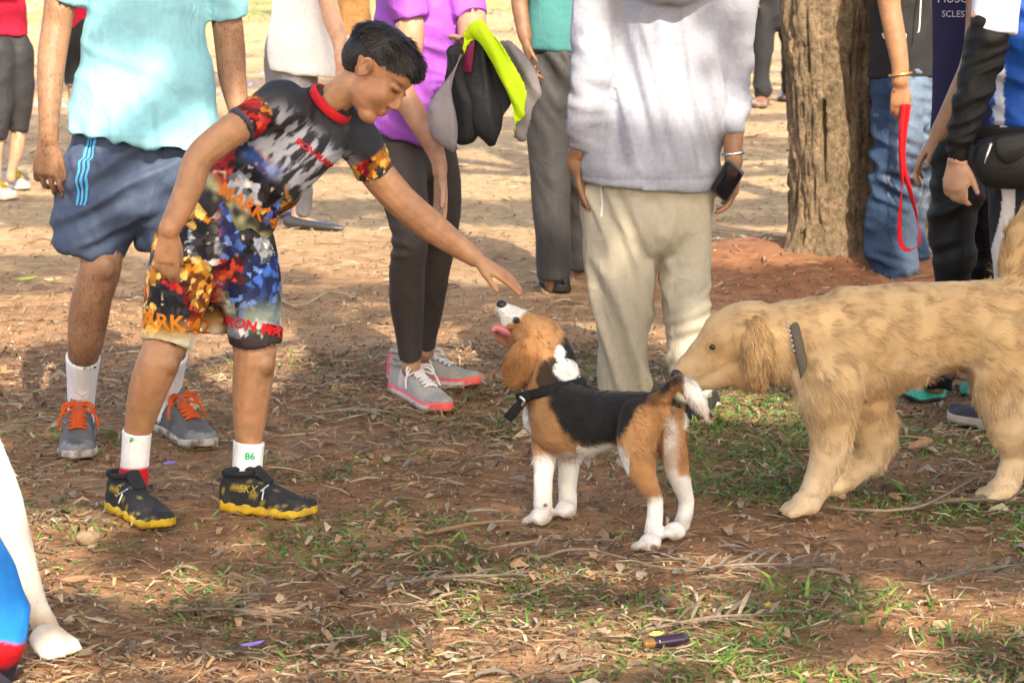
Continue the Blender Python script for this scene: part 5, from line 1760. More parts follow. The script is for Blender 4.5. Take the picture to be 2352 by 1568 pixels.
def flat_shoe(parent, a, b, col, w=.085):
    A_ = stand(*a); B_ = stand(*b); ax = (B_ - A_).normalized(); sd = ax.cross(Vector((0, 0, 1)))
    Bs = Blob(); L = (B_ - A_).length
    Bs.tubew([A_ + Vector((0, 0, .030)), A_ + ax * (L * .3) + Vector((0, 0, .024)), A_ + ax * (L * .6) + Vector((0, 0, .022)), A_ + ax * (L * .85) + Vector((0, 0, .018)), B_ + Vector((0, 0, .012))],
             [(w * .36, .028), (w * .40, .018), (w * .48, .018), (w * .38, .016), (w * .08, .007)], side=sd, n=16)
    V, F = Bs.fuse(.005, 2); put('shoe', V, F, PLAST(), parent, col)


flat_shoe(m5, (664, 523), (788, 532), np.array((.035, .035, .036)))
flat_shoe(m5, (632, 492), (690, 505), np.array((.03, .03, .032)))

# ---- two people in red at the far left
Y0 = gY(440)
m6 = person(20, 440, 'person in a red top and dark cropped leggings at the left edge')
B = Blob()
B.tube([(5, 80, Y0, 40, .7), (5, -30, Y0, 40, .7), (0, -150, Y0, 50, .5), (0, -185, Y0, 28, .8)])
fr = torso_and_head(B, (0, -208), Y0, .22, fw=(-.4, -1, 0), r=.05)
B.tube([(-45, -150, Y0, 20), (-58, -60, Y0, 18), (-60, 30, Y0 - .03, 14)]); hand(B, W(-60, 32, Y0 - .03), (0, 0, -1), (1, 0, 0), (0, -1, 0), L=.155)
B.tube([(45, -150, Y0, 20), (50, -80, Y0 + .05, 18), (30, -20, Y0 - .1, 14)]); hand(B, W(30, -18, Y0 - .1), (-1, -.2, 0), (0, 1, 0), (0, 0, 1), L=.155)
B.tube([(30, 130, Y0, 32), (42, 260, Y0, 22), (42, 305, Y0, 18), (38, 345, Y0, 16), (28, 385, Y0, 11), (24, 410, Y0, 12)]); B.tube([(-12, 130, Y0 - .05, 30), (-8, 280, Y0 - .1, 20), (-10, 350, Y0 - .1, 16), (-8, 420, Y0 - .1, 11)])
skin_up('body', B, SKIN(), m6, skincol(np.array((.45, .27, .17)), 63), voxel=.0095, smooth=3)
hair_on(m6, fr, .22, n=800, length=.1)
B = Blob(); B.tube([(8, 80, Y0, 58, .7), (8, 40, Y0, 54, .7), (5, -30, Y0, 50, .7), (2, -110, Y0, 54, .6), (0, -160, Y0, 45, .6), (0, -185, Y0, 26, .9)], ends=('flat', 'round'), n=20)
skin_up('t_shirt', B, CLOTH(), m6, flat_noise_col(lin('#b01c38'), .05), voxel=.0095, smooth=3, disp=folds(.008, (9, 9, 6), 101))
B = Blob(); B.tube([(12, 60, Y0, 42, .6), (18, 115, Y0, 54, .7), (20, 150, Y0, 56, .7)], n=20)
B.tube([(40, 120, Y0, 38), (46, 190, Y0, 33), (46, 250, Y0, 27), (42, 302, Y0, 22)], ends=('round', 'flat'), n=18, wall=.008); B.tube([(0, 120, Y0 - .05, 42), (2, 200, Y0 - .07, 34), (0, 270, Y0 - .09, 28), (-6, 320, Y0 - .1, 22)], ends=('round', 'flat'), n=18, wall=.008)
skin_up('leggings', B, SHINY(), m6, flat_noise_col(np.array((.028, .027, .030)), .06), voxel=.0095, smooth=3, disp=folds(.006, (11, 11, 8), 102))
gsh = lambda t, s, z, V: np.tile(np.array((.34, .33, .30)), (len(V), 1)) * (.8 + .4 * fbm(V * 30, 2))[:, None]
shoe(m6, stand(5, 425), stand(62, 436), .09, .10, gsh, np.array((.6, .58, .52)), lace=lin('#c9a31c'), tongue=lin('#c9a31c'))
shoe(m6, stand(-40, 452), stand(38, 458), .09, .10, np.array((.6, .58, .52)), np.array((.6, .55, .48)), lace=lin('#c9a31c'), tongue=lin('#c9a31c'))

Y0 = gY(420)
m7 = person(180, 420, 'person in red with black knee shorts mostly hidden by the turquoise polo')
B = Blob()
B.tube([(190, 60, Y0, 38, .7), (190, -60, Y0, 40, .7), (190, -170, Y0, 50, .5), (190, -205, Y0, 26, .8)])
fr = torso_and_head(B, (190, -226), Y0, .22, fw=(0, 1, 0), r=.05)
for s_ in (-1, 1):
    B.tube([(190 + 46 * s_, -165, Y0, 20), (190 + 52 * s_, -80, Y0, 17), (190 + 46 * s_, -5, Y0 - .05, 13)]); hand(B, W(190 + 46 * s_, -3, Y0 - .05), (0, 0, -1), (-s_, 0, 0), (0, 1, 0), L=.155)
B.tube([(175, 150, Y0, 28), (176, 210, Y0, 21), (176, 250, Y0, 18), (178, 300, Y0, 18), (170, 380, Y0, 11), (168, 405, Y0, 12)]); B.tube([(215, 150, Y0 + .1, 28), (214, 240, Y0 + .1, 19), (214, 300, Y0 + .1, 17), (214, 390, Y0 + .1, 11)])
skin_up('body', B, SKIN(), m7, skincol(SKM, 73), voxel=.0095, smooth=3)
hair_on(m7, fr, .22, n=600)
B = Blob(); B.tube([(190, 66, Y0, 48, .7), (190, 0, Y0, 46, .7), (190, -110, Y0, 50, .6), (190, -180, Y0, 42, .6), (190, -205, Y0, 24, .9)], ends=('flat', 'round'), n=20)
skin_up('t_shirt', B, CLOTH(), m7, flat_noise_col(lin('#b01c38'), .05), voxel=.0095, smooth=3, disp=folds(.007, (9, 9, 6), 111))
B = Blob(); B.tube([(190, 50, Y0, 44, .75), (190, 90, Y0, 48, .75), (190, 120, Y0, 46, .7)], n=20)
for du in (-17, 20):
    B.tube([(190 + du, 100, Y0, 32), (190 + du, 150, Y0, 28), (190 + du, 198, Y0, 25)], ends=('round', 'flat'), n=18, wall=.008)
zt = W(190, 191, Y0).z
skin_up('shorts', B, SHINY(), m7, lambda V, N: np.where((V[:, 2] < zt)[:, None], np.array((.2, .2, .21))[None], np.array((.014, .014, .016))[None]), voxel=.0095, smooth=2)
shoe(m7, stand(160, 418), stand(112, 428), .09, .085, np.array((.20, .21, .22)), np.array((.3, .3, .3)), lace=np.array((.3, .3, .3)))
shoe(m7, stand(214, 405), stand(190, 415), .09, .085, np.array((.20, .21, .22)), np.array((.3, .3, .3)))

# ---- far man in charcoal trousers
Y0 = gY(244)
m8 = person(1770, 244, 'distant person in charcoal trousers and brown shoes seen beside the big tree')
B = Blob()
B.tube([(1785, -10, Y0, 26, .7), (1785, -120, Y0, 28, .7), (1785, -215, Y0, 32, .5), (1785, -235, Y0, 18, .8)])
fr = torso_and_head(B, (1785, -250), Y0, .23, fw=(-.2, -1, 0))
B.tube([(1748, -205, Y0, 16), (1735, -110, Y0 - .03, 14), (1726, -35, Y0 - .08, 10), (1724, -15, Y0 - .08, 9)], n=12)
hand(B, W(1724, -14, Y0 - .08), (0, -.1, -1), (.8, .6, 0), (.5, -.8, 0), L=.18, curl=.35)
B.tube([(1822, -205, Y0, 16), (1832, -110, Y0, 14), (1832, -20, Y0 - .05, 10)], n=12); hand(B, W(1832, -18, Y0 - .05), (0, 0, -1), (-1, 0, 0), (0, -1, 0), L=.18)
B.tube([(1755, 30, Y0, 22), (1753, 140, Y0, 14), (1752, 228, Y0, 10)]); B.tube([(1808, 30, Y0, 22), (1815, 130, Y0 + .3, 14), (1812, 215, Y0 + .6, 10)])
skin_up('body', B, SKIN(), m8, skincol(SKM, 83), voxel=.009, smooth=3)
hair_on(m8, fr, .23, n=500)
B = Blob(); B.tube([(1785, 14, Y0, 34, .7), (1785, -40, Y0, 36, .7), (1785, -140, Y0, 37, .6), (1785, -215, Y0, 32, .5), (1785, -238, Y0, 17, .9)], ends=('flat', 'round'), n=18)
for s_ in (-1, 1):
    B.tube([(1785 + 30 * s_, -212, Y0, 20), (1785 + 42 * s_, -170, Y0, 19), (1785 + 48 * s_, -130, Y0, 18)], ends=('round', 'flat'))
skin_up('shirt', B, CLOTH(), m8, flat_noise_col(np.array((.012, .045, .045)), .06), voxel=.009, smooth=3, disp=folds(.010, (7, 7, 5), 121))
B = Blob(); B.tube([(1783, -5, Y0, 36, .75), (1783, 30, Y0, 38, .75), (1783, 50, Y0, 34, .7)], n=18)
B.tube([(1760, 30, Y0, 27), (1755, 90, Y0, 24), (1753, 150, Y0, 20), (1752, 195, Y0, 20), (1752, 222, Y0, 17)], ends=('round', 'flat'), n=16, wall=.012); B.tube([(1806, 30, Y0 + .05, 26), (1812, 90, Y0 + .2, 21), (1813, 150, Y0 + .4, 18), (1810, 208, Y0 + .6, 18)], ends=('round', 'flat'), n=16, wall=.012)
skin_up('trousers', B, CLOTH(), m8, flat_noise_col(np.array((.020, .020, .022)), .06), voxel=.009, smooth=3, disp=lambda V, N: folds(.014, (7, 7, 4), 122)(V, N) + .022 * wr(V, (.2, 0, 1), 16, 4, .4) * ss(.3, .1, V[:, 2]))
brn = lambda t, s, z, V: np.tile(np.array((.26, .135, .09)), (len(V), 1)) * (.8 + .4 * fbm(V * 20, 2))[:, None]
shoe(m8, stand(1757, 236), stand(1740, 252), .11, .10, brn, np.array((.12, .08, .06)), mat=PLAST())
shoe(m8, stand(1812, 222), stand(1800, 234), .11, .10, np.array((.05, .025, .018)), np.array((.05, .03, .03)), mat=PLAST())
# ---- person in jeans holding the leash
Y0 = gY(662)
m9 = person(2060, 660, 'person in faded blue jeans and a black T-shirt holding a red leash')
B = Blob()
B.tube([(2072, 170, Y0, 55, .8), (2072, 40, Y0, 55, .8), (2072, -120, Y0, 62, .6), (2072, -180, Y0, 40, .8)])
fr = torso_and_head(B, (2076, -215), Y0, .23, fw=(1, -.1, 0))
B.tube([(2038, -140, Y0 - .19, 34), (2036, -60, Y0 - .20, 31), (2043, 10, Y0 - .20, 26), (2050, 50, Y0 - .21, 25), (2058, 95, Y0 - .22, 24), (2066, 140, Y0 - .23, 21), (2068, 168, Y0 - .23, 20), (2068, 185, Y0 - .23, 21)], n=14)
hand(B, W(2068, 186, Y0 - .23), (0, 0, -1), (.25, 1, 0), (.95, -.2, 0), L=.165, curl=.42, spread=.03, fr=1.05, thumb=(.9, .25, .4), wr=.026)
B.tube([(2100, -140, Y0 + .19, 34), (2110, -40, Y0 + .2, 28), (2120, 60, Y0 + .18, 22), (2124, 120, Y0 + .15, 18)]); hand(B, W(2124, 122, Y0 + .15), (0, 0, -1), (0, -1, 0), (1, 0, 0), L=.17)
B.tube([(2064, 230, Y0 - .04, 38), (2054, 430, Y0 - .06, 32), (2042, 600, Y0 - .06, 28), (2040, 640, Y0 - .06, 26)]); B.tube([(2090, 230, Y0 + .09, 34), (2097, 430, Y0 + .13, 28), (2085, 590, Y0 + .15, 26), (2085, 620, Y0 + .15, 24)])
skin_up('body', B, SKIN(), m9, skincol(np.array((.31, .15, .075)), 93), voxel=.006, smooth=3)
hair_on(m9, fr, .23, n=800)
B = Blob(); B.tube([(2072, 178, Y0, 76, .9), (2072, 120, Y0, 76, .9), (2074, 40, Y0, 72, .9), (2075, -80, Y0, 74, .85), (2074, -150, Y0, 62, .8), (2074, -185, Y0, 40, .9)], ends=('flat', 'round'), n=22)
B.tube([(2045, -150, Y0 - .15, 42), (2040, -110, Y0 - .19, 40), (2038, -50, Y0 - .20, 36)], ends=('round', 'flat')); B.tube([(2095, -150, Y0 + .15, 42), (2105, -110, Y0 + .19, 40), (2108, -50, Y0 + .20, 36)], ends=('round', 'flat'))
tsh = skin_up('t_shirt', B, CLOTH(), m9, flat_noise_col(np.array((.020, .0195, .021)), .08), voxel=.008, smooth=3, disp=folds(.010, (8, 8, 6), 131), key='bt')
B = Blob()
for a in ([(2118, -60, Y0 - .13, 1), (2112, 60, Y0 - .17, 1), (2108, 75, Y0 - .17, 1)],):
    B.tube([(q[0], q[1], q[2], 1.6) for q in a], n=6)
V, F = B.raw(); put('cord', V, F, PLAST(), tsh, (.7, .7, .7))
Pp = [(0.03 * math.cos(t) * (1 + .2 * math.sin(3 * t)), .035 * math.sin(t)) for t in np.linspace(0, 6.283, 14, endpoint=False)] + [(0, 0)]
decal('print', tsh, Pp, [(14, i, (i + 1) % 14) for i in range(14)], W(2128, 95, Y0 - .3), (1, 0, 0), (0, 0, 1), (-.4, 1, 0), 'bt', CLOTH(), (.5, .42, .38), lift=.003)
B = Blob()
B.tube([(2072, 150, Y0, 66, .9), (2072, 210, Y0, 70, .95), (2074, 260, Y0, 66, .9)], n=22)
B.tube([(2064, 220, Y0 - .05, 60), (2060, 320, Y0 - .06, 58), (2056, 420, Y0 - .06, 55), (2046, 500, Y0 - .06, 56), (2042, 580, Y0 - .06, 57), (2044, 648, Y0 - .06, 55)], ends=('round', 'flat'), n=22)
B.tube([(2092, 220, Y0 + .10, 54), (2096, 320, Y0 + .12, 50), (2098, 420, Y0 + .13, 44), (2090, 500, Y0 + .14, 42), (2085, 580, Y0 + .14, 42), (2086, 632, Y0 + .14, 40)], ends=('round', 'flat'), n=22)


def jeans_c(V, N):
    c = np.tile(np.array((.022, .045, .095)), (len(V), 1))
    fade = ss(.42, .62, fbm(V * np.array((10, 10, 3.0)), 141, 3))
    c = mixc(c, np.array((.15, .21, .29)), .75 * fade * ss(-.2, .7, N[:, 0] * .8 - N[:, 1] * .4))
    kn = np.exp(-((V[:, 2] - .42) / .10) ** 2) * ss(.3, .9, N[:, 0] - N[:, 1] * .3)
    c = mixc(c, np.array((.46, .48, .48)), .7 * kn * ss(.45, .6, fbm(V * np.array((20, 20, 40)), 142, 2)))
    return c


skin_up('jeans', B, DENIM(), m9, jeans_c, voxel=.0075, smooth=3, disp=lambda V, N: folds(.006, (9, 9, 6), 143)(V, N) + .042 * wr(V, (.4, 0, 1), 19, 3, .3) * (.35 + ss(.22, .1, V[:, 2]) + np.exp(-((V[:, 2] - .45) / .12) ** 2)))
B = Blob(); wp = W(2068, 170, Y0 - .23)
B.tubew([wp + Vector((.040 * math.cos(t), .034 * math.sin(t), .006 * math.cos(t))) for t in np.linspace(0, 6.2832, 21)], [.0045] * 21, n=8, sub=2)
V, F = B.raw(); put('bangle', V, F, METAL(), m9, (.85, .55, .18))
for a_, b_ in (((2025, 662), (2085, 672)), ((2075, 640), (2130, 648))):
    shoe(m9, stand(*a_), stand(*b_), .10, .085, np.array((.10, .09, .085)), np.array((.3, .28, .25)))
# red leash: a loop of webbing hanging from the fist
lz = empty('leash', W(2082, 400, Y0 - .26), 'red webbing leash hanging in a long loop from the hand beside the jeans', 'leash')
Yl = Y0 - .25


def ribbon(pts, w, sidefn, col, name, parent, mat, thick=.0012):
    P = crom(np.array([tuple(W(*p)) for p in pts]), 6); m = len(P)
    T = np.gradient(P, axis=0); T /= np.linalg.norm(T, axis=1)[:, None]
    V = []
    for i in range(m):
        s_ = np.array(sidefn(i / (m - 1)), float); s_ = s_ - T[i] * s_.dot(T[i]); s_ /= np.linalg.norm(s_); n_ = np.cross(T[i], s_)
        for a, b in ((-1, -1), (1, -1), (1, 1), (-1, 1)):
            V.append(P[i] + s_ * a * w / 2 + n_ * b * thick)
    Q = []
    for i in range(m - 1):
        for k in range(4):
            k2 = (k + 1) % 4; Q.append((i * 4 + k, i * 4 + k2, i * 4 + 4 + k2, i * 4 + 4 + k))
    Q += [(3, 2, 1, 0), tuple((m - 1) * 4 + k for k in range(4))]
    return put(name, np.array(V), np.array(Q), mat, parent, col, smooth=False)


ribbon([(2076, 240, Yl), (2071, 290, Yl), (2069, 350, Yl - .01), (2072, 420, Yl - .01), (2068, 480, Yl), (2066, 530, Yl), (2072, 565, Yl), (2090, 574, Yl), (2110, 562, Yl), (2113, 540, Yl), (2104, 490, Yl + .01), (2088, 430, Yl + .01), (2074, 370, Yl + .015), (2078, 300, Yl + .01), (2087, 240, Yl)],
       .021, lambda t: (math.cos(t * 7), -.6, math.sin(t * 7) * .6), lin('#b80f1c'), 'webbing', lz, CLOTH())

# ---- person in navy with black trousers
Y0 = gY(925)
m10 = person(2160, 918, 'person in a navy lettered shirt and black trousers behind the golden dog')
B = Blob()
B.tube([(2215, 320, Y0, 60, .7), (2215, 150, Y0, 62, .7), (2218, 0, Y0, 70, .6), (2220, -130, Y0, 85, .5), (2220, -190, Y0, 50, .8)])
fr = torso_and_head(B, (2220, -225), Y0, .23, fw=(-.8, -.4, -.2))
B.tube([(2250, -140, Y0 - .16, 40), (2255, 0, Y0 - .20, 36), (2240, 130, Y0 - .20, 31), (2205, 215, Y0 - .20, 28), (2165, 290, Y0 - .20, 22), (2155, 308, Y0 - .20, 21)], n=14)
hand(B, W(2154, 310, Y0 - .20), (-.55, 0, -.8), (.5, .7, -.3), (-.2, -1, .1), L=.165, curl=.45, wr=.026)
B.tube([(2180, -140, Y0 + .16, 40), (2170, 0, Y0 + .2, 34), (2185, 120, Y0 + .15, 26)]); hand(B, W(2186, 122, Y0 + .15), (.2, -.3, -1), (0, -1, 0), (-1, 0, 0), L=.165)
B.tube([(2195, 400, Y0 - .03, 40), (2190, 600, Y0 - .05, 30), (2165, 820, Y0, 26), (2150, 880, Y0, 26)]); B.tube([(2258, 400, Y0 + .08, 36), (2265, 600, Y0 + .13, 28), (2270, 880, Y0 + .1, 26)])
skin_up('body', B, SKIN(), m10, skincol(SKD, 103), voxel=.0065, smooth=3)
hair_on(m10, fr, .23, n=800)
B = Blob(); B.tube([(2216, 330, Y0, 80, .7), (2216, 240, Y0, 76, .72), (2216, 120, Y0, 74, .74), (2219, 0, Y0, 78, .7), (2220, -110, Y0, 84, .6), (2220, -165, Y0, 70, .6), (2220, -195, Y0, 44, .9)], ends=('flat', 'round'), n=22)
B.tube([(2240, -150, Y0 - .12, 50), (2252, -90, Y0 - .17, 48), (2258, -10, Y0 - .2, 44)], ends=('round', 'flat')); B.tube([(2195, -150, Y0 + .12, 50), (2182, -90, Y0 + .17, 48), (2172, -10, Y0 + .2, 44)], ends=('round', 'flat'))
nv = skin_up('shirt', B, CLOTH(), m10, flat_noise_col(np.array((.018, .016, .055)), .08), voxel=.008, smooth=3, disp=folds(.010, (8, 8, 4), 151), key='navy')
text_on('lettering', nv, 'MUSCLE', .034, W(2182, 4, Y0 - .25), (1, .0, 0), (0, 0, 1), (.3, 1, 0), 'navy', CLOTH(), (.5, .48, .55), lift=.004)
text_on('lettering', nv, 'SCLEST', .026, W(2176, 40, Y0 - .25), (1, .0, 0), (0, 0, 1), (.3, 1, 0), 'navy', CLOTH(), (.5, .48, .55), lift=.004)
B = Blob(); B.tube([(2212, 280, Y0, 70, .75), (2214, 350, Y0, 76, .78), (2216, 420, Y0, 72, .75)], n=20)
B.tube([(2194, 370, Y0 - .04, 62), (2194, 450, Y0 - .05, 60), (2188, 540, Y0 - .06, 52), (2192, 610, Y0 - .05, 44), (2180, 720, Y0 - .03, 42), (2162, 830, Y0, 38), (2152, 892, Y0, 36)], ends=('round', 'flat'), n=20); B.tube([(2258, 370, Y0 + .08, 54), (2264, 500, Y0 + .1, 46), (2266, 640, Y0 + .15, 42), (2268, 800, Y0 + .12, 36), (2268, 885, Y0 + .1, 34)], ends=('round', 'flat'), n=20)
skin_up('trousers', B, SHINY(), m10, flat_noise_col(np.array((.007, .0075, .009)), .06), voxel=.008, smooth=3, disp=lambda V, N: folds(.004, (9, 9, 5), 152)(V, N) + .026 * wr(V, (-.5, 0, 1), 18, 4, .2))
TEALS = lin('#3fae9c')
shoe(m10, stand(2165, 915), stand(2078, 922), .10, .085, TEALS, np.array((.02, .03, .03)), lace=TEALS * .7, sole_h=.012)
shoe(m10, stand(2280, 915), stand(2215, 905), .10, .085, TEALS, np.array((.02, .03, .03)), sole_h=.012)

# ---- person at the right edge with a black arm sleeve and pouch
Y0 = 6.95
m11 = person(2330, 985, 'person with a black arm sleeve, blue vest and waist pouch at the right edge')
B = Blob()
B.tube([(2380, 330, Y0, 85, .7), (2380, 150, Y0, 88, .7), (2385, 0, Y0, 100, .6), (2390, -150, Y0, 110, .5), (2390, -210, Y0, 55, .8)])
fr = torso_and_head(B, (2390, -250), Y0, .23, fw=(-.9, -.4, 0))
B.tube([(2310, -160, Y0 - .1, 50), (2292, -50, Y0 - .12, 46), (2270, 60, Y0 - .13, 44), (2256, 140, Y0 - .14, 42), (2235, 210, Y0 - .15, 38), (2214, 280, Y0 - .16, 32), (2202, 340, Y0 - .16, 25), (2199, 362, Y0 - .16, 24)], n=16)
hand(B, W(2198, 362, Y0 - .16), (-.05, 0, -1), (.6, .8, 0), (.85, -.5, 0), L=.160, curl=.75, spread=.0, fr=1.15, thumb=(.75, .6, .1), wr=.026)
B.tube([(2470, -160, Y0, 50), (2490, 40, Y0, 42), (2495, 250, Y0, 30)]); hand(B, W(2495, 255, Y0), (0, 0, -1), (-1, 0, 0), (0, -1, 0), L=.17)
B.tube([(2340, 430, Y0, 46), (2336, 640, Y0, 36), (2330, 880, Y0, 30), (2322, 950, Y0, 28)]); B.tube([(2420, 430, Y0 + .05, 60), (2425, 640, Y0 + .05, 42), (2425, 930, Y0 + .05, 30)])
skin_up('body', B, SKIN(), m11, skincol(np.array((.44, .25, .16)), 113), voxel=.006, smooth=3)
hair_on(m11, fr, .23, n=600)
B = Blob(); B.tube([(2272, 70, Y0 - .13, 49), (2258, 140, Y0 - .14, 46), (2238, 205, Y0 - .15, 42), (2216, 275, Y0 - .16, 36), (2206, 320, Y0 - .16, 30), (2200, 350, Y0 - .16, 28)], n=18)
zc = W(2203, 318, Y0 - .16).z
skin_up('arm_sleeve', B, SHINY(), m11, flat_noise_col(np.array((.008, .0075, .007)), .08), voxel=.0055, smooth=2, disp=lambda V, N: folds(.003, (12, 12, 16), 161)(V, N) + .014 * wr(V, (-.4, 0, 1), 32, 2, .25) + .006 * np.exp(-((V[:, 2] - zc + .01) / .012) ** 2))
B = Blob(); B.tube([(2385, 300, Y0, 108, .72), (2382, 200, Y0, 104, .74), (2382, 80, Y0, 105, .72), (2388, -60, Y0, 112, .62), (2390, -150, Y0, 105, .55), (2390, -205, Y0, 60, .8)], ends=('flat', 'round'), n=24)
xv = W(2300, 200, Y0).x


def vest_c(V, N):
    c = np.tile(lin('#15489a'), (len(V), 1))
    x = V[:, 0] - xv
    w = (np.abs(x + .012 - .08 * (V[:, 2] - 1.0) ** 2) < .010) | ((V[:, 2] > 1.2) & (np.abs(x - .06) < .018))
    c = np.where(w[:, None], np.array((.62, .62, .68))[None], c)
    return c


skin_up('vest', B, SHINY(), m11, vest_c, voxel=.0075, smooth=3, disp=lambda V, N: folds(.005, (9, 9, 5), 162)(V, N) + .030 * wr(V, (.5, 0, 1), 17, 5, .22))
B = Blob(); B.tube([(2330, -150, Y0 - .07, 62), (2305, -90, Y0 - .1, 60), (2292, -20, Y0 - .12, 57), (2282, 76, Y0 - .13, 53)], ends=('round', 'flat'), n=18)
B.tube([(2440, -150, Y0, 60), (2465, -60, Y0, 56), (2480, 60, Y0, 50)], ends=('round', 'flat'), n=18)
skin_up('white_sleeve', B, CLOTH(), m11, flat_noise_col(np.array((.66, .66, .74)), .03), voxel=.006, smooth=3, disp=folds(.005, (8, 8, 5), 163))
B = Blob(); B.tube([(2378, 270, Y0, 96, .74), (2378, 350, Y0, 100, .76), (2380, 430, Y0, 96, .74)], n=22)
B.tube([(2340, 400, Y0, 72), (2338, 520, Y0, 62), (2336, 640, Y0, 56), (2332, 780, Y0, 50), (2326, 940, Y0, 44)], ends=('round', 'flat'), n=20); B.tube([(2418, 400, Y0 + .05, 70), (2422, 600, Y0 + .05, 56), (2424, 930, Y0 + .05, 46)], ends=('round', 'flat'), n=20)
x5 = W(2298, 520, Y0).x


def tp_c(V, N):
    c = np.tile(np.array((.014, .018, .030)), (len(V), 1))
    m = np.abs(V[:, 0] - x5 - .008 * np.sin(V[:, 2] * 22)) < .017
    return np.where((m & (N[:, 1] < .3))[:, None], np.array((.58, .56, .58))[None], c)


skin_up('trousers', B, SHINY(), m11, tp_c, voxel=.0055, smooth=3, disp=folds(.010, (8, 8, 5), 164))


def snk(t, s, z, V):
    return np.tile(np.array((.035, .038, .055)), (len(V), 1)) * (.8 + .5 * fbm(V * 30, 2))[:, None]


shoe(m11, stand(2315, 1000), stand(2188, 968), .105, .095, snk, lambda t, s, z, V: np.where((z > .10)[:, None], np.array((.36, .31, .25))[None], np.array((.02, .02, .022))[None]), sole_h=.036)
shoe(m11, stand(2440, 990), stand(2350, 965), .105, .095, snk, np.array((.36, .31, .25)), sole_h=.036)
# waist pouch
wpz = empty('waist_pouch', W(2320, 370, Y0 - .15), 'black waist pouch with a zip pull worn by the person at the right edge', 'pouch')
Yp = Y0 - .17
B = Blob()
B.tube([(2240, 372, Yp + .02, 10), (2256, 372, Yp, 52), (2290, 372, Yp - .01, 62), (2330, 370, Yp - .01, 66), (2380, 366, Yp, 64), (2410, 362, Yp + .03, 40)], depth=.55, n=22)
PB = np.array((.009, .0085, .0085))
pouch = skin_up('pouch', B, RUBBER(), wpz, flat_noise_col(PB, .1), voxel=.005, smooth=3)
B = Blob(); B.tube([(2318, 318, Yp - .06, 34), (2322, 345, Yp - .065, 36), (2330, 365, Yp - .06, 26)], depth=.25, n=16)
B.ell(W(2345, 332, Yp - .05), (.045, .012, .034))
skin_up('flap', B, RUBBER(), wpz, flat_noise_col(PB * 1.7, .1), voxel=.005, smooth=3)
B = Blob(); B.tubew([W(2276, 332, Yp - .055), W(2268, 355, Yp - .062), W(2262, 374, Yp - .062)], [.005, .004, .002], n=8)
V, F = B.raw(); put('zip_pull', V, F, METAL(), pouch, (.6, .58, .5))
B = Blob(); B.tube([(2235, 308, Y0 - .08, 12), (2300, 306, Y0 - .115, 13), (2390, 304, Y0 - .12, 13), (2470, 306, Y0 - .08, 12)], depth=.3, n=10)
V, F = B.raw(); put('belt', V, F, CLOTH(), wpz, PB)
# ------------------------------------------------------------------ dogs
def proj(V):
    d = np.asarray(V) - np.array((0, 0, CAM_H))
    fz = d @ np.array(tuple(FWD)); return CX + F_PX * d[:, 0] / fz, CY - F_PX * (d @ np.array(tuple(UPV))) / fz


def fur(parent, V, F, n, length, flow, width, colfn, seed, lie=0.25, jitter=0.22, droop=0.15, weight=None, seg=2, name='fur', cj=(.58, 1.38)):
    r = np.random.default_rng(seed)
    P, N = sample_surf(V, F, n, r, weight)
    fl = flow(P, N); fl = unit(fl - N * (fl * N).sum(1)[:, None])
    clump = np.stack([fbm(P * 38, seed + k, 2) for k in range(3)], 1) - 0.5
    D = unit(N * lie + fl + r.normal(0, jitter, (n, 3)) + clump * 1.5)
    sd = unit(np.cross(D, N + r.normal(0, .3, (n, 3))))
    L = length(P, N) * r.uniform(.55, 1.25, n)
    c = colfn(P, N) * (r.uniform(cj[0], cj[1], (n, 1)))
    Vb, T, Cc = blades(P - N * .001, D, sd, L, np.full(n, width), c, bend=-N * .12 + np.array((0, 0, -droop)), seg=seg)
    return put(name, Vb, T, FURM(), parent, lambda a, b: Cc)


def paw(B, c, fw, r=0.024, toes=4, spread=1.0):
    """rounded paw with toes; c world centre on the ground, fw the way it points"""
    fw = Vector(fw); fw.z = 0; fw.normalize(); sd = fw.cross(Vector((0, 0, 1)))
    c = Vector(c)
    B.ell(c + Vector((0, 0, r * .85)), (r * 1.05, r * 1.15, r * .85))
    for k in range(toes):
        o = (k - (toes - 1) / 2) / ((toes - 1) / 2)
        p = c + fw * (r * (1.15 - .30 * abs(o))) + sd * (o * r * 1.0 * spread) + Vector((0, 0, r * .50))
        B.tubew([p - fw * r * .7 + Vector((0, 0, r * .25)), p, p + fw * r * .35 - Vector((0, 0, r * .15))], [r * .30, r * .40, r * .30], n=8, sub=2)


# ---- beagle
bg_ = empty('dog', G(1400, 1230), 'tricolour beagle with a black collar lifting its muzzle to the boy\'s hand', 'dog')
B = Blob()
B.tube([(1512, 945, 5.735, 40), (1490, 948, 5.75, 50), (1445, 955, 5.785, 60), (1395, 964, 5.825, 70), (1345, 967, 5.865, 82), (1300, 964, 5.90, 88), (1262, 962, 5.93, 76), (1238, 955, 5.95, 46)], depth=.86, n=22)
B.tube([(1290, 938, 5.92, 76), (1274, 885, 5.945, 66), (1266, 832, 5.965, 58), (1255, 790, 5.98, 52)], depth=.92, n=18)
B.ell(W(1243, 768, 5.985), (.050, .052, .049))
B.tube([(1250, 775, 5.985, 46), (1222, 757, 5.985, 38), (1190, 736, 5.985, 29), (1165, 717, 5.985, 22), (1152, 707, 5.985, 15)], n=16)
B.tube([(1230, 785, 5.985, 32), (1200, 768, 5.985, 30), (1172, 748, 5.985, 20), (1160, 735, 5.985, 12)], n=14)                   # flews
B.tube([(1205, 800, 5.985, 18), (1172, 788, 5.985, 12), (1146, 774, 5.985, 9.5), (1131, 757, 5.985, 6)], n=12)              # lower jaw
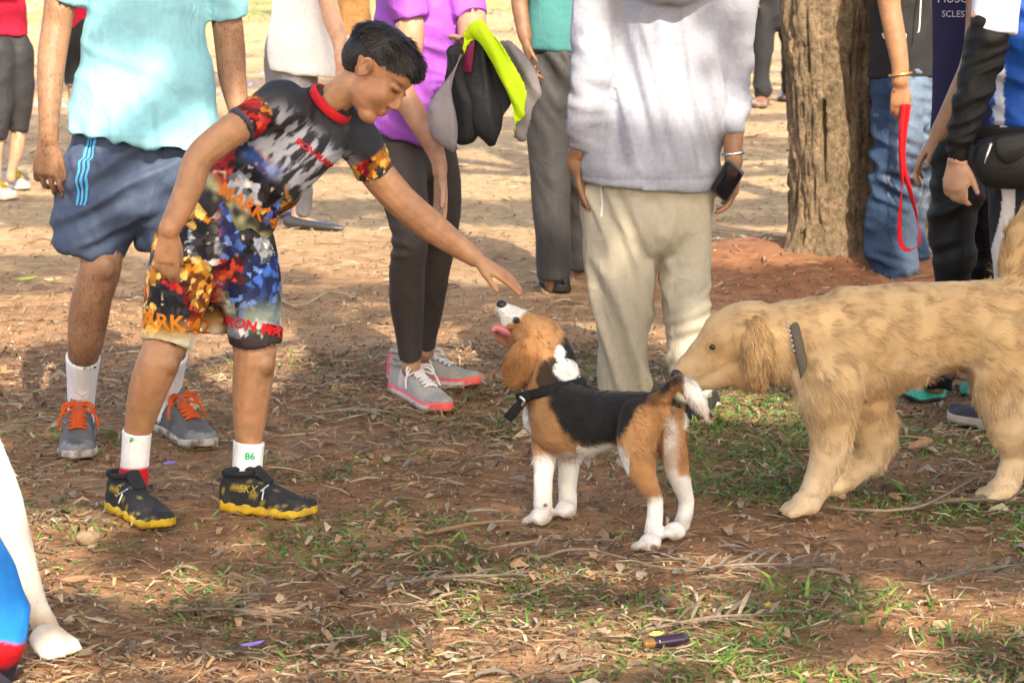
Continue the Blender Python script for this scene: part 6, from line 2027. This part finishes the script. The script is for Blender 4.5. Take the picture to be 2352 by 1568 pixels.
B.tube([(1262, 985, 5.93, 48), (1252, 1035, 5.915, 32), (1249, 1085, 5.905, 24), (1247, 1130, 5.90, 22), (1247, 1160, 5.90, 23), (1246, 1176, 5.90, 20), (1244, 1194, 5.905, 22)], n=14)
B.tube([(1308, 1000, 5.965, 40), (1306, 1060, 5.97, 27), (1303, 1110, 5.97, 22), (1304, 1148, 5.97, 22), (1303, 1178, 5.965, 21)], n=14)
B.tube([(1476, 955, 5.735, 56, .8), (1464, 1010, 5.715, 49, .8), (1468, 1060, 5.705, 40), (1484, 1105, 5.705, 28), (1504, 1148, 5.715, 20), (1504, 1185, 5.705, 20), (1499, 1222, 5.69, 21), (1497, 1245, 5.685, 22)], n=16)
B.tube([(1538, 965, 5.80, 42, .8), (1545, 1020, 5.80, 34), (1555, 1075, 5.805, 29), (1566, 1115, 5.815, 23), (1576, 1152, 5.825, 19), (1571, 1185, 5.815, 19), (1562, 1212, 5.80, 20), (1556, 1228, 5.80, 21)], n=16)
B.ell(W(1512, 1148, 5.725), (.012, .016, .020)); B.ell(W(1583, 1150, 5.835), (.012, .016, .020))
B.tube([(1500, 925, 5.73, 22), (1522, 912, 5.715, 19), (1542, 888, 5.71, 17), (1560, 876, 5.70, 17), (1582, 890, 5.695, 22), (1603, 922, 5.69, 20), (1623, 958, 5.685, 7)], n=14)
B.ell(W(1436, 1052, 5.77), (.018, .03, .022))
fw_b = Vector((-.75, .62, 0))
for (u, v, t) in ((1242, 1203, 1), (1300, 1189, 1), (1493, 1263, 1), (1550, 1240, 1)):
    paw(B, stand(u, v), fw_b, .025)
V, F = B.fuse(.0042, 3)
N_ = normals(V, F)
V = V + N_ * ((fbm(V * 25, 3, 2) - .5) * .004)[:, None]


def bell(u, v, cu, cv, ru, rv):
    return ((u - cu) / ru) ** 2 + ((v - cv) / rv) ** 2


def beagle_c(V, N):
    u, v = proj(V)
    w = (fbm(V * 22, 7, 3) - .5) * 1.2 + (vn(V * 260, 17) - .5) * .5
    tan = np.array((.40, .205, .085)); blk = np.array((.014, .013, .013)); wht = np.array((.72, .70, .66)); dtan = np.array((.27, .12, .045))
    c = np.tile(tan, (len(V), 1)) * (.85 + .3 * fbm(V * 10, 8, 2))[:, None]
    # saddle
    top = np.interp(u, [1215, 1250, 1285, 1310, 1345, 1400, 1440, 1465, 1500, 1530, 1560], [880, 912, 985, 1012, 1030, 1030, 985, 935, 932, 905, 872])
    sad = ss(14, -14, v - top + w * 26) * ss(1248, 1275, u + w * 30 + .30 * (v - 900)) * ss(1570, 1556, u)
    c = mixc(c, blk, sad)
    nk = ss(1.15, .8, bell(u, v, 1270, 866, 38, 44) + w * .8)
    c = mixc(c, blk, nk * .9)
    # tail: dark above, tan below, white tip
    c = mixc(c, dtan, ss(1535, 1545, u) * (v < 960) * .4)
    c = mixc(c, blk, ss(1538, 1548, u) * ss(890, 876, v) * (v < 900) * .8)
    c = mixc(c, wht, ss(1566, 1576, u) * (v < 985))
    # neck patch, chest, belly, legs, muzzle
    c = mixc(c, wht, ss(1.15, .85, bell(u, v, 1302, 848, 30, 26) + w * .5)); c = mixc(c, wht, ss(1.2, .8, bell(u, v, 1286, 812, 12, 22) + w * .5))
    c = mixc(c, wht, ss(1216, 1206, u + w * 14 - .06 * (v - 930)) * (v > 895))
    c = mixc(c, wht, ss(1030, 1064, v + w * 26) * (u < 1335))
    c = mixc(c, wht, ss(1018, 1030, v + w * 14) * (u >= 1325) * (u < 1445) * ss(.25, -.2, N[:, 2]))
    c = mixc(c, wht, ss(1136, 1164, v + w * 24 + .35 * (u - 1500)) * (u > 1440))
    inner = ss(1522, 1530, u + w * 10) * ss(940, 985, v) * ss(1562, 1546, u - .03 * (v - 980)) * (v > 940)
    c = mixc(c, wht, inner * .9)
    c = mixc(c, wht, ss(1090, 1104, v + w * 10) * (u > 1536))
    c = mixc(c, wht, ss(6, -6, (u - 1192) * .75 + (v - 722) * .9 * 0 + (v - 727) * 1.1 + w * 8) * (u < 1215) * (v < 745))
    c = mixc(c, wht, ss(1162, 1154, u + w * 6) * (v < 750) * (v > 690))
    c = mixc(c, np.array((.20, .05, .05)), ss(1180, 1170, u) * ss(748, 756, v) * (v < 800) * (N[:, 2] > -.2) * .8)
    c = mixc(c, np.array((.015, .013, .014)), ss(1.1, .8, bell(u, v, 1184, 735, 8, 9)))
    c = mixc(c, dtan, .5 * ss(.55, .7, fbm(V * 18, 9, 2)) * (u > 1440) * (v < 1140))
    c = mixc(c, np.array((.16, .07, .05)), ss(1.1, .7, bell(u, v, 1252, 1160, 6, 5)) + ss(1.1, .7, bell(u, v, 1502, 1256, 10, 6)))
    c = mixc(c, np.array((.34, .24, .16)), .55 * ss(.045, .012, V[:, 2]) * ss(.3, .6, fbm(V * 50, 19, 2)))
    return c


body = put('body', V, F, FURM(), bg_, beagle_c)


def dog_flow(vec):
    vec = np.array(vec, float)
    return lambda P, N: np.tile(vec, (len(P), 1)) + np.stack([fbm(P * 9, 3 + k, 2) - .5 for k in range(3)], 1) * .8


back_b = np.array((.75, -.62, -.35))


def beagle_flow(P, N):
    u, v = proj(P)
    f = np.tile(back_b, (len(P), 1))
    f[v > 1050] = (0, 0, -1)
    f[(u > 1535) & (v < 985)] = (.5, -.1, -.8)
    return f + np.stack([fbm(P * 9, 3 + k, 2) - .5 for k in range(3)], 1) * .6


fur(body, V, F, 52000, lambda P, N: np.where(proj(P)[1] > 1060, .006, np.where(proj(P)[0] > 1560, .015, .014)), beagle_flow, .0013, beagle_c, 61, lie=.34, jitter=.20)
# nose, tongue, eye, ears
B = Blob(); B.ell(W(1152, 699, 5.98), (.0135, .014, .011)); V2, F2 = B.fuse(.002, 2); put('nose', V2, F2, PLAST(), bg_, (.012, .011, .012))
B = Blob(); B.tube([(1188, 775, 5.975, 7), (1160, 760, 5.972, 10), (1140, 752, 5.97, 9), (1131, 760, 5.965, 5)], depth=.8, n=10); V2, F2 = B.fuse(.0025, 2); put('tongue', V2, F2, vmat('wet_skin', .25, 0, sss=.2, spec=.5), bg_, (.46, .13, .15))
B = Blob(); B.ell(W(1185, 735, 5.955), (.0045, .006, .0055)); V2, F2 = B.raw(); put('eye', V2, F2, vmat('eye', .08, 0, spec=.6, var=0), bg_, (.012, .008, .006))
earc = lambda V_, N_: np.array((.29, .135, .05))[None] * (.75 + .5 * fbm(V_ * 28, 5, 3))[:, None]
for Yo, du, nm in ((5.925, 0, 'ear'), (6.045, 14, 'ear')):
    B = Blob(); B.tube([(1232 + du, 786, Yo + .02, 22), (1208 + du, 812, Yo, 36), (1192 + du, 842, Yo - .005, 38), (1184 + du, 868, Yo, 32), (1186 + du, 884, Yo, 14)], depth=.24, n=18)
    V2, F2 = B.fuse(.004, 3); N2 = normals(V2, F2); V2 = V2 + N2 * ((fbm(V2 * 20, 3, 2) - .5) * .010)[:, None]
    eo = put(nm, V2, F2, FURM(), bg_, earc)
    fur(eo, V2, F2, 7000, lambda P, N: np.full(len(P), .011), dog_flow((-.35, 0, -.9)), .0012, earc, 62, lie=.2)
# collar with its strap end and buckle
B = Blob()
cc = np.array(tuple(W(1266, 896, 5.945))); nd = np.array((-.35, .20, .91)); nd /= np.linalg.norm(nd)
a1 = np.cross(nd, (0, 1, 0)); a1 /= np.linalg.norm(a1); a2 = np.cross(nd, a1)
rg_ = [cc + a1 * (.083 * math.cos(t)) + a2 * (.075 * math.sin(t)) + nd * (.010 * math.cos(t)) for t in np.linspace(0, 2 * math.pi, 25)]
B.tubew(rg_, [(.012, .0035)] * 25, side=nd, n=8, sub=2)
V2, F2 = B.raw(); col_ = put('collar', V2, F2, CLOTH(), bg_, (.012, .012, .013))
B = Blob(); B.tube([(1212, 905, 5.86, 12), (1198, 925, 5.86, 11), (1180, 945, 5.86, 12), (1166, 962, 5.865, 12)], depth=.3, n=10, ends=('round', 'flat')); V2, F2 = B.raw(); put('strap_end', V2, F2, CLOTH(), col_, (.012, .012, .013))
B = Blob(); B.tubew([W(1196, 912, 5.85), W(1204, 920, 5.848), W(1200, 930, 5.85)], [.004] * 3, n=6); V2, F2 = B.raw(); put('buckle', V2, F2, METAL(), col_, (.6, .62, .62))

# ---- golden dog
gd = empty('dog', G(2080, 1180), 'long haired golden dog stepping in from the right to sniff the beagle', 'dog')
B = Blob()
B.tube([(2400, 760, 6.14, 80), (2360, 755, 6.13, 100), (2290, 748, 6.11, 108), (2190, 748, 6.08, 104), (2090, 765, 6.05, 118), (2000, 785, 6.02, 132), (1930, 795, 6.0, 138), (1870, 795, 5.99, 112)], depth=.78, n=24)
B.tube([(1930, 790, 6.0, 120), (1850, 785, 5.99, 106), (1785, 785, 5.98, 92), (1730, 783, 5.97, 78)], depth=.8, n=20)
B.tube([(1745, 775, 5.97, 80), (1705, 770, 5.97, 80), (1672, 778, 5.97, 70), (1640, 806, 5.97, 54), (1608, 832, 5.97, 44), (1580, 852, 5.97, 36), (1566, 860, 5.97, 26)], depth=.82, n=18)
B.tube([(1720, 850, 5.97, 50), (1670, 855, 5.97, 36), (1620, 872, 5.97, 24), (1595, 880, 5.97, 14)], n=14)
B.ell(W(1672, 758, 5.935), (.03, .02, .02))
B.tube([(1905, 860, 5.94, 92), (1908, 940, 5.93, 70), (1908, 1010, 5.93, 52), (1894, 1070, 5.93, 40), (1871, 1125, 5.93, 32), (1852, 1165, 5.935, 31)], depth=.85, n=16)
B.tube([(1955, 880, 6.06, 90), (1990, 950, 6.06, 72), (2008, 1005, 6.07, 56), (1990, 1050, 6.08, 42), (1955, 1085, 6.08, 34), (1932, 1100, 6.08, 30)], depth=.85, n=16)
B.ell(W(1916, 1112, 6.08), (.036, .032, .028))
B.tube([(2320, 780, 6.06, 104), (2308, 870, 6.04, 84), (2310, 940, 6.04, 60), (2322, 1000, 6.06, 50), (2332, 1045, 6.08, 37), (2318, 1095, 6.07, 32), (2305, 1140, 6.07, 31)], depth=.8, n=16)
B.tube([(2420, 790, 6.2, 90), (2430, 900, 6.2, 62), (2440, 1000, 6.22, 36), (2425, 1080, 6.2, 26), (2412, 1120, 6.2, 26)], depth=.8, n=16)
B.tube([(2360, 700, 6.14, 40), (2338, 645, 6.14, 38), (2332, 595, 6.14, 40), (2350, 535, 6.13, 40), (2395, 460, 6.12, 28)], n=14)
fw_g = Vector((-1, -.08, 0))
paw(B, stand(1850, 1190), fw_g, .036); paw(B, stand(2300, 1155), fw_g, .036); paw(B, stand(2405, 1128), fw_g, .036)
V, F = B.fuse(.0065, 3)
N_ = normals(V, F); V = V + N_ * ((fbm(V * 14, 3, 3) - .5) * .016)[:, None]


def gold_c(V, N):
    u, v = proj(V)
    g = np.array((.50, .335, .17)); dk = np.array((.38, .225, .10)); cr = np.array((.62, .47, .30))
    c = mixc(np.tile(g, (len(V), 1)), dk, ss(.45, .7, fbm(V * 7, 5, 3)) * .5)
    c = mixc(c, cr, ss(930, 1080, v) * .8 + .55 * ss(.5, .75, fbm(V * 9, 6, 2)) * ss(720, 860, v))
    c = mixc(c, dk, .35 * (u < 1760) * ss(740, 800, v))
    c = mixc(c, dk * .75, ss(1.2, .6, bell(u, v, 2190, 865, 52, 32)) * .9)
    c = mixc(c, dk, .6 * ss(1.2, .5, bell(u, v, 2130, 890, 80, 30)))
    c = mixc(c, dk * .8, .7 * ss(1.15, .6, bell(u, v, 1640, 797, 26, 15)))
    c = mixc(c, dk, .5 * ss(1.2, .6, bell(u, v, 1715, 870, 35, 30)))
    return c


def gold_len(P, N):
    u, v = proj(P)
    l = np.full(len(P), .022)
    l = np.where(u < 1720, np.interp(u, [1580, 1640, 1720], [.005, .010, .018]), l)
    l = np.where((u > 1740) & (u < 1960) & (v > 800) & (v < 960), .032, l)
    l = np.where((v > 850) & (u > 1960) & (v < 940), .028, l)
    l = np.where((v > 900) & (N[:, 0] > .4), .026, l)
    l = np.where((v > 960) & (N[:, 0] <= .4), .012, l)
    l = np.where(v > 1080, .012, l)
    l = np.where(v > 1140, .006, l)
    return np.where((u > 2295) & (v < 660), .055, l)


def gold_flow(P, N):
    u, v = proj(P)
    f = np.tile(np.array((.95, 0, -.35)), (len(P), 1))
    f[v > 860] = (.45, 0, -1)
    f[(u < 1900) & (v > 760)] = (.55, 0, -.9)
    f[(u > 2295) & (v < 660)] = (.3, 0, .9)
    return f + np.stack([fbm(P * 6, 13 + k, 2) - .5 for k in range(3)], 1) * 1.0


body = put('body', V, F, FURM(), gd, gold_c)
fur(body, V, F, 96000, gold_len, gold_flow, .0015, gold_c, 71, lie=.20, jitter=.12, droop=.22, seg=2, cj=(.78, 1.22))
B = Blob(); B.ell(W(1560, 860, 5.965), (.022, .020, .018)); V2, F2 = B.fuse(.003, 2); put('nose', V2, F2, PLAST(), gd, (.02, .019, .02))
B = Blob(); B.ell(W(1637, 797, 5.928), (.0085, .006, .0065)); V2, F2 = B.raw(); put('eye', V2, F2, vmat('eye', .08, 0, spec=.6, var=0), gd, (.014, .008, .005))
earg = lambda V_, N_: np.array((.42, .265, .125))[None] * (.75 + .5 * fbm(V_ * 24, 5, 3))[:, None]
for Yo, du in ((5.905, 0), (6.06, 10)):
    B = Blob(); B.tube([(1728 + du, 735, Yo + .015, 26), (1738 + du, 775, Yo, 36), (1742 + du, 815, Yo, 36), (1738 + du, 850, Yo, 26), (1732 + du, 868, Yo, 12)], depth=.28, n=16)
    V2, F2 = B.fuse(.005, 3); eo = put('ear', V2, F2, FURM(), gd, earg)
    fur(eo, V2, F2, 6000, lambda P, N: np.full(len(P), .024), dog_flow((.1, 0, -1)), .0018, earg, 72, lie=.25, seg=3)
B = Blob()
cc = np.array(tuple(W(1832, 815, 5.985))); nd = np.array((-1, 0, -.22)); nd /= np.linalg.norm(nd); a1 = np.array((0, 1., 0)); a2 = np.cross(nd, a1)
rg_ = [cc + a1 * (.099 * math.cos(t)) + a2 * (.121 * math.sin(t)) for t in np.linspace(0, 2 * math.pi, 33)]
B.tubew(rg_, [(.012, .004)] * 33, side=nd, n=8, sub=2)
V2, F2 = B.raw(); cg = put('collar', V2, F2, CLOTH(), gd, (.11, .095, .07))
B = Blob()
for k in range(9):
    t = math.pi + .25 + k * .10
    p = cc + a1 * (.104 * math.cos(t)) + a2 * (.127 * math.sin(t)) + nd * .014
    B.ell(p, (.004, .003, .003))
V2, F2 = B.raw(); put('chain', V2, F2, METAL(), cg, (.5, .52, .52))

# ---- white dog at the lower left edge
wdg = empty('dog', G(60, 1500), 'white dog whose sunlit front leg and paw enter at the lower left', 'dog')
B = Blob()
B.tube([(-120, 960, 4.93, 95), (-62, 1060, 4.92, 80), (-10, 1150, 4.91, 64), (32, 1235, 4.90, 42), (58, 1310, 4.90, 32), (82, 1390, 4.89, 30), (105, 1440, 4.89, 33)], n=18)
B.tube([(-170, 930, 4.95, 130), (-240, 900, 5.0, 165), (-330, 880, 5.1, 170), (-520, 880, 5.2, 150)], depth=.8, n=20)
B.tube([(-200, 880, 4.95, 110), (-230, 780, 4.97, 95), (-270, 680, 4.98, 80)], n=16)
B.tube([(-170, 690, 4.98, 80), (-130, 670, 4.97, 62), (-300, 685, 4.96, 40), (-50, 695, 4.96, 26)], n=16)
B.tube([(-230, 950, 5.12, 80), (-190, 1150, 5.14, 50), (-140, 1300, 5.14, 32), (-130, 1400, 5.12, 30)], n=14)
B.tube([(-520, 950, 5.15, 110), (-500, 1120, 5.14, 62), (-470, 1230, 5.18, 38), (-490, 1370, 5.16, 30)], n=14); B.tube([(-560, 950, 5.32, 100), (-550, 1120, 5.32, 60), (-530, 1220, 5.34, 38), (-550, 1330, 5.32, 30)], n=14)
B.tube([(-640, 840, 5.26, 30), (-720, 760, 5.3, 24), (-760, 660, 5.32, 12)], n=12)
for (u, v) in ((112, 1500), (-128, 1440), (-495, 1425), (-560, 1370)):
    paw(B, stand(u, v), Vector((.75, -.6, 0)), .037)
V, F = B.fuse(.009, 3)
whc = lambda V_, N_: mixc(np.tile(np.array((.74, .68, .58)), (len(V_), 1)), np.array((.56, .36, .20)), .7 * ss(.10, .03, V_[:, 2]) * ss(.4, .65, fbm(V_ * 20, 3, 2)))
body = put('body', V, F, FURM(), wdg, whc)
fur(body, V, F, 16000, lambda P, N: np.full(len(P), .012), dog_flow((-.2, 0, -1)), .0014, whc, 81, lie=.2)
B = Blob(); B.ell(W(-135, 680, 4.95), (.018, .016, .014)); V2, F2 = B.raw(); put('nose', V2, F2, PLAST(), wdg, (.02, .02, .02))
for Yo in (4.90, 5.05):
    B = Blob(); B.tube([(-300, 630, Yo, 24), (-310, 690, Yo, 32), (-305, 740, Yo, 14)], depth=.3); V2, F2 = B.raw(); put('ear', V2, F2, FURM(), wdg, whc)

# ---- child in blue at the lower left corner
Y0 = 4.60
ch = person(-30, 1600, 'child in shiny blue trousers with red trim at the lower left corner')
B = Blob()
B.tube([(-300, 1050, Y0, 95, .8), (-300, 900, Y0, 95, .75), (-300, 760, Y0, 105, .6), (-300, 690, Y0, 55, .8)]); fr = torso_and_head(B, (-300, 650), Y0, .19, fw=(1, .2, 0), r=.045)
for s_ in (-1, 1):
    B.tube([(-300 + 105 * s_, 720, Y0, 36), (-300 + 135 * s_, 850, Y0 + .02, 30), (-300 + 130 * s_, 960, Y0 - .02, 24)]); hand(B, W(-300 + 130 * s_, 965, Y0 - .02), (0, 0, -1), (-s_, 0, 0), (0, -1, 0), L=.12)
B.tube([(-255, 1120, Y0, 70), (-120, 1270, Y0, 56), (-35, 1390, Y0, 46), (-40, 1520, Y0, 34), (-40, 1570, Y0, 34)]); B.tube([(-345, 1120, Y0 + .05, 70), (-340, 1350, Y0 + .05, 48), (-340, 1560, Y0 + .05, 34)])
skin_up('body', B, SKIN(), ch, skincol(SKB, 123), voxel=.006, smooth=3); hair_on(ch, fr, .19, n=800)
B = Blob(); B.tube([(-300, 1080, Y0, 125, .8), (-300, 950, Y0, 118, .78), (-300, 800, Y0, 122, .65), (-300, 715, Y0, 90, .6), (-300, 680, Y0, 50, .9)], ends=('flat', 'round'), n=22)
for s_ in (-1, 1):
    B.tube([(-300 + 95 * s_, 730, Y0, 50), (-300 + 125 * s_, 800, Y0, 46), (-300 + 135 * s_, 850, Y0 + .01, 42)], ends=('round', 'flat'))
skin_up('t_shirt', B, CLOTH(), ch, flat_noise_col(lin('#2a66c0'), .06), voxel=.007, smooth=3, disp=folds(.006, (10, 10, 8), 171))
B = Blob(); B.tube([(-300, 1030, Y0, 112, .85), (-300, 1110, Y0, 120, .85), (-300, 1180, Y0, 110, .8)], n=20)
B.tube([(-250, 1110, Y0 - .01, 92), (-150, 1215, Y0 - .03, 90), (-55, 1320, Y0 - .03, 92), (-26, 1390, Y0 - .03, 90), (-28, 1450, Y0 - .03, 88), (-40, 1540, Y0 - .02, 74), (-45, 1570, Y0 - .02, 68)], ends=('round', 'flat'), n=22); B.tube([(-345, 1130, Y0 + .06, 84), (-340, 1300, Y0 + .06, 84), (-338, 1450, Y0 + .06, 80), (-338, 1555, Y0 + .06, 66)], ends=('round', 'flat'), n=22)
z1 = W(-20, 1440, Y0).z; z2 = W(-20, 1510, Y0).z


def blue_c(V, N):
    c = np.tile(lin('#1f7fd2'), (len(V), 1)) * (.9 + .2 * fbm(V * 8, 3))[:, None]
    a = np.abs(((V[:, 0] * 9) % 1) - .5) * .06
    c = mixc(c, lin('#b3141d'), ss(z1 + .004, z1 - .004, V[:, 2] + a))
    c = mixc(c, np.array((.02, .015, .03)), ss(z2 + .01, z2 - .01, V[:, 2] - a * .5))
    return c


skin_up('trousers', B, SHINY(), ch, blue_c, voxel=.006, smooth=3, disp=folds(.012, (9, 9, 7), 175))
shoe(ch, stand(-75, 1600), stand(20, 1625), .08, .08, np.array((.03, .03, .04)), np.array((.4, .4, .4)))
shoe(ch, stand(-380, 1575), stand(-290, 1592), .08, .08, np.array((.03, .03, .04)), np.array((.4, .4, .4)))
# ------------------------------------------------------------------ small things on the ground
bt = empty('bottle', stand(1535, 1487), 'small dark bottle with an amber neck lying among the litter', 'bottle')
p0 = stand(1570, 1480); p1 = stand(1505, 1489); p2 = stand(1478, 1492)
for p in (p0, p1, p2):
    p.z += .013
B = Blob(); B.tubew([p0, p0.lerp(p1, .1), p0.lerp(p1, .9), p1], [.0125, .0135, .0135, .011], n=20, sub=3); V, F = B.raw(); put('glass', V, F, vmat('dark_glass', .12, 0, spec=.6, var=.1), bt, (.018, .010, .022))
B = Blob(); B.tubew([p1 - (p1 - p0) * .02, p1.lerp(p2, .5), p2], [.0100, .0105, .0095], n=16, ends=('flat', 'flat')); V, F = B.raw(); put('neck', V, F, vmat('amber', .2, 0, spec=.5), bt, (.16, .075, .02))

rk = empty('stone', stand(205, 1240), 'rounded tan stone lying in front of the boy\'s shoe', 'stone')
B = Blob(); c0 = stand(203, 1243) + Vector((0, 0, .012)); B.ell(c0, (.028, .022, .018)); B.ell(c0 + Vector((.012, -.004, .006)), (.018, .018, .016))
V, F = B.fuse(.004, 2); N_ = normals(V, F); V = V + N_ * ((fbm(V * 30, 3, 3) - .5) * .014)[:, None]
put('stone_body', V, F, vmat('stone', .9, .5, 150, var=.25, vscale=60), rk, (.27, .19, .12))


def leaf(u, v, L, wd, ang, col, label, curl=.25, lift_=.008, name='fallen_leaf', cat='leaf', group=None):
    p = stand(u, v); n = 9
    d = Vector((math.cos(ang), math.sin(ang), .08)).normalized(); s_ = Vector((-math.sin(ang), math.cos(ang), .25)).normalized(); V = []; Q = []
    for i in range(n):
        t = i / (n - 1); w = wd * math.sin(math.pi * (t * .92 + .04)) ** .8 / 2
        c = p + d * (L * (t - .5)) + Vector((0, 0, lift_ + curl * L * (t - .5) ** 2 * 2))
        for j, k in enumerate((-1, -.5, 0, .5, 1)):
            V.append(tuple(c + s_ * (w * k) + Vector((0, 0, abs(k) * w * .5))))
    for i in range(n - 1):
        for j in range(4):
            Q.append((i * 5 + j, i * 5 + j + 1, i * 5 + j + 6, i * 5 + j + 5))
    V = np.array(V) - np.array(tuple(p))
    c = np.array(col)[None] * (.8 + .4 * fbm(V * 60, 3, 2))[:, None]
    o = link(name, fast_mesh(name, V, np.array(Q), c), LEAFM); o.location = p
    o['label'] = label; o['category'] = cat
    if group:
        o['group'] = group
    return o


leaf(172, 1338, .062, .026, .1, (.36, .17, .10), 'flat rust red dead leaf left of the picture centre near the white paw')
leaf(1730 + 385, 1045, .105, .034, .75, (.38, .20, .10), 'long orange brown dead leaf standing up behind the golden dog\'s paws', lift_=.02, curl=.1)
leaf(1935, 1160, .05, .018, 1.3, (.34, .22, .13), 'small curled brown leaf just right of the golden dog\'s front paw', lift_=.012)
leaf(1765, 1405, .035, .016, 1.4, (.40, .32, .05), 'yellow fallen leaf at the lower right among the grass', lift_=.01)
leaf(925, 1150 + 130, .04, .014, .3, (.36, .28, .14), 'pale curled leaf lying below the boy\'s far shoe')
leaf(580, 1488, .050, .014, .35, (.30, .19, .60), 'violet petal on the litter at the bottom centre left', cat='petal', name='fallen_petal')
leaf(390, 1078, .034, .018, .5, (.26, .17, .58), 'violet petal between the boy\'s shoes', cat='petal', name='fallen_petal', lift_=.012)
leaf(60, 650, .09, .03, .2, (.36, .38, .10), 'yellow green leaf on the sunny ground left of the man in shorts')
leaf(122, 651, .08, .03, -.1, (.46, .36, .18), 'pale tan leaf beside the man\'s navy shorts')
leaf(1508, 712 + 760, .03, .02, .2, (.40, .36, .10), 'round yellowish leaf by the amber bottle neck', lift_=.012)
for (u, v) in ((655, 168), (640, 85)):
    pass


def frond(u, v, L, ang, label, n=15, up=.18, seed=1, col=(.27, .21, .15)):
    r = np.random.default_rng(seed); p = stand(u, v)
    f = empty('dry_frond', p, label, 'frond')
    d = Vector((math.cos(ang), math.sin(ang), 0)); s_ = Vector((-d.y, d.x, 0))
    B_ = Blob(); B_.tubew([p - d * L / 2 + Vector((0, 0, .008)), p + Vector((0, 0, .020)), p + d * L / 2 + Vector((0, 0, .010))], [.0045, .0035, .0015], n=6); V, F = B_.raw()
    put('stem', V, F, LEAFM, f, np.array(col) * .7)
    for k in range(n):
        t = (k + .5) / n; c = p + d * (L * (t - .5)) + Vector((0, 0, .015)); sg = 1 if k % 2 else -1
        ln = (.035 + .075 * math.sin(math.pi * t)) * r.uniform(.4, 1.25)
        q = (d * r.uniform(.6, 1.5) + s_ * sg * r.uniform(.1, .9) + Vector((0, 0, r.uniform(-.05, up) if sg > 0 else r.uniform(-.08, .06)))).normalized()
        w_ = q.cross(Vector((0, 0, 1))).normalized() * r.uniform(.004, .0075)
        m_ = c + q * ln * .5 + Vector((0, 0, .006)); V = [c - w_ * .4, c + w_ * .4, m_ + w_, m_ - w_, c + q * ln]
        for v_ in V:
            v_.z = max(v_.z, float(gz([v_.x], [v_.y])[0]) + .004)
        put('leaflet', np.array([tuple(x) for x in V]), [np.array([(0, 1, 2, 3)]), np.array([(3, 2, 4)])], LEAFM, f, np.array(col) * r.uniform(.5, 1.15), smooth=False)


frond(1720, 1315, .34, .15, 'dry grey frond with upright leaflets below the golden dog', n=19, up=1.0, seed=2, col=(.29, .24, .19))
frond(1640, 1440, .30, .35, 'dry grey frond lying beside the dark bottle', n=17, up=.6, seed=3)
frond(1040, 1340, .36, .25, 'flattened dry frond on the litter below the boy\'s far shoe', n=17, seed=4)
frond(560, 1420, .30, -.3, 'splayed dry frond on the litter at the lower left', n=17, up=.35, seed=5, col=(.30, .23, .15))
frond(2260, 1330, .34, .5, 'dark dry frond in the grass at the lower right edge', n=17, up=.4, seed=6, col=(.22, .18, .13))
frond(2210, 1170, .30, .2, 'grey dry frond behind the golden dog\'s rear paw', n=15, seed=7)
frond(830, 960, .26, -.1, 'pale splintered frond left of the woman\'s running shoes', n=13, up=.5, seed=8, col=(.38, .30, .20))


def twig(pts, r0, label, col=(.28, .21, .15)):
    P_ = []
    for u, v, h in pts:
        q = stand(u, v); q.z += h; P_.append(q)
    t = empty('twig', P_[0], label, 'twig')
    B_ = Blob(); B_.tubew(P_, list(np.linspace(r0, r0 * .5, len(P_))), n=7, sub=4); V, F = B_.raw()
    V = V + (np.stack([fbm(V * 40, k, 2) for k in range(3)], 1) - .5) * .006
    put('wood', V, F, LEAFM, t, col)


twig([(1900, 1178, .01), (2010, 1190, .014), (2120, 1180, .02), (2230, 1120, .02)], .005, 'long thin branch curving behind the golden dog\'s front paw')
twig([(1480, 1300, .006), (1580, 1320, .012), (1680, 1300, .010), (1760, 1270, .01)], .004, 'thin bent stick on the ground under the golden dog\'s head')
twig([(640, 690, .008), (690, 705, .012), (760, 680, .02), (830, 690, .01)], .006, 'pale stick lying on the sunny ground behind the boy\'s arm', col=(.42, .33, .22))
twig([(1230, 1285, .006), (1330, 1270, .012), (1440, 1288, .008)], .0045, 'brown stick below the beagle\'s paws')
twig([(980, 1230, .006), (1100, 1210, .012), (1200, 1200, .008)], .006, 'broad strip of bark lying left of the beagle\'s front paws', col=(.30, .19, .11))


finish_bodies()
